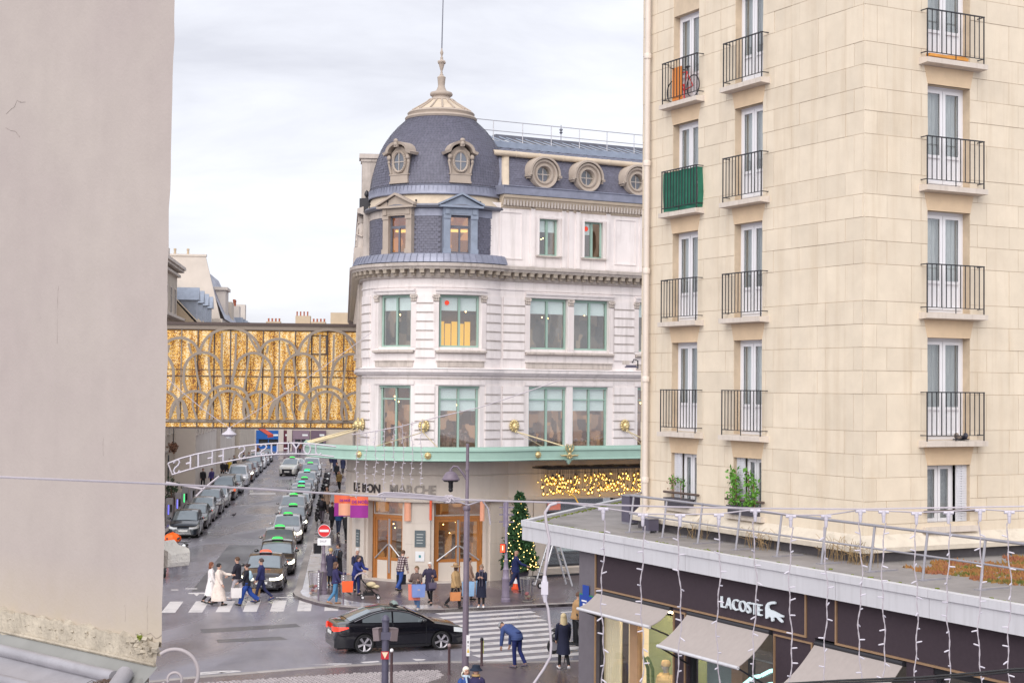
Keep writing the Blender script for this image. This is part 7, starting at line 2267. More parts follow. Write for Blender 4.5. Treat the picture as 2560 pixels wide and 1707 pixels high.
tk=[(69.6,'sedan',(0.045,0.042,0.046),'r','first grey taxi with red roof light stopped at the crossing',-1.45,True),(75.6,'sedan',(0.028,0.028,0.033),'g','dark taxi with green roof light right behind the red lit one',-0.28-0.9,True),(82.2,'sedan',(0.20,0.175,0.16),'g','bronze beige taxi third in the green lit rank',-0.28-0.95,False),(89.8,'hatch',(0.42,0.42,0.45),'g','pale silver taxi with deep black windscreen in the rank',-1.2,True),(97.2,'sedan',(0.08,0.08,0.088),'g','charcoal taxi waiting behind the pale silver one',-1.15,True),(103.2,'suv',(0.3,0.3,0.32),'g','light grey tall taxi near the middle of the rank',-1.2,False),(109.0,'sedan',(0.34,0.34,0.36),'g','silver taxi just behind the tall grey one',-1.15,False),(114.6,'hatch',(0.16,0.16,0.18),'g','mid grey taxi before the turquoise lit one',-1.15,False),(120.2,'sedan',(0.3,0.3,0.33),'c','silver taxi with turquoise roof light halfway up the rank',-1.15,False),(126.0,'sedan',(0.12,0.12,0.13),'g','dark grey taxi behind the turquoise lit saloon',-1.2,False),(131.8,'suv',(0.33,0.33,0.36),'c','tall silver taxi with turquoise light far up the rank',-1.15,False),(137.8,'sedan',(0.06,0.06,0.07),'g','dark taxi near the far end of the rank',-1.15,False),(146.0,'suv',(0.1,0.1,0.11),'g','last tall dark taxi of the green lit rank',-1.2,False),(154.5,'van',(0.55,0.55,0.57),None,'pale van without roof light at the head of the far kerb',-1.2,False)]
for i,(y,kd,col,tx,lb,off,li)in enumerate(tk):
 yy=y+SHAPES[kd]['L']/2-SHAPES[kd]['ws'][1]-0.32
 car(kd,'taxi'if tx else 'parked_van',lb,'taxi'if tx else 'van',(lane(-9.38,yy)+off-0.12*((i*5)%3==1),yy,0),SANG+0.012*((i*7)%5-2),col,'taxis waiting along the kerb'if tx else None,0.35,lights=li,taxi=tx)
lf=[(90.7,'hatch',(0.014,0.022,0.035),'dark blue small car parked nearest the motor scooters',False),(96.2,'sedan',(0.05,0.05,0.055),'dark saloon tucked behind the nearest blue car',False),(101.6,'hatch',(0.36,0.36,0.38),'silver hatchback parked third along the cream house side',False),(107.0,'suv',(0.15,0.14,0.17),'large grey violet off-roader parked opposite the taxis',False),(113.2,'hatch',(0.5,0.51,0.54),'whitish hatchback behind the large violet off-roader',False),(120.5,'van',(0.05,0.045,0.045),'dark van with an orange flank panel parked at the left',False),(128.5,'hatch',(0.08,0.085,0.1),'mid grey hatchback hidden between two vans',False),(136.6,'van',(0.6,0.6,0.64),'white van parked before the dark orange car',False),(144.2,'suv',(0.12,0.045,0.02),'dark rusty orange tall car far along the left row',True),(151.5,'sedan',(0.1,0.1,0.115),'grey saloon far along the left row',False),(159.0,'suv',(0.09,0.1,0.11),'slate coloured tall car far along the left row',False),(166.5,'suv',(0.7,0.7,0.72),'bright white tall car far along the left row',False),(174.0,'hatch',(0.2,0.2,0.22),'grey hatchback beyond the bright white tall car',False),(181.5,'sedan',(0.08,0.08,0.1),'last dark saloon parked on the left',False)]
for y,kd,col,lb,li in lf:
 yy=y+SHAPES[kd]['L']/2
 x=sp_(-18.0,88,yy)-SHAPES[kd]['Wd']/2-0.05
 t=car(kd,'parked_car'if kd!='van'else 'parked_van',lb,'car'if kd!='van'else 'van',(x,yy,0),SANG,col,'cars parked along the left kerb',0.35,lights=li)
 if 'orange flank'in lb:
  mb=MB();mb.box((-2.3,-0.98,0.75),(-1.5,-0.9,1.05));mb.build('orange_panel',mat('orange_panel',(0.7,0.12,0.04)),t)
p=on_z(716,1190)
car('suv','moving_suv','white taxi off-roader driving towards us down the middle lane','taxi',(p.x+0.25,p.y+2.2,0),SANG,(0.62,0.61,0.58),None,0.1,taxi='g',yaw=-0.2)
#  people
SKINS={'pale':(0.56,0.33,0.25),'mid':(0.42,0.24,0.17),'dark':(0.10,0.05,0.035),'store':(0.5,0.47,0.45)}
def V(*a):return Vector(a)
def elev(p,d,l):return p+d.normalized()*l
def figure(name,label,cat,loc,face,H=1.72,walk=0,lean=0,turn=0,arms=((12,8,15),(12,8,15)),skin='pale',top=((0.1,0.1,0.12),0.8,1.0),legs=((0.05,0.05,0.07),1.0),shoe=(0.03,0.03,0.03),hair=((0.05,0.03,0.02),'short'),hat=None,scarf=None,knee=(None,None),group=None,headtilt=0,plaid=False,pack=None,legs_bent=0):
 0
 k=H/1.72
 t=thing(name,label,cat,loc,R_(180-face),group)
 def rot(p,piv,ax):return Matrix.Rotation(R_(-ax),3,'X').inverted()@(p-piv)+piv if False else Matrix.Rotation(R_(ax),3,'X')@(p-piv)+piv
 drop=0.44+0.43
 th=(walk,-walk)
 kb=(knee[0]if knee[0]is not None else(8 if walk else 0),knee[1]if knee[1]is not None else(28 if walk else 0))
 hz=max(0.44*math.cos(R_(th[i]))+0.43*math.cos(R_(th[i]-kb[i]))for i in(0,1))+0.075
 pel=V(0,0,hz+0.03)
 J={'pelvis':pel}
 up=lambda z:rot(V(0,0,pel.z+z),pel,lean)
 J['spine']=up(0.2);J['chest']=up(0.38);J['neckb']=up(0.5);J['neck']=up(0.57)
 hd=R_(lean*0.5+headtilt)
 hdir=Matrix.Rotation(hd,3,'X')@V(0,0,1);hf=Matrix.Rotation(hd,3,'X')@V(0,-1,0)
 J['head']=J['neck']+hdir*0.1+hf*0.015;J['crown']=J['head']+hdir*0.085
 legsJ=[]
 for i,s in((0,1),(1,-1)):
  hip=pel+V(s*0.09,0,-0.03)
  d1=V(0.0,-math.sin(R_(th[i])),-math.cos(R_(th[i])));kn=hip+d1*0.44
  a2=th[i]-kb[i];d2=V(0,-math.sin(R_(a2)),-math.cos(R_(a2)));an=kn+d2*0.43
  fa=R_(a2*0.6);toe=an+V(s*0.02,-0.15*math.cos(fa),-0.035-0.15*math.sin(-fa)*1.0)
  if toe.z<0.03:toe.z=0.03
  heel=an+V(0,0.05,-0.04)
  legsJ.append((hip,kn,an,toe,heel))
 armsJ=[]
 for i,s in((0,1),(1,-1)):
  fw,outw,eb=arms[i][:3]
  sh=rot(V(s*0.165,0,pel.z+0.455),pel,lean)
  base=lean*0.0
  d1=V(s*math.sin(R_(outw)),-math.sin(R_(fw))*math.cos(R_(outw)),-math.cos(R_(fw))*math.cos(R_(outw)))
  el=sh+d1*0.29
  a2=fw+eb;inn=arms[i][3]if len(arms[i])>3 else -4
  d2=V(-s*math.sin(R_(inn if inn>0 else -inn*0.2)),-math.sin(R_(a2)),-math.cos(R_(a2))).normalized();wr=el+d2*0.255
  armsJ.append((sh,el,wr,d2,s))
 vs_,es_,rs_=[],[],[]
 def add(p,r,par=None):
  vs_.append(p*k);rs_.append((r if isinstance(r,tuple)else(r,r)))
  if par is not None:es_.append((par,len(vs_)-1))
  return len(vs_)-1
 ip=add(pel,(0.13,0.1));isp=add(J['spine'],(0.115,0.085),ip);ich=add(J['chest'],(0.135,0.095),isp);inb=add(J['neckb'],0.065,ich);ine=add(J['neck'],0.05,inb)
 ihd=add(J['head']-hdir*0.035,(0.066,0.07),ine);ih2=add(J['head']+hdir*0.035,(0.076,0.088),ihd);add(J['crown'],(0.055,0.065),ih2)
 add(J['head']+hf*0.1-hdir*0.01,0.014,ihd)
 for s in(-1,1):add(J['head']+V(s*0.085,0,0)-hdir*0.005,0.016,ihd)
 for(hip,kn,an,toe,heel)in legsJ:
  a=add(hip,0.085,ip);b=add(kn,0.055,a);c=add(an,0.036,b);add(toe,(0.036,0.022),c);add(heel,0.03,c)
 for(sh,el,wr,d2,s)in armsJ:
  a=add(sh,0.055,ich);b=add(el,0.04,a);c=add(wr,0.026,b)
  side=V(1,0,0)if abs(d2.x)<0.8 else V(0,1,0)
  side=(side-d2*side.dot(d2)).normalized();fwd=d2.cross(side).normalized()
  palm=add(wr+d2*0.06,(0.032,0.018),c)
  for q,(off,ln)in enumerate(((-0.027,0.06),(-0.009,0.07),(0.009,0.067),(0.027,0.052))):
   m1=add(wr+d2*0.095+fwd*off,0.0095,palm);m2=add(wr+d2*(0.095+ln*0.55)+fwd*off+side*(-s*0.012),0.0085,m1);add(wr+d2*(0.095+ln*0.9)+fwd*off+side*(-s*0.034),0.007,m2)
  m1=add(wr+d2*0.04+fwd*-0.04,0.011,palm);add(wr+d2*0.08+fwd*-0.055+side*(-s*0.012),0.009,m1)
 me=bpy.data.meshes.new('body');me.from_pydata([tuple(p)for p in vs_],es_,[])
 me.materials.append(mat('skin_'+skin,SKINS[skin],0.5,0.06,9))
 bo=ob('body',me,t)
 sk=bo.modifiers.new('skin','SKIN');sk.use_smooth_shade=True
 for i,d in enumerate(me.skin_vertices[0].data):d.radius=(rs_[i][0]*k,rs_[i][1]*k);d.use_root=(i==0)
 sub_=bo.modifiers.new('subsurf','SUBSURF');sub_.levels=1;sub_.render_levels=1
 def S_(p):return p*k
 def cm(c,nm,**kw):return mat('%s_%s'%(nm,'_'.join('%d'%round(x*500)for x in c)),c,0.85,0.18,7,bump=0.3,bscale=20,**kw)
 tc_,hem,puff=top
 def ring(c,rx,ry,up_,fwd_,n=16):
  return[S_(c+V(1,0,0)*rx*math.cos(2*PI*i/n)+fwd_*ry*math.sin(2*PI*i/n))for i in range(n)]
 lf=Matrix.Rotation(R_(lean),3,'X')@V(0,-1,0)
 mb=MB()
 rings=[]
 hemz=hem*pel.z/0.95
 if hem<0.93:
  sw=abs(walk)/100.0
  for f in(0.0,0.33,0.66):
   z=hemz+(pel.z-hemz)*f
   ql=((0.205 if hem<0.7 else 0.178)-0.03*f*(hem<0.7))*puff
   rings.append(ring(V(0,0,z),ql,ql*0.8+sw*(1-f)*(1 if hem<0.7 else 0.15),None,V(0,-1,0)))
 pw=puff
 for z,rx,ry in((0.0,0.172,0.135),(0.12,0.162,0.125),(0.22,0.165,0.125),(0.34,0.185,0.13),(0.42,0.185,0.12),(0.475,0.13,0.09),(0.51,0.075,0.075),(0.545,0.066,0.07)):
  if hem>=0.93 and z<(hem-0.95):continue
  w=1+(pw-1)*(1 if z<0.45 else 0.3)
  rings.append(ring(up(z),rx*w,ry*w,None,lf))
 if puff>1.1:
  rr_=[]
  for a,b in zip(rings[:-1],rings[1:]):
   rr_.append(a);cen=sum(a,V(0,0,0))/len(a);cb=sum(b,V(0,0,0))/len(b)
   rr_.append([(p+q)/2+((p+q)/2-(cen+cb)/2)*0.07 for p,q in zip(a,b)])
  rings=rr_+[rings[-1]]
 mb.grid(rings,closeu=True);mb.poly(rings[0][::-1])
 for(sh,el,wr,d2,s)in armsJ:
  w=0.95+(puff-1)*0.8
  mb.tube([S_(sh+V(-s*0.075,0,0.0)),S_(sh+V(-s*0.03,0,0.0)),S_(sh*0.85+el*0.15),S_((sh+el)/2),S_(el),S_((el+wr)/2),S_(wr-d2*0.01)],[q*w*k for q in(0.03,0.066,0.078,0.068,0.06,0.053,0.046)],10)
 if plaid:
  m_top=plaid_mat()
 else:
  m_top=cm(tc_,'coat')
 mb.build('coat'if hem<0.8 else 'jacket',m_top,t,smooth=60)
 lc,wide=legs
 mb=MB()
 mb.grid([ring(pel+V(0,0,z),rx,ry,None,V(0,-1,0),14)for z,rx,ry in((-0.1,0.155,0.115),(-0.02,0.16,0.12),(0.1,0.145,0.11))],closeu=True)
 for(hip,kn,an,toe,heel)in legsJ:
  mb.tube([S_(hip+V(0,0,0.06)),S_(hip-V(0,0,0.05)),S_((hip+kn)/2),S_(kn),S_((kn+an)/2),S_(an-V(0,0,-0.015))],[q*k for q in(0.095,0.098,0.085*(1+(wide-1)*.5),0.064*wide,0.06*wide,0.052*wide)],10)
 mb.build('trousers',cm(lc,'cloth'),t,smooth=60)
 for(hip,kn,an,toe,heel)in legsJ:
  mb=MB();mb.tube([S_(heel+V(0,0.015,0.0)),S_(heel+V(0,-0.03,0.01)),S_(an+(toe-an)*0.5+V(0,0,-0.01)),S_(toe),S_(toe+(toe-heel).normalized()*0.05)],[q*k for q in(0.035,0.05,0.045,0.042,0.022)],8,flat=(1,0.85));mb.build('shoe',cm(shoe,'shoe'),t,smooth=60)
 hm=Matrix.Rotation(hd,4,'X').to_3x3()
 def hp(x,y,z):return S_(J['head']+hm@V(x,y,z))
 if skin!='store':
  mb=MB()
  for s in(-1,1):mb.ball(hp(s*0.031,-0.084,0.012),(0.011*k,0.008*k,0.008*k),6,5)
  mb.build('eyes',mat('dark_eye',(0.03,0.02,0.02),0.3,0,1),t,smooth=60)
  mb=MB();mb.ball(hp(0,-0.082,-0.052),(0.022*k,0.008*k,0.007*k),8,5);mb.build('mouth',mat('lips',(0.35,0.12,0.1),0.5,0,1),t,smooth=60)
 hc,style=hair
 if style!='bald':
  mb=MB()
  rows=[]
  for i in range(9):
   th_=PI/2-(PI*(0.62 if style!='cap'else 0.5))*i/8
   row=[]
   for j in range(16):
    ph=2*PI*j/16
    p=V(0.096*math.cos(th_)*math.cos(ph),0.112*math.cos(th_)*math.sin(ph)+0.014,0.108*math.sin(th_)+0.03)
    if p.y<-0.035 and p.z<0.06:p.y=-0.035+(p.y+0.035)*0.1
    row.append(hp(p.x,p.y,p.z))
   rows.append(row)
  mb.grid(rows,closeu=True)
  if style in('long','bob'):
   ln=0.34 if style=='long'else 0.15
   rows=[]
   for i in range(6):
    f=i/5;w=0.098+0.03*math.sin(f*PI)-0.03*f*(style=='long')
    rows.append([hp(w*math.cos(a),0.03+0.085*math.sin(a)+0.02*f,0.0-ln*f)for a in[-0.35+(PI+0.7)*j/10 for j in range(11)]])
   mb.grid(rows);mb.grid([[p*0.985+S_(J['head'])*0.015 for p in r][::-1]for r in rows])
  if style=='bun':mb.ball(hp(0,0.12,0.08),0.05*k,8,6)
  if style=='pony':mb.tube([hp(0,0.1,0.03),hp(0,0.15,-0.03),hp(0,0.14,-0.18)],[0.035,0.04,0.015],6)
  mb.build('hair',mat('hair_'+'_'.join('%d'%round(x*300)for x in hc),hc,0.6,0.35,30,stretch=(3,3,0.5)),t,smooth=60)
 if hat:
  hcol,kind=hat
  mb=MB()
  M=Matrix.Translation(hp(0,0,0.055))@hm.to_4x4()@Matrix.Scale(k,4)
  mb.M=M
  if kind=='brim':mb.lathe([(0.09,-0.01),(0.21,-0.015),(0.215,-0.005),(0.105,0.015),(0.098,0.1),(0.07,0.125),(0.0,0.11)],20,c=(0,0.01))
  elif kind=='bucket':mb.lathe([(0.105,0.0),(0.17,-0.05),(0.175,-0.045),(0.115,0.02),(0.1,0.09),(0.0,0.1)],20,c=(0,0.01))
  else:mb.lathe([(0.108,-0.03),(0.114,0.0),(0.108,0.05),(0.08,0.09),(0.0,0.108)],16,c=(0,0.012))
  mb.build('hat',cm(hcol,'felt'),t,smooth=50)
  if kind=='brim':
   mb=MB();mb.M=M;mb.lathe([(0.107,0.014),(0.106,0.04)],20,c=(0,0.01));mb.build('hat_band',m_trimb,t)
 if scarf:
  mb=MB();c=J['neck']-V(0,0,0.02)
  mb.grid([[S_(c+V((0.085+0.03*math.cos(b))*math.cos(a),(0.085+0.03*math.cos(b))*math.sin(a),0.035*math.sin(b)))for b in[2*PI*i/8 for i in range(8)]]for a in[2*PI*i/14 for i in range(14)]],closeu=True,closev=True)
  for s in(-1,1):mb.tube([S_(c+V(s*0.05,-0.09,0)),S_(c+V(s*0.05,-0.16,-0.25)),S_(c+V(s*0.05,-0.17,-0.62))],[0.05,0.05,0.05],6,flat=(1,0.35))
  mb.build('scarf',cm(scarf,'wool'),t,smooth=60)
 M3=Matrix.Translation(Vector(loc))@Matrix.Rotation(R_(180-face),4,'Z')
 hands=[M3@S_(wr+d2*0.1)for(sh,el,wr,d2,s)in armsJ]
 back=M3@S_(up(0.32)+V(0,0.17,0))
 return t,hands,back
_PL=[]
def plaid_mat():
 if _PL:return _PL[0]
 m=bpy.data.materials.new('plaid_flannel');t,b=_p(m);l=t.links.new
 tcn=N(t,'ShaderNodeTexCoord');fac=[]
 for ax in('X','Z'):
  w=N(t,'ShaderNodeTexWave',wave_type='BANDS',bands_direction=ax);w.inputs['Scale'].default_value=3.2;l(tcn.outputs['Object'],w.inputs['Vector'])
  g=N(t,'ShaderNodeMath',operation='GREATER_THAN');g.inputs[1].default_value=0.6;l(w.outputs['Fac'],g.inputs[0]);fac.append(g)
 a=N(t,'ShaderNodeMath',operation='ADD');l(fac[0].outputs[0],a.inputs[0]);l(fac[1].outputs[0],a.inputs[1])
 r=N(t,'ShaderNodeValToRGB');r.color_ramp.interpolation='CONSTANT';r.color_ramp.elements[0].color=(0.04,0.03,0.04,1);r.color_ramp.elements[1].position=0.4;r.color_ramp.elements[1].color=(0.16,0.1,0.11,1)
 e=r.color_ramp.elements.new(0.9);e.color=(0.5,0.45,0.45,1)
 d=N(t,'ShaderNodeMath',operation='MULTIPLY');d.inputs[1].default_value=0.5;l(a.outputs[0],d.inputs[0]);l(d.outputs[0],r.inputs['Fac']);l(r.outputs['Color'],b.inputs['Base Color']);b.inputs['Roughness'].default_value=0.9
 _PL.append(m);return m
def bag(label,hand,rz,col,size=(0.36,0.14,0.42),tilt=0.0,name='shopping_bag',drop=0.16,col2=None):
 0
 w,d,h=size
 t=thing(name,label,'bag',hand,rz)
 mb=MB();mb.M=Matrix.Rotation(tilt,4,'X')
 zt=-drop;tp=0.9
 mb.add([(-w/2*tp,-d/2,zt-h),(w/2*tp,-d/2,zt-h),(w/2*tp,d/2,zt-h),(-w/2*tp,d/2,zt-h),(-w/2,-d*0.4,zt),(w/2,-d*0.4,zt),(w/2,d*0.4,zt),(-w/2,d*0.4,zt),(0,-d*0.52,zt-h*0.5),(0,d*0.52,zt-h*0.5)],[(0,3,2,1),(0,1,8),(1,5,8),(5,4,8),(4,0,8),(1,2,6,5),(2,3,9),(3,7,9),(7,6,9),(6,2,9),(3,0,4,7)])
 mb.build('bag_body',mat('bag_%d_%d_%d'%tuple(round(c*300)for c in col),col,0.6,0.06,5),t)
 mb=MB();mb.M=Matrix.Rotation(tilt,4,'X')
 for y in(-d*0.35,d*0.35):mb.tube([(-w*0.22,y,zt-0.02),(-w*0.12,y*0.5,-0.02),(0,0,0.0),(w*0.12,y*0.5,-0.02),(w*0.22,y,zt-0.02)],0.006,4)
 mb.build('handle',mat('bag_handle',(0.3,0.25,0.2),0.7,0,1),t)
 if col2:
  mb=MB();mb.M=Matrix.Rotation(tilt,4,'X');mb.box((-0.05,-d*0.53,zt-h*0.45),(0.05,-d*0.5,zt-h*0.35));mb.build('emblem_print',mat('bag_print',col2,0.6,0,1),t)
 return t
def backpack(label,pos,rz,col):
 t=thing('backpack',label,'backpack',pos,rz)
 mb=MB();mb.ball((0,0.02,-0.02),(0.15,0.09,0.22),12,9);mb.build('sack',mat('pack_%d'%round(sum(col)*500),col,0.7,0.15,6),t,smooth=60)
 mb=MB();mb.ball((0,0.09,-0.08),(0.11,0.05,0.11),10,7);mb.build('front_pocket',mat('pack_%d'%round(sum(col)*500),col),t,smooth=60)
 mb=MB()
 for s in(-1,1):mb.tube([(s*0.09,-0.02,0.16),(s*0.1,-0.14,0.2),(s*0.1,-0.3,0.1),(s*0.11,-0.26,-0.12),(s*0.1,-0.02,-0.18)],0.014,5)
 mb.build('strap',m_trimb,t)
def G(u,v,z=0.0):return on_z(u,v,z)
PV=0.12
NAVY=(0.018,0.022,0.06);BLK=(0.014,0.014,0.018);JEAN=(0.06,0.13,0.28);DJEAN=(0.02,0.035,0.13)
BLOND=(0.48,0.34,0.15);GREYH=(0.5,0.48,0.46);BRN=(0.09,0.045,0.025)
HANG=(6,7,8)
def P(label,loc,face,**kw):return figure('person',label,'person',loc,face,**kw)
P('person in a long quilted cream coat stretching one arm forward on the crossing',G(546,1514),88,H=1.7,walk=14,arms=((62,6,25),(10,8,20)),top=((0.70,0.60,0.54),0.22,1.22),legs=(BLK,0.9),hair=((0.012,0.01,0.012),'short'),hat=None)
P('red haired person in a white coat half hidden by the cream coat',G(527,1509),80,H=1.68,walk=10,top=((0.72,0.68,0.68),0.35,1.08),legs=(BLK,0.9),hair=((0.16,0.05,0.02),'bob'))
P('man in a dark quilted jacket and light grey trousers turning his head',G(592,1500),275,H=1.8,walk=20,arms=((20,10,40),(10,10,20)),top=((0.02,0.018,0.03),0.88,1.18),legs=((0.46,0.42,0.46),1.0),shoe=(0.3,0.3,0.34),hair=(BRN,'short'))
t,h,b=P('woman in a dark jacket and wide bright blue jeans on the crossing',G(616,1513),262,H=1.7,walk=22,arms=((25,8,30),(6,14,10)),top=((0.012,0.012,0.02),0.85,1.05),legs=((0.015,0.05,0.24),1.55),hair=((0.03,0.012,0.012),'bun'))
bag('large white carrier bag swinging on the crossing',h[0],0.3,(0.66,0.62,0.62),(0.44,0.16,0.4))
backpack('pale blue backpack worn on the crossing',b+V(-0.06,0,0),R_(180-262),(0.36,0.5,0.58))
t,h,b=P('man in a navy bomber jacket walking behind the wide jeans',G(652,1505),270,H=1.8,walk=18,top=((0.02,0.025,0.10),0.9,1.12),legs=((0.02,0.025,0.08),0.95),shoe=(0.04,0.05,0.14),hair=((0.06,0.035,0.03),'short'))
bag('tan paper bag carried low on the crossing',h[1],0.2,(0.42,0.26,0.12),(0.34,0.14,0.3),drop=0.3)
t,h,b=P('blonde woman in a navy coat seen from behind by the cast iron post',G(826,1466,PV),20,H=1.66,top=((0.025,0.025,0.06),0.5,1.02),legs=(BLK,0.9),hair=(BLOND,'short'),arms=((8,10,12),(14,12,30)))
bag('beige paper bag at the side of the navy coat',h[0],0.1,(0.52,0.38,0.22),(0.34,0.15,0.42));bag('second beige paper bag held out beside the black coat',h[0]+V(0.3,-0.05,0.12),0.2,(0.55,0.38,0.20),(0.34,0.14,0.46),tilt=0.1)
P('man in a black coat and checked scarf facing the blonde woman',G(845,1462,PV),215,H=1.8,top=(BLK,0.5,1.05),legs=(BLK,1.0),scarf=(0.18,0.2,0.26),skin='mid',hair=((0.03,0.02,0.02),'short'),arms=((20,8,90),(10,8,20)))
P('grey haired man in a long navy overcoat near the shop plaque',G(892,1478,PV),160,H=1.8,top=((0.014,0.018,0.05),0.5,1.08),legs=(NAVY,1.0),hair=(GREYH,'short'),arms=((14,10,60),(20,10,60)))
P('dark haired woman in a blue quilted jacket bending over the pushchair',G(889,1488,PV),120,H=1.68,lean=14,walk=10,top=((0.02,0.03,0.16),0.85,1.15),legs=((0.02,0.03,0.14),0.95),hair=((0.04,0.025,0.02),'bob'),arms=((40,8,40),(35,8,45)))
t,h,b=P('brown haired woman in an indigo jacket with arms outstretched at the kerb',G(838,1510,PV),75,H=1.68,walk=8,top=((0.03,0.025,0.09),0.86,1.08),legs=((0.07,0.2,0.36),1.05),shoe=(0.3,0.17,0.1),hair=((0.12,0.06,0.035),'bob'),arms=((55,8,30),(12,12,20)))
bag('bright orange bag hanging behind the sign post',h[1]+V(0.22,0,0.2),0.15,(0.8,0.11,0.025),(0.46,0.14,0.44),drop=0.06)
t,h,b=P('person in a plaid shirt and blue jeans leaning on the door bar',G(1000,1478,PV),35,H=1.76,lean=16,walk=10,plaid=True,top=((0.1,0.1,0.1),0.85,1.08),legs=((0.03,0.07,0.26),1.3),hair=(BRN,'short'),arms=((70,10,30),(10,8,10)))
bag('black holdall hanging behind the plaid shirt',h[1]+V(-0.3,-0.05,0.12),0.6,(0.014,0.014,0.018),(0.4,0.2,0.42),name='shoulder_bag',drop=0.2)
t,h,b=P('woman in a brown fleece jacket carrying a big blue bag',G(1041,1524,PV),195,H=1.7,walk=6,top=((0.12,0.085,0.08),0.82,1.12),legs=((0.10,0.18,0.34),1.15),shoe=(0.5,0.48,0.48),hair=((0.16,0.1,0.05),'pony'),arms=((25,10,80),(20,10,85)))
bag('big periwinkle blue carrier bag in front of the fleece jacket',h[1]+V(0.42,-0.1,0.0),0.25,(0.20,0.28,0.58),(0.54,0.18,0.5),tilt=0.08,col2=(0.5,0.4,0.4));bag('salmon pink flat bag behind the blue carrier',h[1]+V(0.24,0.06,-0.02),0.1,(0.7,0.2,0.14),(0.5,0.1,0.62))
t,h,b=P('white haired woman in a dark aubergine quilted coat',G(1074,1511,PV),195,H=1.7,walk=9,top=((0.035,0.028,0.06),0.6,1.15),legs=(BLK,0.85),hair=((0.62,0.6,0.58),'short'),arms=((22,22,80),(22,25,75)))
bag('orange gift bag dangling before the aubergine coat',h[1]+V(-0.05,-0.04,0),0.2,(0.8,0.13,0.03),(0.3,0.12,0.42),drop=0.1);bag('lilac grey handbag on the arm of the aubergine coat',h[0]+V(0,0,-0.1),0.3,(0.12,0.1,0.16),(0.32,0.14,0.24),name='handbag')
t,h,b=P('person in a camel jumper and wide brimmed hat with orange handbag',G(1138,1521,PV),120,H=1.74,walk=14,skin='dark',top=((0.42,0.27,0.13),0.84,1.15),legs=(BLK,1.05),hat=((0.40,0.25,0.13),'brim'),hair=((0.02,0.015,0.012),'cap'),arms=((8,8,10),(12,8,10)))
bag('soft orange leather handbag below the camel jumper',h[1]+V(-0.06,0,0.03),0.4,(0.62,0.24,0.09),(0.42,0.18,0.34),name='handbag',drop=0.14)
t,h,b=P('dark haired person in a fawn coat half behind the lamp post',G(1172,1500,PV),100,H=1.72,walk=10,top=((0.30,0.18,0.13),0.7,1.1),legs=((0.1,0.08,0.09),1.0),hair=((0.02,0.016,0.016),'short'),skin='mid')
bag('pale blue paper bag left of the lamp post',h[1]+V(-0.2,-0.1,0.1),0.4,(0.32,0.52,0.78),(0.5,0.2,0.6),drop=0.1);bag('pale blue paper bag right of the lamp post',h[0]+V(0.25,-0.05,0.1),-0.4,(0.30,0.5,0.78),(0.42,0.2,0.6),drop=0.1)
P('woman in a long dark coat and grey scarf looking at her telephone',G(1203,1518,PV),186,H=1.68,top=((0.012,0.014,0.035),0.42,1.05),legs=(BLK,0.85),shoe=(0.75,0.74,0.76),hair=((0.2,0.13,0.09),'bun'),scarf=(0.15,0.13,0.18),arms=((25,6,88,25),(25,6,88,25)),headtilt=14)
P('bald man in a blue suit striding past the christmas tree',G(1289,1480,PV),82,H=1.82,walk=17,top=((0.012,0.02,0.09),0.84,1.05),legs=((0.012,0.018,0.07),1.05),skin='mid',hair=(GREYH,'bald'),arms=((-20,8,15),(40,8,30)))
P('man in a blue jacket bent double with his head down at the kerb',G(1292,1668,PV),312,H=1.82,lean=66,headtilt=60,top=((0.05,0.08,0.22),0.82,1.12),legs=((0.012,0.02,0.11),1.0),shoe=(0.12,0.1,0.13),skin='mid',arms=((4,6,4),(2,4,6)),hair=((0.3,0.3,0.32),'short'),walk=4)
t,h,b=P('long haired blonde woman in a dark navy coat seen from behind',G(1408,1673,PV),350,H=1.74,walk=15,top=((0.016,0.018,0.045),0.5,1.04),legs=(BLK,0.85),shoe=(0.72,0.7,0.72),hair=((0.62,0.5,0.3),'long'))
um=thing('umbrella','furled black umbrella trailing from the blonde woman','umbrella',h[1],0)
mb=MB();mb.tube([(0,0,0.08),(-0.03,0,-0.1),(-0.08,-0.02,-0.4),(-0.14,-0.04,-0.72)],[0.015,0.035,0.03,0.006],8);mb.build('canopy',m_trimb,um,smooth=60)
mb=MB();mb.tube([(0,0,0.06),(0.0,0,0.14),(0.04,0,0.17),(0.07,0,0.13)],0.012,6);mb.build('handle',m_wood,um)
P('white haired woman in a blue coat turned towards her hatted companion',on_z(1165,1669,1.78)*V(1,1,0)+V(0,0,PV)if False else V(*[*on_z(1165,1672,1.74)[:2],PV]),150,H=1.64,top=((0.03,0.07,0.24),0.6,1.1),legs=(BLK,1.0),hair=((0.72,0.68,0.6),'bob'),scarf=(0.45,0.55,0.65))
P('person in a dark felt hat and navy coat beside the white haired woman',V(*[*on_z(1190,1670,1.78)[:2],PV]),20,H=1.68,top=((0.03,0.025,0.08),0.6,1.12),legs=(BLK,1.0),hair=((0.05,0.04,0.04),'short'),hat=((0.012,0.02,0.04),'bucket'),scarf=(0.45,0.3,0.14))
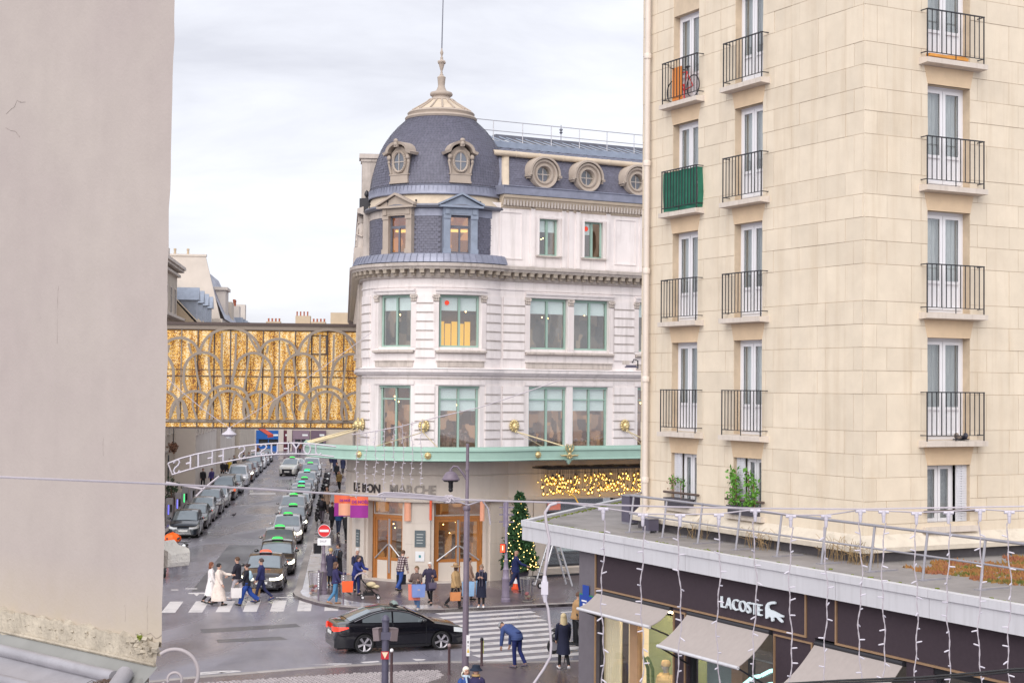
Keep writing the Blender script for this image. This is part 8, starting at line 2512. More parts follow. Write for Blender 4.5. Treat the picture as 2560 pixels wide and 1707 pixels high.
for u,v,face,lb,col,lg,hh,st in((805,1309,5,'person with black backpack walking away near the kerb',BLK,(0.1,0.09,0.12),(0.02,0.02,0.02),'short'),(830,1324,10,'person in a black coat walking past the purple banner',BLK,BLK,(0.1,0.03,0.02),'short'),(846,1337,5,'person in a blue jacket under the orange banner',(0.02,0.07,0.2),(0.03,0.04,0.08),BRN,'short'),(866,1357,12,'hooded person in black striding close to the store wall',BLK,BLK,BLK,'short'),(817,1283,185,'person in a tan coat further along the pavement',(0.28,0.2,0.15),(0.1,0.08,0.08),BRN,'bob'),(848,1228,190,'woman in an ochre and black outfit midway up the pavement',(0.2,0.13,0.05),BLK,BRN,'long'),(842,1205,200,'person in black with white top before the ochre outfit',BLK,BLK,(0.1,0.04,0.02),'short'),(836,1180,5,'person in a navy coat and jeans far up the pavement',NAVY,JEAN,BRN,'short'),(857,1186,0,'person in a long dark coat walking far away by the wall',NAVY,BLK,BRN,'short'),(828,1176,5,'person in pale trousers farthest up the store pavement',NAVY,(0.5,0.45,0.42),BRN,'short')):
 t,h,b=P(lb,G(u,v,PV),face,H=random.uniform(1.68,1.82),walk=random.choice((10,14,18)),top=(col,0.62 if 'coat'in lb else 0.84,1.08),legs=(lg,1.0),hair=(hh,st))
 if 'black backpack'in lb:backpack('black backpack on the pedestrian near the kerb',b,R_(180-face),(0.02,0.018,0.03))
for u,v,face,lb,col,lg in((529,1222,200,'person in a purple coat on the far left pavement',(0.05,0.04,0.16),BLK),(507,1222,160,'long haired person in black beside the purple coat',BLK,BLK),(487,1222,30,'person in a dark blue anorak near the lamp post plants',(0.02,0.02,0.08),BLK),(556,1198,150,'person in black among the left pavement group',BLK,BLK),(566,1200,210,'crouched looking dark coated person in the left group',BLK,BLK),(573,1193,180,'person in a mustard yellow coat on the left pavement',(0.45,0.32,0.03),(0.1,0.08,0.05)),(585,1181,120,'person in dark jacket and bright jeans on the left pavement',BLK,JEAN),(609,1172,90,'person in navy near the far parked cars',NAVY,BLK),(622,1171,200,'person in grey near the red awning',(0.2,0.17,0.2),BLK),(644,1150,180,'person in brown before the blue shopfront',(0.2,0.09,0.05),BLK),(721,1137,0,'dark figure crossing at the end of the street',BLK,BLK),(743,1137,180,'figure in navy at the mauve shopfront',NAVY,BLK),(750,1138,20,'figure in a rust coat at the mauve shopfront',(0.2,0.08,0.05),BLK)):
 P(lb,G(u,v,PV if u<660 else 0),face,H=1.74,walk=random.choice((0,8,14)),top=(col,random.choice((0.6,0.84)),1.08),legs=(lg,1.0),hair=(BRN,'short'))
for(x,y,z,lb,f)in((WX+0.75,5.75,0.62,'shop mannequin in a yellow puffer jacket and knitted cap',232),(WX+0.9,5.1,0.62,'second mannequin in a pale yellow jacket deeper in the window',250)):
 figure('mannequin',lb,'mannequin',apt_pt(x,y,z),f,H=1.82,top=((0.72,0.52,0.26),0.84,1.25),legs=((0.4,0.35,0.28),1.0),skin='store',hair=((0.6,0.5,0.3),'bald'),hat=((0.7,0.52,0.3),'beanie'),arms=((10,12,15),(10,12,15)))
def at(u,v,y):return on_y(u,v,y)
lp=thing('street_lamp','tall aubergine lamp post with domed lantern on a curved arm','street lamp',(-1.37,48.4,0.1))
MB().tube([(0,0,0),(0,0,0.9),(0.005,0,5.1),(0.005,0,5.16),(0.01,0,7.15)],[0.115,0.1,0.09,0.058,0.05],14).build('pole',m_pole,lp,smooth=40)
mb=MB();mb.lathe([(0.1,0),(0.115,0.02),(0.115,0.1),(0.1,0.14)],14,z=5.06);mb.lathe([(0.055,0),(0.07,0.0),(0.07,0.05),(0.05,0.06)],12,z=6.3);mb.lathe([(0.105,0),(0.112,0.01),(0.105,0.02)],14,z=1.0);mb.build('collar',m_pole,lp,smooth=40)
MB().tube([(0,0,6.0),(-0.12,0,6.2),(-0.3,0,6.42),(-0.42,0,6.44),(-0.5,0,6.36)],[0.035,0.035,0.032,0.03,0.028],8).build('arm',m_pole,lp,smooth=60)
MB().lathe([(0.0,0.3),(0.04,0.28),(0.05,0.2),(0.14,0.17),(0.22,0.08),(0.26,-0.02),(0.285,-0.04),(0.28,-0.07),(0.22,-0.08)],24,c=(-0.51,0),z=6.08).build('lamp_hood',m_pole,lp,smooth=40)
mb=MB()
for k in range(16):mb.ball((-0.51+0.2*math.cos(k*PI/8),0.2*math.sin(k*PI/8),5.99),0.04,6,4)
mb.lathe([(0.1,0.02),(0.07,-0.08),(0.075,-0.2),(0.06,-0.24)],12,c=(-0.51,0),z=5.98);mb.ball((-0.51,0,5.7),0.075,10,7);mb.build('lamp_lens',m_trimb,lp,smooth=50)
MB().box((0.03,-0.13,0.55),(0.14,-0.108,1.2)).build('sticker_panel',m_pvc,lp)
mb=MB();mb.add([(0.05,-0.134,0.66),(0.125,-0.134,0.66),(0.088,-0.134,0.8)],[(0,1,2)]);mb.build('warning_triangle',mat('warning_yellow',(0.75,0.5,0.02),0.5,0,1),lp)
mb=MB();mb.box((0.06,-0.134,0.95),(0.11,-0.131,1.02));mb.box((0.06,-0.134,0.86),(0.12,-0.131,0.88));mb.build('sticker_print',mat('grey_print',(0.2,0.2,0.22),0.5,0,1),lp)
m_slpole=mat('blue_grey_mast_paint',(0.09,0.085,0.13),0.45,0.15,5)
sg=thing('signal_mast','thick blue grey signal mast with twin light boxes and a give way plate','traffic signal',(-3.52,44.0,0.1))
mb=MB();mb.lathe([(0.1,0),(0.1,2.25),(0.115,2.26),(0.12,2.3),(0.1,2.33),(0.1,2.36),(0.05,2.42),(0.0,2.44)],16);mb.build('mast',m_slpole,sg,smooth=40)
for s in(-1,1):
 mb=MB();mb.cbox((s*0.22,-0.02,1.88),(0.2,0.2,0.34),s*0.5,0,s*0.12);mb.cbox((s*0.22,-0.02,2.06),(0.22,0.22,0.03),s*0.5,0,s*0.12);mb.build('signal_box',mat('grey_signal_box',(0.2,0.16,0.17),0.5,0.1,5),sg)
mb=MB();mb.cbox((0.06,-0.1,1.85),(0.36,0.03,0.22));mb.build('bracket',m_slpole,sg)
MB().box((-0.11,-0.125,1.2),(0.11,-0.11,1.42)).build('sign_plate',m_red2 if 'm_red2'in globals()else mat('sign_red',(0.45,0.02,0.03),0.4,0,1),sg)
mb=MB();mb.add([(-0.09,-0.13,1.4),(0.09,-0.13,1.4),(0,-0.13,1.22)],[(0,2,1)]);mb.build('give_way_triangle',mat('cream_sign',(0.75,0.62,0.45),0.5,0,1),sg)
for(x,y,h,tip,lb)in((-3.52,46.4,1.02,'w','slim brown bollard with a white ball top right of the signal mast'),(-1.86,48.0,0.92,'p','slim brown bollard left of the tall lamp post'),(-0.88,49.6,0.86,'b','slim brown bollard with yellow side strip right of the lamp post')):
 t=thing('bollard',lb,'bollard',(x,y,0.1),0,'slim bollards along the near kerb')
 MB().lathe([(0.06,0),(0.05,0.06),(0.042,0.1),(0.04,h-0.1),(0.05,h-0.08),(0.05,h-0.04)],12).build('post',mat('brown_bollard_paint',(0.085,0.05,0.055),0.45,0.1,5),t,smooth=40)
 mb=MB();mb.ball((0,0,h),(0.058,0.058,0.062),12,8);mb.build('ball_top',{'w':m_pvc,'p':mat('pinkish_ball',(0.3,0.22,0.22),0.4,0,1),'b':m_trimb}[tip],t,smooth=60)
 if tip=='b':MB().box((0.043,-0.02,h-0.45),(0.062,0.02,h-0.04)).build('side_strip',mat('lime_strip',(0.4,0.42,0.08),0.5,0,1),t)
def fluted_post(name,label,loc,ht,m,cat):
 t=thing(name,label,cat,loc)
 MB().lathe([(0.2,0),(0.2,0.12),(0.165,0.16),(0.18,0.24),(0.15,0.3),(0.14,0.85),(0.165,0.9),(0.165,0.98),(0.13,1.02),(0.12,1.3),(0.135,1.34),(0.1,1.4),(0.08,1.7),(0.095,1.73),(0.06,1.78),(0.055,ht)],20).build('cast_column',m,t,smooth=40)
 mb=MB()
 for k in range(12):mb.tube([(0.145*math.cos(k*PI/6),0.145*math.sin(k*PI/6),0.32),(0.135*math.cos(k*PI/6),0.135*math.sin(k*PI/6),0.84)],0.016,4)
 mb.build('fluting',m,t,smooth=60)
 return t
ne_=fluted_post('no_entry_post','cast iron post carrying a round red no entry sign at the street corner',on_z(808,1485,0.12),3.0,m_pole,'road sign')
mb=MB();mb.M=Matrix.Translation((0.02,-0.09,2.72))@Matrix.Rotation(PI/2,4,'X');mb.lathe([(0,-0.01),(0.265,-0.01),(0.265,0.006),(0,0.006)],32);mb.build('sign_disc',mat('no_entry_red',(0.62,0.02,0.025),0.4,0,1),ne_)
mb=MB();mb.M=Matrix.Translation((0.02,-0.092,2.72))@Matrix.Rotation(PI/2,4,'X');mb.lathe([(0.255,0.012),(0.27,0.012),(0.27,-0.012)],32,cap=False);mb.build('sign_rim',m_pvc,ne_)
MB().box((-0.175,-0.11,2.67),(0.215,-0.1,2.77)).build('sign_bar',m_pvc,ne_)
MB().box((-0.26,-0.1,2.1),(0.3,-0.085,2.4)).build('sub_plate',m_pvc,ne_)
me=text_mesh('SAUF',0.13,0.003);me.materials.append(mat('grey_print',(0.2,0.2,0.22)));ob('plate_text',me,ne_,loc=(-0.17,-0.104,2.23))
mb=MB();mb.cbox((-0.28,0.05,1.95),(0.3,0.25,0.42),0.3);mb.build('signal_box',m_trimb,ne_)
ps=fluted_post('pedestrian_signal','mauve cast iron signal post showing a red pedestrian figure',on_z(1264,1503,0.12),4.2,mat('mauve_grey_cast',(0.24,0.2,0.27),0.45,0.15,5),'traffic signal')
MB().box((-0.26,-0.14,2.05),(0.0,0.06,2.4)).build('lamp_box',m_trimb,ps)
MB().box((-0.24,-0.15,2.07),(-0.05,-0.141,2.38)).build('red_lens',emit_mat('signal_red',(1.0,0.06,0.02),1.3),ps)
mb=MB();mb.box((-0.16,-0.156,2.15),(-0.125,-0.151,2.28));mb.ball((-0.142,-0.152,2.31),0.02,6,4);mb.build('standing_figure',emit_mat('signal_pale',(1,0.5,0.35),1.5),ps)
mb=MB();mb.box((-0.13,-0.02,3.1),(0.08,0.22,4.1));mb.build('vehicle_signal',mat('grey_violet_case',(0.2,0.17,0.25),0.5,0.1,5),ps)
mb=MB()
for k in range(3):mb.box((-0.3,0.05,3.28+k*0.3),(0.32,0.3,3.31+k*0.3))
mb.build('visor',mat('grey_violet_case',(0.2,0.17,0.25)),ps)
for u,v,lb in((796,1503,'short post plastered with stickers at the corner kerb'),(858,1510,'thin sticker covered post in front of the orange bag')):
 t=thing('sticker_post',lb,'post',on_z(u,v,0.12))
 MB().tube([(0,0,0),(0,0,1.3)],0.035,8).build('post',m_pole,t,smooth=60)
 mb=MB();rnd=random.Random(u)
 for k in range(7):mb.cbox((0,-0.037,0.55+k*0.1),(0.05,0.006,rnd.uniform(0.04,0.08)),rnd.uniform(-.2,.2))
 mb.build('stickers',m_pvc,t)
m_bagfilm=glass_mat('clear_bin_liner',(0.82,0.8,0.83),0.1,0.25)
for u,v,lb in((788,1487,'wire litter bin with a clear bag by the no entry post'),(1318,1504,'clear bag litter bin with rubbish beside the tree planter')):
 t=thing('litter_bin',lb,'litter bin',on_z(u,v,0.12))
 MB().lathe([(0.2,0.03),(0.26,0.2),(0.25,0.6),(0.3,0.95),(0.31,1.0)],18,cap=False).build('clear_liner',m_bagfilm,t,smooth=60)
 mb=MB()
 for z,r in((1.0,0.32),(0.04,0.2)):mb.tube([(r*math.cos(q*PI/10),r*math.sin(q*PI/10),z)for q in range(21)],0.02,6)
 for k in range(6):mb.tube([(0.32*math.cos(k*PI/3),0.32*math.sin(k*PI/3),1.0),(0.2*math.cos(k*PI/3),0.2*math.sin(k*PI/3),0.04)],0.012,5)
 mb.build('hoop_frame',mat('khaki_steel',(0.26,0.24,0.22),0.5,0.1,6),t,smooth=60)
 rnd=random.Random(u)
 for k in range(9):
  mb=MB();mb.ball((rnd.gauss(0,0.08),rnd.gauss(0,0.08),0.1+rnd.random()*0.32),(0.08,0.06,0.06),6,5)
  mb.build('rubbish',mat('litter_%d'%(k%3),((0.5,0.35,0.28),(0.45,0.12,0.12),(0.3,0.25,0.15))[k%3],0.7,0.2,6),t)
xt=thing('christmas_tree','slim christmas tree covered in golden lights by the shop window','christmas tree',(0.42,70.3,0.12))
m_fir=mat('fir_needles',(0.03,0.085,0.03),0.7,0.4,3)
MB().tube([(0,0,0.5),(0,0,4.0)],[0.08,0.02],8).build('trunk',m_leafb,xt)
rnd=random.Random(21);mb=MB();LP_=[]
for k in range(900):
 f=rnd.random()**1.35;z=0.75+3.35*f;r=0.78*(1-f)**0.85+0.05;a=rnd.random()*2*PI
 rr_=r*rnd.uniform(0.55,1.0)*(1+0.16*math.sin(a*5+z*3))
 leaf_cluster(mb,(rr_*math.cos(a),rr_*math.sin(a),z),(0.1,0.1,0.05),9,0.15,rnd,-0.3)
 if rnd.random()<0.26:LP_.append((r*1.05*math.cos(a),r*1.05*math.sin(a),z))
mb.build('crown',m_fir,xt)
lm=MB().ball((0,0,0),0.02,6,5).mesh('bulb',m_bulb)
for p in LP_[:290]:ob('bulb',lm,xt,loc=p)
mb=MB();mb.prism([(-0.4,-0.4),(0.4,-0.4),(0.4,0.4),(-0.4,0.4)],0,0.55);mb.box((-0.43,-0.43,0.5),(0.43,0.43,0.58));mb.build('planter_box',mat('dark_slate_planter',(0.045,0.04,0.06),0.5,0.1,4),xt)
cn=thing('traffic_cone','orange and white traffic cone behind the walking bald man','traffic cone',on_z(1291,1472,0.12))
mo=mat('cone_orange',(0.8,0.09,0.02),0.5,0.05,5)
mb=MB();mb.cbox((0,0,0.03),(0.44,0.44,0.06));mb.build('base',mo,cn)
for z0,z1,m in((0.06,0.26,mo),(0.26,0.48,m_pvc),(0.48,0.8,mo)):MB().lathe([(0.19-0.18*z0/0.85,z0),(0.19-0.18*z1/0.85,z1)],16).build('band',m,cn,smooth=60)
ld=thing('platform_ladder','grey aluminium platform ladder on wheels before the shop window','ladder',on_z(1384,1466,0.12),0.35)
m_alu=mat('aluminium',(0.5,0.5,0.53),0.35,0.08,6,metal=0.6)
for nm,x0,x1 in(('front_frame',-0.75,0.0),('rear_frame',0.75,0.06)):
 mb=MB()
 for y in(-0.28,0.28):mb.tube([(x0,y*1.3,0.05),(x1,y,2.5 if nm=='front_frame'else 2.2)],0.045,6)
 n=8
 for k in range(1,n):f=k/n;mb.cbox((x0+(x1-x0)*f,0,0.05+2.3*f),(0.1 if nm=='front_frame'else 0.04,0.62,0.04))
 mb.build(nm,m_alu,ld)
mb=MB();mb.cbox((-0.12,0,1.98),(0.62,0.56,0.05));mb.build('platform',m_alu,ld)
mb=MB();mb.tube([(0.0,-0.28,2.4),(-0.05,-0.28,2.95),(-0.05,0.28,2.95),(0.0,0.28,2.4)],0.03,6);mb.build('handrail',m_alu,ld)
for y in(-0.4,0.4):
 w=ob('wheel',None,ld,loc=(-0.8,y,0.13));w.rotation_euler=(PI/2,0,0)
 MB().lathe([(0,-0.03),(0.13,-0.03),(0.13,0.03),(0,0.03)],16).build('tyre',m_trimb,w);MB().lathe([(0,-0.035),(0.07,-0.035),(0.07,0.035),(0,0.035)],12).build('hub',m_pvc,w)
bgy=thing('pushchair','black pushchair with mauve hood beside the bending woman','pushchair',on_z(922,1496,0.12),0.15)
mb=MB()
for y in(-0.24,0.24):mb.tube([(-0.45,y,1.02),(-0.3,y,0.78),(0.05,y,0.42),(0.38,y,0.1)],0.018,6);mb.tube([(-0.25,y,0.1),(-0.05,y,0.45)],0.018,6)
mb.tube([(-0.45,-0.24,1.02),(-0.45,0.24,1.02)],0.02,6);mb.build('frame',m_trimb,bgy)
mb=MB();mb.grid([[(x+0.02*0,y,z)for y in(-0.22,0,0.22)]for x,z in((-0.32,0.92),(-0.2,0.55),(0.0,0.45),(0.2,0.5),(0.42,0.36))]);mb.grid([[(x,y,z-0.05)for y in(-0.22,0,0.22)]for x,z in((-0.32,0.92),(-0.2,0.55),(0.0,0.45),(0.2,0.5),(0.42,0.36))][::-1]);mb.build('seat',m_trimb,bgy,smooth=60)
mb=MB();mb.grid([[(-0.3+0.34*math.cos(b)*0.9,y,0.78+0.3*math.sin(b))for y in(-0.25,-0.12,0.12,0.25)]for b in[R_(20+150*i/8)for i in range(9)]]);mb.build('hood',mat('mauve_hood',(0.42,0.34,0.37),0.8,0.06,5),bgy,smooth=60)
mb=MB();mb.box((-0.24,-0.2,0.16),(0.2,0.2,0.3));mb.build('basket',m_trimb,bgy)
mb=MB();mb.ball((0.08,0,0.6),(0.22,0.16,0.12),10,7);mb.ball((0.26,0,0.5),(0.2,0.14,0.09),8,6);mb.build('blanket',mat('ivory_blanket',(0.62,0.52,0.33),0.9,0.1,6),bgy,smooth=60)
for x in(-0.27,0.38):
 for y in(-0.27,0.27):
  w=ob('wheel',None,bgy,loc=(x,y,0.09));w.rotation_euler=(PI/2,0,0)
  MB().lathe([(0,-0.025),(0.09,-0.025),(0.09,0.025),(0,0.025)],14).build('tyre',m_trimb,w);MB().lathe([(0,-0.03),(0.055,-0.03),(0.055,0.03),(0,0.03)],12).build('hub',m_pvc,w)
m_bo=mat('banner_orange',(0.78,0.16,0.08),0.8,0.05,4);m_bp=mat('banner_purple',(0.30,0.03,0.26),0.8,0.05,4);m_bs=mat('banner_salmon',(0.74,0.36,0.24),0.8,0.05,4)
def banner(u0,v0,u1,v1,Y,lb,top,bot,txt,split=0.42):
 a,b=on_y(u0,v0,Y),on_y(u1,v1,Y)
 t=thing('banner',lb,'banner',(a.x,Y,b.z));w,h=b.x-a.x,a.z-b.z
 if w<0.3:split=0
 for z0,z1,m,nm in(((1-split)*h,h,top,'upper_cloth'),(0,(1-split)*h-0.002,bot,'lower_cloth')):
  if z1-z0<0.01:continue
  mb=MB();mb.grid([[(w*i/8,0.03*math.sin(i*0.9),z0+(z1-z0)*k/3)for i in range(9)]for k in range(4)]);mb.grid([[(w*i/8,0.012+0.03*math.sin(i*0.9),z0+(z1-z0)*k/3)for i in range(9)][::-1]for k in range(4)]);mb.build(nm,m,t,smooth=60)
 MB().tube([(-0.03,0,h+0.01),(w+0.03,0,h+0.01)],0.02,6).build('rod',m_rod,t)
 if txt:
  me=text_mesh(txt,w*0.23,0.004,0.006);me.materials.append(m_bp if top is m_bo else m_trimb);ob('print',me,t,loc=(w*0.08,-0.045,h*0.68))
 return t
banner(836,1233,876,1290,71.6,'orange and violet cloth banner farthest back at the tower',m_bo,m_bp,'')
banner(847,1236,878,1288,70.9,'salmon cloth banner in the middle of the tower banners',m_bo,m_bs,'DE NOËL')
banner(876,1240,920,1294,70.2,'purple and orange cloth banner nearest the store doors',m_bo,m_bp,'DE NOËL')
banner(1011,1247,1027,1302,70.3,'thin faded orange pennant by the narrow shop door',m_bs,m_bs,'');banner(1074,1247,1080,1300,69.9,'thin red pennant edge-on between the shop doors',m_bo,m_bo,'');banner(1200,1250,1211,1302,70.1,'thin coral pennant right of the wide shop door',m_bs,m_bs,'')
def motorbike(lb,loc,rz,col,group=None,scooter=True):
 t=thing('motor_scooter'if scooter else 'motorcycle',lb,'motorbike',loc,rz,group)
 for x in(-0.62,0.62):
  w=ob('wheel',None,t,loc=(x,0,0.27));w.rotation_euler=(PI/2,0,0)
  mb=MB();mb.grid([[((0.21+0.06*math.cos(q))*math.cos(p),(0.21+0.06*math.cos(q))*math.sin(p),0.06*math.sin(q))for q in[2*PI*j/6 for j in range(6)]]for p in[2*PI*i/18 for i in range(18)]],closeu=True,closev=True);mb.build('tyre',m_tyre,w,smooth=60)
  MB().lathe([(0,-0.03),(0.16,-0.03),(0.16,0.03),(0,0.03)],14).build('rim',m_rim,w)
 pm=car_mats(col,0.2)
 mb=MB();mb.ball((0.38,0,0.55),(0.36,0.17,0.22),12,8);mb.tube([(0.1,0,0.32),(-0.25,0,0.28)],0.15,8,flat=(1,0.4));mb.build('fairing',pm,t,smooth=60)
 mb=MB();mb.tube([(-0.62,0,0.27),(-0.5,0,0.62),(-0.4,0,0.98)],0.045,6);mb.ball((-0.46,0,0.66),(0.09,0.2,0.3),10,7);mb.build('front_shield',pm,t,smooth=60)
 mb=MB();mb.tube([(-0.4,-0.34,1.04),(-0.42,-0.1,1.0),(-0.42,0.1,1.0),(-0.4,0.34,1.04)],0.022,6)
 for y in(-1,1):mb.tube([(-0.42,y*0.2,1.02),(-0.44,y*0.28,1.18)],0.008,4);mb.ball((-0.44,y*0.28,1.22),(0.02,0.07,0.045),8,5)
 mb.build('handlebar',m_trimb,t,smooth=60)
 mb=MB();mb.ball((0.32,0,0.8),(0.4,0.15,0.09),12,7);mb.build('seat',m_trimb,t,smooth=60)
 mb=MB();mb.ball((-0.54,0,0.84),(0.05,0.1,0.08),8,6);mb.build('headlight',m_hl,t,smooth=60)
 return t
motorbike('dark scooter standing before the nearest blue car',V(*on_z(462,1402)[:2],0),SANG,(0.03,0.03,0.035),'scooters parked at the left kerb')
motorbike('black scooter beside the orange covered bag',V(*on_z(436,1404)[:2],0),SANG-0.15,(0.05,0.05,0.07),'scooters parked at the left kerb')
motorbike('scooter half hidden behind the whitish stone block',V(*on_z(408,1440)[:2],0),SANG+0.2,(0.06,0.05,0.05),'scooters parked at the left kerb')
oc=thing('scooter_cover','crumpled bright orange cover bundled on a scooter','cover',on_z(430,1392)+V(0,0,0.95))
mb=MB();rnd=random.Random(9)
mb.grid([[V(0.45*math.cos(p)*math.cos(q)*rnd.uniform(0.85,1.1),0.4*math.sin(p)*math.cos(q)*rnd.uniform(0.85,1.1),0.34*math.sin(q)*rnd.uniform(0.85,1.1))for p in[2*PI*i/14 for i in range(14)]]for q in[-PI/2+PI*j/8 for j in range(9)]],closeu=True);mb.build('cloth',mat('orange_tarpaulin',(0.85,0.12,0.01),0.5,0.1,4),oc,smooth=25)
for k in range(6):
 y=101+k*8.5
 motorbike('dark motorbike squeezed between taxis and kerb, %s'%('nearest of six','second of six','third of six','fourth of six','fifth of six','last of six')[k],V(lane(-9.38,y)-0.02+0.45,y,PV),SANG+0.3,(0.03,0.03,0.04),'motorbikes lined up behind the taxis',k%2==0)
motorbike('black motorbike waiting on the zebra crossing near the boutique',V(*on_z(1424,1630)[:2],0),ANG+PI,(0.02,0.02,0.024))
q_=on_z(1440,1622)
figure('person','motorbike rider in a tan jacket half hidden by the boutique wall','person',V(q_.x,q_.y,0.12),65,H=1.8,top=((0.42,0.25,0.12),0.86,1.2),legs=(BLK,1.1),hair=((0.12,0.06,0.04),'short'),arms=((40,12,30),(40,12,30)),lean=8)
for k,(u,v,c)in enumerate(((424,1302,(0.1,0.1,1.0)),(446,1286,(0.15,0.15,1.0)),(463,1270,(0.05,0.9,0.2)),(481,1262,(0.5,0.5,0.6)))):
 t=thing('charging_post',('grey charging post with violet light nearest the scooters','grey charging post with violet light second from the scooters','grey charging post glowing green','unlit grey charging post beyond the green one')[k],'charging post',on_z(u,v,PV),0,'charging posts on the left pavement')
 MB().cbox((0,0,0.75),(0.42,0.3,1.5)).build('housing',mat('charger_grey',(0.36,0.35,0.38),0.4,0.05,5),t)
 MB().cbox((0.12,-0.17,0.85),(0.12,0.06,0.5)).build('socket_panel',m_trimb,t)
 MB().cbox((-0.05,-0.155,0.75),(0.05,0.02,0.6)).build('light_strip',emit_mat('strip_%d'%k,c,1.2 if k<3 else 0.1),t)
for k,(u,v,s,m)in enumerate(((418,1235,1.1,m_leafd),(437,1226,1.2,m_leafl),(428,1262,1.3,m_leafd),(466,1226,0.9,m_leafd))):
 t=thing('tub_plant',('dark green tub shrub closest to the gable wall','bright green tub shrub on the left pavement','grey green bushy plant in a brown tub','small olive tree in a red tub by the cream house')[k],'plant',on_z(u,v,PV))
 MB().lathe([(0.28,0),(0.38,0.55),(0.4,0.6)],14).build('tub',m_terra if k==3 else mat('brown_tub',(0.12,0.07,0.06),0.7,0.1,4),t,smooth=50)
 MB().tube([(0,0,0.5),(0,0,1.2)],0.04,6).build('stem',m_leafb,t)
 rnd=random.Random(k);mb=MB()
 for q in range(26):leaf_cluster(mb,(rnd.gauss(0,0.28)*s,rnd.gauss(0,0.28)*s,1.15+rnd.gauss(0,0.3)*s),(0.16,0.16,0.16),14,0.13,rnd)
 mb.build('foliage',m,t)
pg=thing('pigeon','grey pigeon standing on the roadway','bird',on_z(584,1291),0.6)
mb=MB();mb.ball((0,0,0.13),(0.15,0.07,0.075),10,7);mb.tube([(0.1,0,0.16),(0.15,0,0.23),(0.17,0,0.25)],[0.05,0.035,0.03],8);mb.tube([(0.19,0,0.25),(0.225,0,0.24)],[0.012,0.003],5);mb.tube([(-0.1,0,0.14),(-0.26,0,0.1)],[0.045,0.03],6,flat=(1,0.4))
for y in(-0.03,0.03):mb.tube([(0,y,0.09),(0.01,y,0.0)],0.008,4)
mb.build('body',mat('pigeon_grey',(0.09,0.09,0.11),0.7,0.3,8),pg,smooth=60)
#  light strings across the street
m_coil=m_wire
def D_(u):return 5.6+3.0*max(0,min(1,u/2000))
def pt(u,v,d=None):return on_y(u,v,d or D_(u))
ic=thing('icicle_lights','white icicle light string hanging close in front of the boutique','string lights',pt(1500,1262,8.6))
O_=ic.location
MB().tube([pt(u,v)-O_ for u,v in((-200,1182),(0,1192),(405,1209),(640,1221),(900,1238),(1100,1247),(1260,1252),(1400,1256),(1500,1261),(1700,1267),(1890,1270),(2150,1272),(2560,1265),(2800,1262))],0.0048,6).build('carrier_cable',m_wire,ic,smooth=60)
SK=[(1508,1272),(1607,1287),(1700,1288),(1797,1287),(1888,1276),(1977,1290),(2065,1290),(2151,1277),(2209,1279),(2291,1283),(2371,1281),(2450,1275),(2523,1280)]
YD=8.6
MB().tube([on_y(u,v-3,YD)-O_ for u,v in[(1400,1258)]+SK+[(2640,1276)]],0.0042,6).build('feed_cable',m_wire,ic,smooth=60)
sk=MB();sk.tube([(-0.028,0,0),(0.028,0,0)],0.009,8);sk.lathe([(0.013,0.006),(0.012,-0.02),(0.01,-0.022),(0.009,-0.055),(0.006,-0.062)],10);me_sk=sk.mesh('socket',m_led,smooth=40)
led=MB();led.tube([(0,0,0),(0.008,0,0.001),(0.03,0,0)],[0.0028,0.0046,0.0042],6);led.ball((0.031,0,0),0.0036,6,4);me_led=led.mesh('led_cap',m_led,smooth=50)
rnd=random.Random(31)
def drop(par,top,L_,n,name='light_drop',scale=1.0,led_mesh=None,wr=0.0022):
 d=ob(name,None,par,loc=top)
 ph=rnd.random()*6
 path=lambda f:V(0.009*scale*math.sin(f*9+ph)+0.004*scale*math.sin(f*31+ph),0.006*scale*math.sin(f*14),-L_*f)
 mb=MB()
 for o in(0,PI):mb.tube([path(i/40)+V(0.0022*scale*math.cos(i*1.3+o),0.0022*scale*math.sin(i*1.3+o),0)for i in range(41)],wr*scale,4)
 mb.build('twisted_wire',m_wire,d)
 for k in range(n):
  f=(k+0.8+rnd.uniform(-0.15,0.15))/(n+0.3)
  c=ob('led_cap',led_mesh or me_led,d,loc=path(f))
  c.rotation_euler=(0,rnd.uniform(-0.5,0.6),rnd.choice((0.2,-0.3,PI-0.3,PI+0.2,0.9,-2.2)))
  c.scale=(scale,)*3
for u,v in SK:
 p=on_y(u,v,YD)-O_
 ob('socket',me_sk,ic,loc=p)
 drop(ic,p-V(0,0,0.06),rnd.uniform(0.92,1.05),11)
ex=thing('extension_cable','white cable with an inline box dangling from the light string','cable',pt(1365,1258,7.6))
O2=ex.location
MB().tube([on_y(u,v,7.6)-O2 for u,v in((1392,1257),(1375,1262),(1363,1280),(1366,1310),(1374,1350),(1368,1390),(1362,1430),(1361,1455))],0.0075,8).build('upper_cord',m_wire,ex,smooth=60)
MB().tube([on_y(u,v,7.6)-O2 for u,v in((1362,1484),(1364,1500),(1370,1520),(1375,1570),(1378,1610),(1376,1640),(1360,1670),(1336,1705),(1310,1740))],0.0065,8).build('lower_cord',m_wire,ex,smooth=60)
p=on_y(1361.5,1469,7.6)-O2
MB().cbox(p,(0.034,0.03,0.062)).build('inline_box',m_led,ex)
MB().tube([p+V(0,0,0.06),p+V(0,0,0.03)],[0.009,0.014],8).build('gland',m_led,ex);MB().tube([p+V(0,0,-0.03),p+V(0.004,0,-0.07)],[0.014,0.008],8).build('gland',m_led,ex)
lw_=thing('cable_bundle','loose bundle of white cable tied along the string near the lamp post','cable',pt(1030,1240))
O3=lw_.location
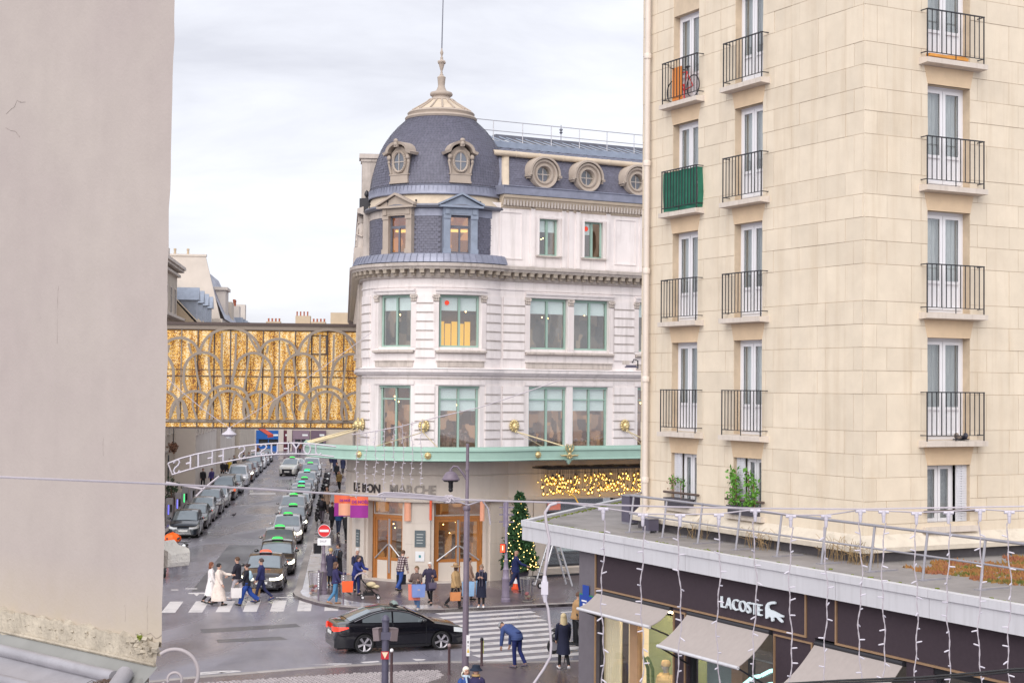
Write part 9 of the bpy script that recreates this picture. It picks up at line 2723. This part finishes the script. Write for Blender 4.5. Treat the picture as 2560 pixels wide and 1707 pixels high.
for j in range(4):
 pts=[pt(u,v+j*3.2-4)-O3 for u,v in((945+j*6,1240),(960,1235),(1000,1236),(1060,1241),(1110,1246),(1150,1249))]
 MB().tube([pts[0]+V(0,0,-0.012)]+pts,0.0045,6).build('loop',m_wire,lw_,smooth=60)
for j in range(5):
 c=pt(1118,1247)-O3
 MB().tube([c+V(0.018*math.cos(a)+0.004*j,0.006*math.sin(a*2),0.016*math.sin(a+j))for a in[2*PI*i/14 for i in range(15)]],0.004,5).build('knot',m_wire,lw_,smooth=60)
MB().tube([pt(u,v)-O3 for u,v in((1122,1246),(1170,1262),(1205,1250),(1220,1270),(1226,1310))],0.004,6).build('tail',m_wire,lw_,smooth=60)
yt=thing('yellow_tie','yellow cable tie strand on the light string above the roof corner','cable tie',pt(1445,1256))
MB().tube([V(0,0,0),pt(1436,1240)-yt.location,pt(1413,1228)-yt.location],0.0035,5).build('strand',mat('yellow_tie_plastic',(0.7,0.4,0.06),0.5,0,1),yt)
bc=thing('black_cable','pair of black cables drooping across the lowest right corner','cable',on_y(2300,1690,8.0))
for j in range(2):MB().tube([on_y(u,v+j*6,8.0)-bc.location for u,v in((1900,1712),(2100,1700),(2300,1692),(2450,1680),(2540,1671),(2700,1672))],0.006,6).build('cable',m_trimb,bc,smooth=60)
fs=thing('icicle_lights','small icicle light string slanting in front of the tower windows','string lights',on_y(928,1079,37))
O4=fs.location
MB().tube([on_y(u,v,37)-O4 for u,v in((880,1086),(928,1079),(1000,1066),(1100,1041),(1200,1018),(1300,985),(1400,950))],0.012,5).build('carrier_cable',m_wire,fs,smooth=60)
for k in range(8):
 u=893+23*k;v0=1086-(u-893)*0.24
 a=on_y(u,v0,37);b_=on_y(u,(1247,1236,1212,1225,1216,1226,1214,1214)[k],37)
 drop(fs,a-O4,a.z-b_.z,13,scale=1.9,wr=0.0026)
ls=thing('letter_garland','unlit white tube lettering frame seen from behind over the side street','light sign',on_y(640,1140,42))
O5=ls.location
TOPL=[(420,1158),(450,1146),(490,1135),(540,1125),(590,1117),(640,1111),(690,1108),(740,1107),(790,1110),(840,1116)]
BOTL=[(431,1186),(460,1177),(500,1166),(545,1157),(595,1148),(640,1140),(690,1135),(740,1134),(790,1136),(835,1141)]
for nm,L2 in(('upper_rail',TOPL),('lower_rail',BOTL)):
 MB().tube([on_y(u,v,42)-O5 for u,v in L2],0.026,6).build(nm,mat('pale_steel_tube',(0.55,0.52,0.57),0.4,0.1,6,metal=0.3),ls,smooth=60)
MB().tube([on_y(420,1158,42)-O5,on_y(431,1186,42)-O5],0.02,6).build('end_bar',m_wire,ls)
STK={'S':[[(0.9,.85),(.6,1),(.25,.95),(.1,.75),(.3,.55),(.7,.45),(.9,.25),(.7,.02),(.3,0),(.1,.15)]],'E':[[(0.9,1),(.1,1),(.1,0),(.9,0)],[(.1,.5),(.7,.5)]],'T':[[(0,1),(1,1)],[(.5,1),(.5,0)]],'F':[[(.9,1),(.1,1),(.1,0)],[(.1,.5),(.7,.5)]],'U':[[(.1,1),(.1,.25),(.3,0),(.7,0),(.9,.25),(.9,1)]],'Y':[[(0,1),(.5,.5),(.5,0)],[(1,1),(.5,.5)]],'O':[[(.5,1),(.15,.8),(.05,.5),(.15,.2),(.5,0),(.85,.2),(.95,.5),(.85,.8),(.5,1)]],'J':[[(.8,1),(.8,.25),(.6,0),(.3,0),(.1,.2)]]}
word='SETÊF SESUEYOJ'.replace('Ê','E')
for i,chh in enumerate(word):
 if chh==' ':continue
 u0=432+i*27.2;u1=u0+19
 def tv(u,L2):
  return lerp1(L2,u)
 for stroke in STK[chh]:
  pts=[]
  for(a,b2)in stroke:
   u=u1-a*(u1-u0);v=tv(u,BOTL)+(tv(u,TOPL)-tv(u,BOTL))*b2
   pts.append(on_y(u,v,42)-O5)
  MB().tube(pts,0.024,6).build('tube_letter',m_led,ls,smooth=60)
gt=thing('guy_cable','thin white guy wires knotted in a Y above the parked cars','cable',on_y(508,1222,30))
for a,b2 in(((508,1222),(415,1205)),((508,1222),(548,1190)),((508,1222),(490,1240))):
 MB().tube([on_y(*a,30)-gt.location,on_y(*b2,30)-gt.location],0.02,5).build('wire',m_wire,gt)
fl=thing('floodlight','small dark floodlight on a curved bracket beside the store string course','floodlight',on_y(1590,918,70))
MB().tube([(0.1,0.2,-0.05),(0.08,0,0.3),(-0.1,0,0.36),(-0.17,0,0.2)],0.03,6).build('bracket',m_dark,fl,smooth=60)
mb=MB();mb.box((-0.5,-0.15,-0.02),(0.1,0.15,0.04));mb.box((-0.45,-0.12,0.04),(0.0,0.12,0.1));mb.build('lamp_head',mat('violet_grey_unit',(0.1,0.09,0.13)),fl)
MB().box((-0.62,-0.1,0.12),(-0.3,0.1,0.3)).build('ballast_box',m_trim,fl)
